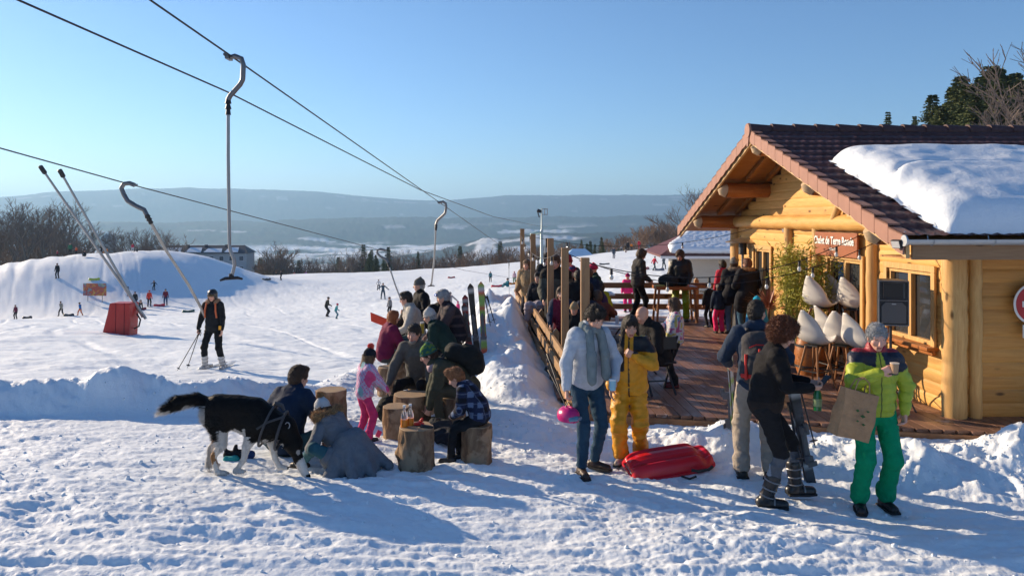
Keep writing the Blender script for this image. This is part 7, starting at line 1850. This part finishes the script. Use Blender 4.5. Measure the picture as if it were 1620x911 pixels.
S = Sculpt(res=.009, k=.02); S.cap((-.02, -.07, .03), (.07, -.07, .03), .035); sculpt_obj('cuff', S, CLOTH, r, (.03, .30, .30), folds=.006)
S = Sculpt(res=.009, k=.02); S.cap((.13, .02, .04), (.20, .02, .05), .045); sculpt_obj('second_mitten', S, CLOTH, r, (.02, .05, .16), folds=.006)
# orange-red board leaning behind the burgundy woman
X, Y, Z = at(602, 508, 13.6); M = MB(); M.prism([(-.18, .16), (.22, .0), (.20, -.14), (-.17, .0)], (-.02, .02)); o = M.build('red_board', plain('red_plastic_board', (.75, .06, .02), .4, var=.25, scale=9), None, bevel=.008); o.location = (X, Y, Z); tag(o, 'orange-red plastic sled poking out behind the red-haired woman', 'sled')

# ------------------------------------------------------------------ dog
def dog():
    ys = np.linspace(6, 9, 400); rw = HZ + (CAMZ - ground((372 - 810) / F * ys, ys, False)) / ys * F; Yd = float(ys[np.argmin(np.abs(rw - 749))]); ox, oy, _ = at(372, 745, Yd); oz = gz0(ox, Yd)
    # lift picture points to the dog's plane; ground row at this spot
    row0 = HZ + (CAMZ - oz) / Yd * F; sh = row0 - 748
    def D(px, py, dy=0.0): x, y, z = at(px, py + sh, Yd); return V(x - ox, dy, z - oz)
    r = empty('dog', (ox, Yd, oz), 0, 'big black and white husky-like dog sniffing the snow, tail raised', 'dog')
    k_ = Yd / 1200 / (7.5 / 1200); S = Sculpt(res=.0085, k=.05); c = None
    S.ell(D(346, 652), (.15, .125, .165)); S.ell(D(372, 650), (.20, .13, .150)); S.ell(D(405, 662), (.19, .14, .165)); S.ell(D(426, 672), (.13, .135, .155))
    S.cap(D(345, 640), D(405, 646), .105, .115); S.cap(D(372, 660), D(415, 672), .115, .13)
    S.cap(D(424, 662), D(452, 676), .115, .10); S.cap(D(450, 672), D(464, 700), .100, .085, k=.04)                     # neck reaching down
    S.ell(D(465, 702), (.080, .080, .088), k=.04); S.cap(D(467, 712), D(480, 740), .056, .036, k=.03); S.cap(D(478, 737), D(486, 750), .037, .027, k=.02)   # skull, muzzle
    S.cap(D(470, 726), D(482, 752), .034, .020, k=.02)
    S.ell(D(489, 752), (.018, .018, .014), k=.006)
    for sd in (-1, 1):                                                                # ears laid back
        S.cap(D(458, 690, sd * .06), D(448, 694, sd * .085), .030, .018, k=.012); S.cap(D(460, 700, sd * .075), D(452, 703, sd * .095), .026, .008, k=.01)
        S.sub(D(480, 722, sd * .055), .010, k=.006)
    # hind legs: thigh forward and down to the knee, hock back, shank, paw
    def hind(dy, th, kn, ho, pa):
        S.cap(D(*th, dy * .7), D(*kn, dy), .092, .050, k=.05); S.cap(D(*kn, dy), D(*ho, dy), .050, .026, k=.02); S.cap(D(*ho, dy), D(*pa, dy) + V(-.02, 0, .02), .027, .023, k=.012)
        S.cap(D(*pa, dy) + V(-.01, 0, .022), D(*pa, dy) + V(.055, 0, .018), .028, .022, k=.012)
        for t in (-.016, 0, .016): S.cap(D(*pa, dy) + V(.045, t, .014), D(*pa, dy) + V(.082, t * 1.2, .012), .013, .011, k=.005)
    hind(-.085, (350, 665), (356, 698), (343, 716), (352, 745)); hind(.085, (343, 665), (342, 695), (329, 710), (328, 741))
    def fore(dy, sh_, el, wr, pa):
        S.cap(D(*sh_, dy * .8), D(*el, dy), .075, .042, k=.04); S.cap(D(*el, dy), D(*wr, dy), .040, .027, k=.015); S.cap(D(*wr, dy), D(*pa, dy) + V(-.01, 0, .02), .027, .022, k=.01)
        S.cap(D(*pa, dy) + V(-.01, 0, .022), D(*pa, dy) + V(.05, 0, .018), .028, .022, k=.012)
        for t in (-.016, 0, .016): S.cap(D(*pa, dy) + V(.04, t, .014), D(*pa, dy) + V(.075, t * 1.2, .012), .013, .011, k=.005)
    fore(-.075, (408, 678), (394, 702), (390, 722), (379, 743)); fore(.075, (422, 682), (427, 704), (431, 726), (440, 745))
    S.cap(D(335, 636), D(312, 630), .045, .055, k=.03); S.cap(D(312, 630), D(283, 636), .055, .068, k=.02); S.cap(D(283, 636), D(262, 647), .068, .040, k=.02); S.cap(D(262, 647), D(250, 655), .040, .010, k=.01)   # tail
    def px_(v): return (v[:, 0] + ox) / Yd * F + 810, HZ - (v[:, 2] + oz - CAMZ) / Yd * F - sh
    def col(v, cc):
        x, y = px_(v); n = 5 * noise3(v * 22, 3) + 3 * noise3(v * 60, 5); c = np.tile([.007, .0065, .0065], (len(v), 1)); W = np.array([.62, .58, .53]); T = np.array([.26, .13, .055])
        leg = y > 693 + n; c[leg & (x < 372)] = W * .95; c[leg & (x >= 372) & (x < 452)] = W
        m = (x < 352) & (x > 318) & (y > 672 + n) & (y < 705 + n) & (x < 338 + n); c[m] = W * .8; m = (x > 334 + n) & (x < 346 + n) & (y > 690) & (y < 730); c[m] = T
        m = (y > 676 + n) & (x > 355) & (x < 395); c[m] = W * .75; m = (x > 383 + n) & (x < 402 + n) & (y > 683 + n); c[m] = W * .9; m = (x > 404) & (x < 448) & (y > 694 + n) ; c[m] = W
        m = (x < 300) & (y > 644 - (300 - x) * -.10 + n); c[m] = W * .8; c[x < 258 + n * .4] = W; m = (x < 330) & (x > 296) & (y > 640 + n); c[m] = W * .6
        m = (x > 455) & (y - 700 > (483 - x) * 1.0 + 18 + n * .4) ; c[m] = W; m = (x > 466) & (y > 735 + n * .3); c[m] = W
        m = (((x - 474) / 2.6) ** 2 + ((y - 712) / 4.0) ** 2 < 1 + n * .08) & (np.abs(v[:, 1]) > .03); c[m] = W * .55
        c[(x > 485.5) & (y > 748)] = (.01, .01, .01); return c
    v, q = S.mesh(); v = relax(v, q, 2); n = vnormals(v, q); v = v + n * (.002 * (1 - 2 * np.abs(noise3(v * np.array([18, 30, 30]), 2))))[:, None]
    cc = col(v, None); FU = cloth('dog_fur', rough=.55, bump=.4, scale=90, spec=.10); o = mesh_np('body', v, quads=q, mat=FU, parent=r, col=cc)
    rs = np.random.RandomState(2); x, y = px_(v); N = 26000; idx = rs.randint(0, len(v), N); p = v[idx]; nn = n[idx]; xx, yy = x[idx], y[idx]
    flow = np.tile([-1.0, 0, -.35], (N, 1)); m = xx > 455; flow[m] = (-.5, 0, .8); m = xx < 336; flow[m] = (-.9, 0, -.25); m = (yy > 700) & (xx < 450); flow[m] = (-.15, 0, -1)
    L = np.full(N, .015); L[(yy > 700)] = .012; L[xx > 456] = .014; L[xx < 330] = .060; L[(xx < 360) & (yy > 665) & (yy < 705)] = .042; L[(xx > 395) & (xx < 450) & (yy > 685) & (yy < 700)] = .035
    flow += nn * .42 + rs.normal(0, .16, (N, 3)); flow -= nn * np.minimum(0, (flow * nn).sum(1))[:, None] * 1.2; flow /= np.linalg.norm(flow, axis=1, keepdims=True)
    sd = np.cross(flow, nn); sd /= np.linalg.norm(sd, axis=1, keepdims=True) + 1e-9; L = L * rs.uniform(.6, 1.2, N); w = .0022
    a = p - nn * .002 - sd * w; b = p - nn * .002 + sd * w; t = p + flow * L[:, None]; V3 = np.stack([a, b, t], 1).reshape(-1, 3); c3 = np.repeat(cc[idx] * rs.uniform(.7, 1.5, (N, 1)), 3, 0)
    mesh_np('fur', V3, tris=np.arange(3 * N).reshape(-1, 3), mat=FU, parent=r, smooth_sh=False, col=c3)
    # harness
    HM = plain('harness_web', (.045, .045, .05), .6); 
    def band(name, A, B, rad, n_=24, w=.012):
        a = D(*A); b = D(*B); mid = (a + b) / 2; u = (a - b) / 2; M = MB(); pts = [mid + u * 1.06 * math.cos(t) + V(0, rad * math.sin(t), 0) for t in np.linspace(0, 6.283, n_)]; M.tube(pts, w, 6); return M.build(name, HM, r, True)
    band('collar', (453, 652), (437, 708), .125, w=.014); band('chest_strap', (434, 643), (412, 702), .158); 
    M = MB(); M.tube([D(452, 655, -.09), D(430, 661, -.135), D(414, 671, -.150)], .012, 6); M.build('side_strap', HM, r, True)
    M = MB(); M.tube([D(430, 643, .02), D(436, 637, 0), D(446, 640, 0), D(450, 648, 0)], [.012, .02, .02, .012], 8); M.build('harness_handle', HM, r, True)
    M = MB(); c0 = D(459, 668, -.09); M.tube([c0 + V(math.cos(t) * .022, 0, math.sin(t) * .03) for t in np.linspace(0, 6.283, 14)], .005, 6); M.build('ring', METAL, r, True)
    return r
dog()
# ------------------------------------------------------------------ people on the terrace
GC = 'people on the terrace'
def flowers(v, c):
    c = c.copy(); n = noise3(v * 26, 2); m2 = noise3(v * 30 + 7, 5); c[:] = (.50, .50, .54); c[n > .35] = (.45, .10, .22); c[m2 > .42] = (.08, .20, .38); c[(n < -.45)] = (.45, .40, .12); return c
f = Fig(H=1.76, hip=.50, lean=14, slump=14, head=(10, 26), hands=((.2, .48, .6), (-.2, .48, .6)), feet=((.14, .45, 0), (-.14, .42, 0)))
person('bald man in black seated on a folding chair behind the yellow suit', on(1044, 11.0, True), R_(118), f, 1, GC, hair=None, top=(.012, .012, .014), pants=(.014, .014, .016), seed=51, puff=.025)
f = Fig(H=1.30, kid=.8, lean=0, head=(6, 4), hands=((.10, .34, 1.18), (-.2, .2, .9)), poles=((.9, -.3, -.8), (-.8, -.6, 0)))
r_, f = person('child in a flowered ski jacket and black trousers drinking on the terrace', on(1068, 11.35, True), R_(82), f, 1, GC, female=True, hair=('bob', 'brown'), top=(.5, .5, .5), topfn=flowers, pants=(.014, .015, .018), shoes=(.16, .02, .02), boot='snow', puff=.035, wide=1.25, seed=53, hood=1)
cu = empty('paper_cup', tuple(wpt(r_, f.tip[0]) + V(0, 0, -.03)), 0, 'pale cup held by the child in the flowered jacket', 'cup'); M = MB(); M.lathe([(0, 0), (.03, 0), (.036, .10), (0, .10)], n=14); M.build('cup_body', WHITE, cu, True); M = MB(); M.lathe([(.033, .097), (.038, .097), (.038, .104), (.033, .104)], n=14); M.build('rim', plain('cup_rim', (.6, .5, .4)), cu, True)
f = Fig(H=1.76, lean=4, head=(6, 22), hands=((.14, .26, 1.0), (-.14, .28, 1.0)), feet=((.1, .1, 0), (-.12, -.12, 0)))
person('young man in a dark jacket standing at the far rail, seen from the side', on(1009, 18.7, True), R_(-76), f, 1, GC, hair=('mop', 'brown'), top=(.045, .042, .040), pants=(.010, .010, .012), seed=55, puff=.03, hem=.13)
f = Fig(H=1.74, lean=4, head=(14, 20), hands=((.24, .22, .98), (-.20, .22, .95)), feet=((.14, .0, 0), (-.14, .05, 0)))
person('young man in a shiny black jacket and lime green trousers by the high table', on(1077, 18.75, True), R_(165), f, 1, GC, hair=('mop', 'brown'), top=(.014, .015, .015), pants=(.26, .36, .01), seed=57, puff=.035, wide=1.3, shiny=True, hem=.15, hood=1)
f = Fig(H=1.05, kid=1, head=(0, 0)); X = at(993, 0, 21.6)[0]
o_, _ = person('small child in a neon pink snowsuit behind the far rail', (X, 21.6, gz0(X, 21.6)), R_(170), f, 2, GC, hair=None, hat=('beanie', (.62, .03, .14)), top=(.80, .03, .20), pants=(.85, .02, .20), seed=59, puff=.04, wide=1.3, boot='snow')
f = Fig(H=1.64, head=(10, 0), lean=0, hands=((.2, .3, 1.0), (-.2, .3, 1.0)))
person('person in a dark coat with pale fur hood and grey hat in the queue', on(1161, 16.6, True), R_(-8), f, 1, GC, female=True, hair=('short', 'brown'), hat=('beanie', (.20, .20, .19)), top=(.018, .018, .022), pants=(.10, .14, .20), seed=61, puff=.04, coat=.25, fur=(.42, .34, .26))
f = Fig(H=1.66, head=(-14, 0), lean=0, hands=((.2, .3, 1.1), (-.2, .3, 1.1)))
person('person in a long black coat with tan fur hood and jeans in the queue', on(1183, 16.2, True), R_(10), f, 1, GC, female=True, hair=('short', 'auburn'), top=(.012, .013, .018), pants=(.04, .10, .16), shoes=(.20, .09, .04), boot='snow', seed=63, puff=.045, coat=.55, fur=(.40, .24, .12), sitcoat=True)
f = Fig(H=1.06, kid=1)
person('small child in a navy jacket and bright pink trousers in the queue', on(1138, 16.7, True), R_(0), f, 2, GC, hair=('short', 'brown'), top=(.020, .030, .050), pants=(.72, .03, .14), seed=65, puff=.04, wide=1.35, boot='snow')
f = Fig(H=1.0, kid=1); person('small child all in black at the left end of the queue', on(1123, 17.6, True), R_(20), f, 2, GC, hair=None, hat=('beanie', (.015, .015, .018)), top=(.012, .012, .014), pants=(.012, .012, .014), seed=67, puff=.04)
f = Fig(H=1.52, kid=.3); person('person in a red jacket half hidden behind the fur-hooded queue', on(1146, 18.0, True), R_(30), f, 2, GC, hair=('short', 'dark'), top=(.45, .03, .06), pants=(.02, .02, .03), seed=69, puff=.03)
f = Fig(H=1.1, kid=1); person('child in a turquoise hat near the cordyline', on(1198, 13.4, True), R_(-10), f, 2, GC, hair=None, hat=('beanie', (.03, .38, .60)), top=(.05, .30, .50), pants=(.02, .03, .06), seed=71, puff=.04)
# crowd along the post fence
def cr(label, px, Y, rz, H, **k):
    fk = dict(H=H, head=(k.pop('yaw', 0), k.pop('pitch', 8)), lean=k.pop('lean', 5), hip=k.pop('hip', .93), kid=k.pop('kid', 0), hands=k.pop('hands', ((.2, .3, 1.0), (-.2, .3, 1.0))), girth=k.pop('girth', 1.0))
    if fk['hip'] < .8: fk['feet'] = ((.14, .4, 0), (-.14, .4, 0))
    return person(label, on(px, Y, True), R_(rz), Fig(**fk), k.pop('lod', 2), GC, **k)
cr('woman with long hair in a camel jacket leaning on the fence rail', 838, 16.8, 150, 1.62, female=True, hair=('long', 'lightbrown'), top=(.27, .19, .11), pants=(.02, .02, .03), seed=73, puff=.04, lean=10, fur=(.42, .33, .24), lod=1)
cr('dark-haired child just right of the camel jacket woman', 853, 15.4, 160, 1.42, kid=.5, hair=('short', 'black'), top=(.015, .015, .02), pants=(.02, .02, .02), seed=75, puff=.03)
cr('tall man in an olive-grey jacket with dark collar between the posts', 880, 14.0, 172, 1.84, hair=('short', 'brown'), top=(.075, .075, .062), pants=(.02, .02, .02), seed=77, puff=.035, girth=1.15, lod=1, yaw=12, topfn=lambda v, c: np.where((v[:, 2] > 1.42)[:, None], np.array([.015, .014, .014]), c))
cr('person in a black coat and red cap behind the olive jacket', 899, 15.8, 175, 1.74, hair=('short', 'black'), hat=('beanie', (.30, .03, .04)), top=(.012, .013, .018), pants=(.02, .02, .02), seed=79, puff=.03)
cr('person in a navy and red bobble-less knit hat facing us in the crowd', 906, 14.9, 170, 1.58, hair=None, hat=('beanie', (.03, .04, .12), (.30, .04, .06)), top=(.016, .016, .02), pants=(.02, .02, .02), seed=81, puff=.03)
cr('broad dark-jacketed person seen from behind, right beside the last post', 915, 13.4, 10, 1.66, hair=('short', 'dark'), top=(.014, .013, .014), pants=(.02, .02, .02), seed=83, puff=.04, girth=1.1, pitch=24, slump=0) if False else cr('broad dark-jacketed person seen from behind, right beside the last post', 917, 13.4, 10, 1.60, hair=('short', 'dark'), top=(.014, .013, .014), pants=(.02, .02, .02), seed=83, puff=.04, girth=1.1, pitch=24)
cr('brown-haired person in a dark blue jacket seen from behind near the light table', 931, 14.5, -12, 1.56, hair=('short', 'brown'), top=(.014, .022, .045), pants=(.02, .02, .02), seed=85, puff=.04)
cr('person with a raspberry red hat and dark green coat in the crowd', 944, 15.3, 100, 1.60, hair=None, hat=('beanie', (.50, .03, .08)), top=(.015, .040, .030), pants=(.02, .02, .02), seed=87, puff=.03)
def limep(v, c): c = c.copy(); c[v[:, 0] < .0] = (.05, .03, .10); return c
cr('child in a lime green and purple jacket bending over the table', 958, 14.6, 40, 1.28, kid=.7, hair=('short', 'black'), top=(.30, .36, .02), topfn=limep, pants=(.03, .03, .05), seed=89, puff=.04, lean=16)
def burg(v, c): c = c.copy(); c[np.abs(v[:, 0]) > .13] = (.02, .03, .06); return c
cr('girl in a burgundy and navy jacket behind the fence facing us', 889, 12.5, 168, 1.38, kid=.5, female=True, hair=('bob', 'brown'), top=(.14, .012, .035), topfn=burg, pants=(.05, .01, .02), seed=91, puff=.035, lod=1)
cr('child with a pale scarf over the mouth in a dark blue jumper', 929, 12.9, 165, 1.30, kid=.6, hair=('short', 'dark'), top=(.020, .026, .050), pants=(.08, .02, .02), seed=93, puff=.03)
cr('small child with a sandy hat and black jacket by the last post', 910, 12.2, 160, 1.14, kid=.9, hair=None, hat=('beanie', (.33, .25, .15)), top=(.012, .012, .014), pants=(.02, .02, .02), seed=95, puff=.04)
cr('person in a brown fleece sitting with back to us by the last post', 948, 13.3, 20, 1.6, hip=.55, hair=('short', 'brown'), top=(.10, .035, .03), pants=(.02, .02, .02), seed=97, puff=.03)
cr('man in a dark cap at the far corner of the terrace', 866, 17.6, 170, 1.7, hair=None, hat=('beanie', (.03, .03, .03)), top=(.02, .025, .03), pants=(.02, .02, .02), seed=98, puff=.03)
# jacket hung over the rail, pale glove
S = Sculpt(res=.014, k=.05); S.cap((-.10, 0, .0), (.12, 0, .02), .09); S.cap((.05, -.02, -.02), (.10, -.05, -.28), .07, .05); S.cap((-.08, .02, -.02), (-.12, .02, -.22), .07, .05)
o = sculpt_obj('hung_jacket', S, CLOTH, None, (.34, .30, .33), folds=.02); o.location = (fence_x(14.9), 14.9, DK + rz_(14.9) + .08); tag(o, 'pale mauve jacket thrown over the fence rail', 'jacket')

# ------------------------------------------------------------------ far figures on the slope
D_ = (.02, .022, .028); RD = (.42, .03, .04); TL = (.02, .16, .20); BL = (.03, .16, .42); GY = (.20, .20, .21); PK = (.70, .05, .20); OR = (.65, .20, .02); WT = (.6, .6, .6); YG = (.35, .45, .03); BR = (.10, .05, .04); NV = (.02, .03, .06)
GS = 'sledgers and skiers on the far slope'
Tn = [
 ('person in dark red sitting at the left end of the mound top', 91, 397, 11, 160, (.25, .03, .06), D_, (.4, .3, .28), 'stand', 101), ('person in green and black standing on the mound top', 111, 398, 20, 200, (.03, .14, .08), D_, GY, 'stand', 101),
 ('child in orange-red on the mound top', 121, 397, 13, 170, (.55, .10, .04), D_, D_, 'stand', 100), ('person in black on the mound top beside the one in orange', 161, 396, 17, 150, D_, D_, D_, 'stand', 100), ('child in orange sitting on the mound top', 169, 397, 9, 120, OR, OR, D_, 'sit', 100),
 ('child in red and white on the right part of the mound top', 210, 401, 14, 190, (.50, .04, .08), WT, D_, 'stand', 100), ('person in dark blue crouching near the mound top right end', 217, 403, 7, 90, D_, NV, D_, 'sit', 100), ('person in black sledging down the mound face', 134, 409, 10, 200, D_, D_, D_, 'sit', 96),
 ('adult in black standing on the left of the mound foot', 91, 440, 24, 180, D_, D_, D_, 'stand', None), ('child in black and neon yellow beside the adult on the mound', 102, 439, 15, 150, (.10, .16, .03), D_, YG, 'wide', None), ('child in red walking on the mound', 130, 442, 18, 120, (.45, .03, .05), (.12, .02, .05), RD, 'walk', None),
 ('person in black waving on the shaded side of the mound', 244, 459, 16, 170, D_, D_, D_, 'wide', None), ('person in black behind the leaning tubes', 203, 468, 15, 140, D_, D_, D_, 'stand', None), ('dark crouching person just above the red pad', 190, 474, 12, 150, D_, D_, BR, 'bend', None),
 ('person in a dark coat right of the red pad', 214, 486, 25, 190, D_, NV, D_, 'stand', None), ('person in blue jeans bending right of the red pad', 219, 496, 20, 230, D_, (.03, .06, .12), D_, 'bend', None), ('person with a bright red back and black trousers bending over', 236, 485, 26, 10, (.70, .05, .03), D_, RD, 'stand', None),
 ('person in a maroon top and blue trousers looking downhill', 262, 483, 26, 200, (.16, .02, .04), (.02, .06, .14), D_, 'stand', None), ('person in a dark red top at the far left', 25, 505, 23, 170, (.14, .02, .05), D_, D_, 'stand', None), ('person in beige pulling a black sled at left', 97, 500, 24, 70, (.36, .33, .26), D_, D_, 'walk', None),
 ('child in blue with orange trousers walking at left', 127, 499, 21, 80, BL, (.60, .14, .03), D_, 'walk', None), ('far person in dark at the left of the plateau', 437, 443, 13, 180, D_, D_, D_, 'stand', None), ('taller far person in dark at the left of the plateau', 445, 443, 15, 120, D_, D_, BR, 'stand', None),
 ('far child in pinkish red with a red sled', 466, 442, 12, 150, (.40, .08, .10), PK, BR, 'stand', None), ('far child in purple and pink', 484, 440, 11, 200, (.20, .06, .25), PK, D_, 'stand', None), ('skier in a white top coming down by the leaning hanger', 599, 459, 18, 190, WT, D_, D_, 'ski', None),
 ('adult in blue-grey walking with arms out below the hanger', 606, 473, 26, 190, (.06, .09, .12), (.06, .09, .12), D_, 'wide', None), ('child in dark red sitting beside the hanger foot', 623, 473, 9, 100, (.16, .02, .03), D_, D_, 'sit', None), ('person in grey and black standing above the red-haired woman', 617, 499, 29, 150, GY, D_, BR, 'stand', None),
 ('adult skier in dark clothes with a backpack, mid-slope', 516, 501, 33, -60, (.03, .035, .035), D_, D_, 'ski', None), ('child in teal and white with a raspberry helmet beside the adult skier', 531, 504, 25, -70, (.05, .28, .30), (.10, .20, .25), (.55, .03, .10), 'ski', None), ('tiny far person with a red sled near the slope edge', 717, 440, 10, 160, D_, RD, D_, 'stand', None),
 ('person in pale grey standing left of the upright skis', 712, 498, 37, 200, (.34, .32, .33), (.30, .28, .30), GY, 'wide', None), ('child in neon pink beside the person in pale grey', 725, 499, 22, 150, PK, PK, PK, 'stand', None), ('person in teal and black above the ski row', 776, 446, 17, 170, TL, D_, (.03, .12, .14), 'stand', None),
 ('child in purple and white above the ski row', 775, 477, 20, 160, (.35, .25, .45), NV, D_, 'stand', None), ('child in bright red left of the blue hat', 771, 491, 22, 170, RD, RD, NV, 'stand', None), ('child in orange with a bright blue hat', 782, 490, 22, 170, (.60, .10, .03), RD, BL, 'stand', None), ('child in dark brown beside the blue-hatted child', 790, 490, 22, 190, (.05, .02, .02), (.12, .03, .03), D_, 'stand', None),
 ('child in teal sitting near the slalom pole', 803, 454, 14, 120, TL, TL, D_, 'sit', None), ('child in white, red and yellow right of the slalom pole', 814, 449, 20, 160, (.6, .4, .45), (.10, .25, .12), (.5, .05, .08), 'stand', None),
 ('adult in blue-grey on the right-hand slope', 971, 409, 18, 190, (.05, .07, .10), (.04, .06, .10), D_, 'stand', None), ('child in black sitting in front of the adult in blue-grey', 976, 419, 9, 100, D_, NV, BR, 'sit', None), ('small child standing right of the adult in blue-grey', 985, 419, 10, 200, D_, (.05, .08, .08), D_, 'stand', None),
 ('person in white and black near the top of the right slope', 983, 398, 10, 150, (.3, .3, .32), D_, D_, 'stand', None), ('person in black near the top of the right slope', 993, 396, 18, 160, D_, D_, D_, 'stand', None), ('child in orange near the top of the right slope', 999, 393, 12, 180, OR, D_, D_, 'stand', None), ('person in red near the top of the right slope', 1011, 394, 16, 190, (.55, .03, .05), (.25, .03, .04), D_, 'stand', None),
 ('person in a long red coat striding left of the hut', 1035, 428, 23, -60, (.55, .03, .06), (.03, .07, .09), D_, 'walk', None), ('person in grey pulling a sled beside the hut', 1050, 426, 21, 200, (.11, .13, .15), (.04, .06, .08), D_, 'walk', None)]
for (lab, px, py, h, rz, top, pants, head, pose, Yf) in Tn:
    tiny(lab, px, py, h, rz, top, pants, head, pose, group=GS, Y=Yf)
def small_sled(lab, px, py, col, w=.9, rz=0, Y=None):
    ys = np.linspace(20, 160, 2500); xs = (px - 810) / F * ys; d = HZ + (CAMZ - ground(xs, ys, False)) / ys * F - py; c = np.where(np.sign(d[:-1]) != np.sign(d[1:]))[0]; y = ys[c[0]] if len(c) else 90; x = (px - 810) / F * y
    S = Sculpt(res=.03, k=.03); S.cap((-w * .45, 0, .09), (w * .42, 0, .09), .16, .19); S.cap((w * .42, 0, .11), (w * .52, 0, .18), .15, .10); S.sub((0, 0, .22), (w * .42, .13, .12)); S.plane((0, 0, .0), (0, 0, -1))
    o = sculpt_obj('sled', S, plain_attr_gloss(), None, col, rel=0); o.location = (x, y, gz0(x, y)); o.rotation_euler = (0, 0, R_(rz)); tag(o, lab, 'sled', 'sleds on the slope')
for a in (('yellow-green sled lying on the mound', 149, 443, (.45, .55, .05), 1.0, 10), ('red sled lying on the floor of the mound', 252, 484, (.65, .03, .05), 1.0, 4), ('dark green sled alone on the piste', 298, 494, (.02, .08, .06), 1.0, 10), ('black sled behind the person in beige', 109, 500, D_, .8, 0),
          ('small dark sled at the far left edge', 43, 504, D_, .6, 20), ('dark sled on the piste right of the red pad', 222, 490, (.30, .02, .03), 1.0, 5), ('tiny red sled near the slope edge', 714, 440, RD, .9, 0), ('red sled under the person in teal', 786, 454, (.65, .03, .06), 1.1, 0),
          ('dark sled left of the adult in blue-grey', 956, 419, D_, 1.3, 0), ('orange-red sled right of the slalom pole', 811, 450, OR, .7, 0), ('round pink sledge near the hut', 1023, 426, (.6, .15, .12), .8, 60), ('pink toboggan right of the dark sledge near the hut', 1043, 428, (.15, .16, .2), .8, 0),
          ('dark box-shaped sled at the left of the plateau', 425, 443, D_, .8, 80), ('tiny dark sled beside the box-shaped one', 419, 443, D_, .6, 0)): small_sled(*a)
# a worn pack on the mid-slope skier is part of the slope group
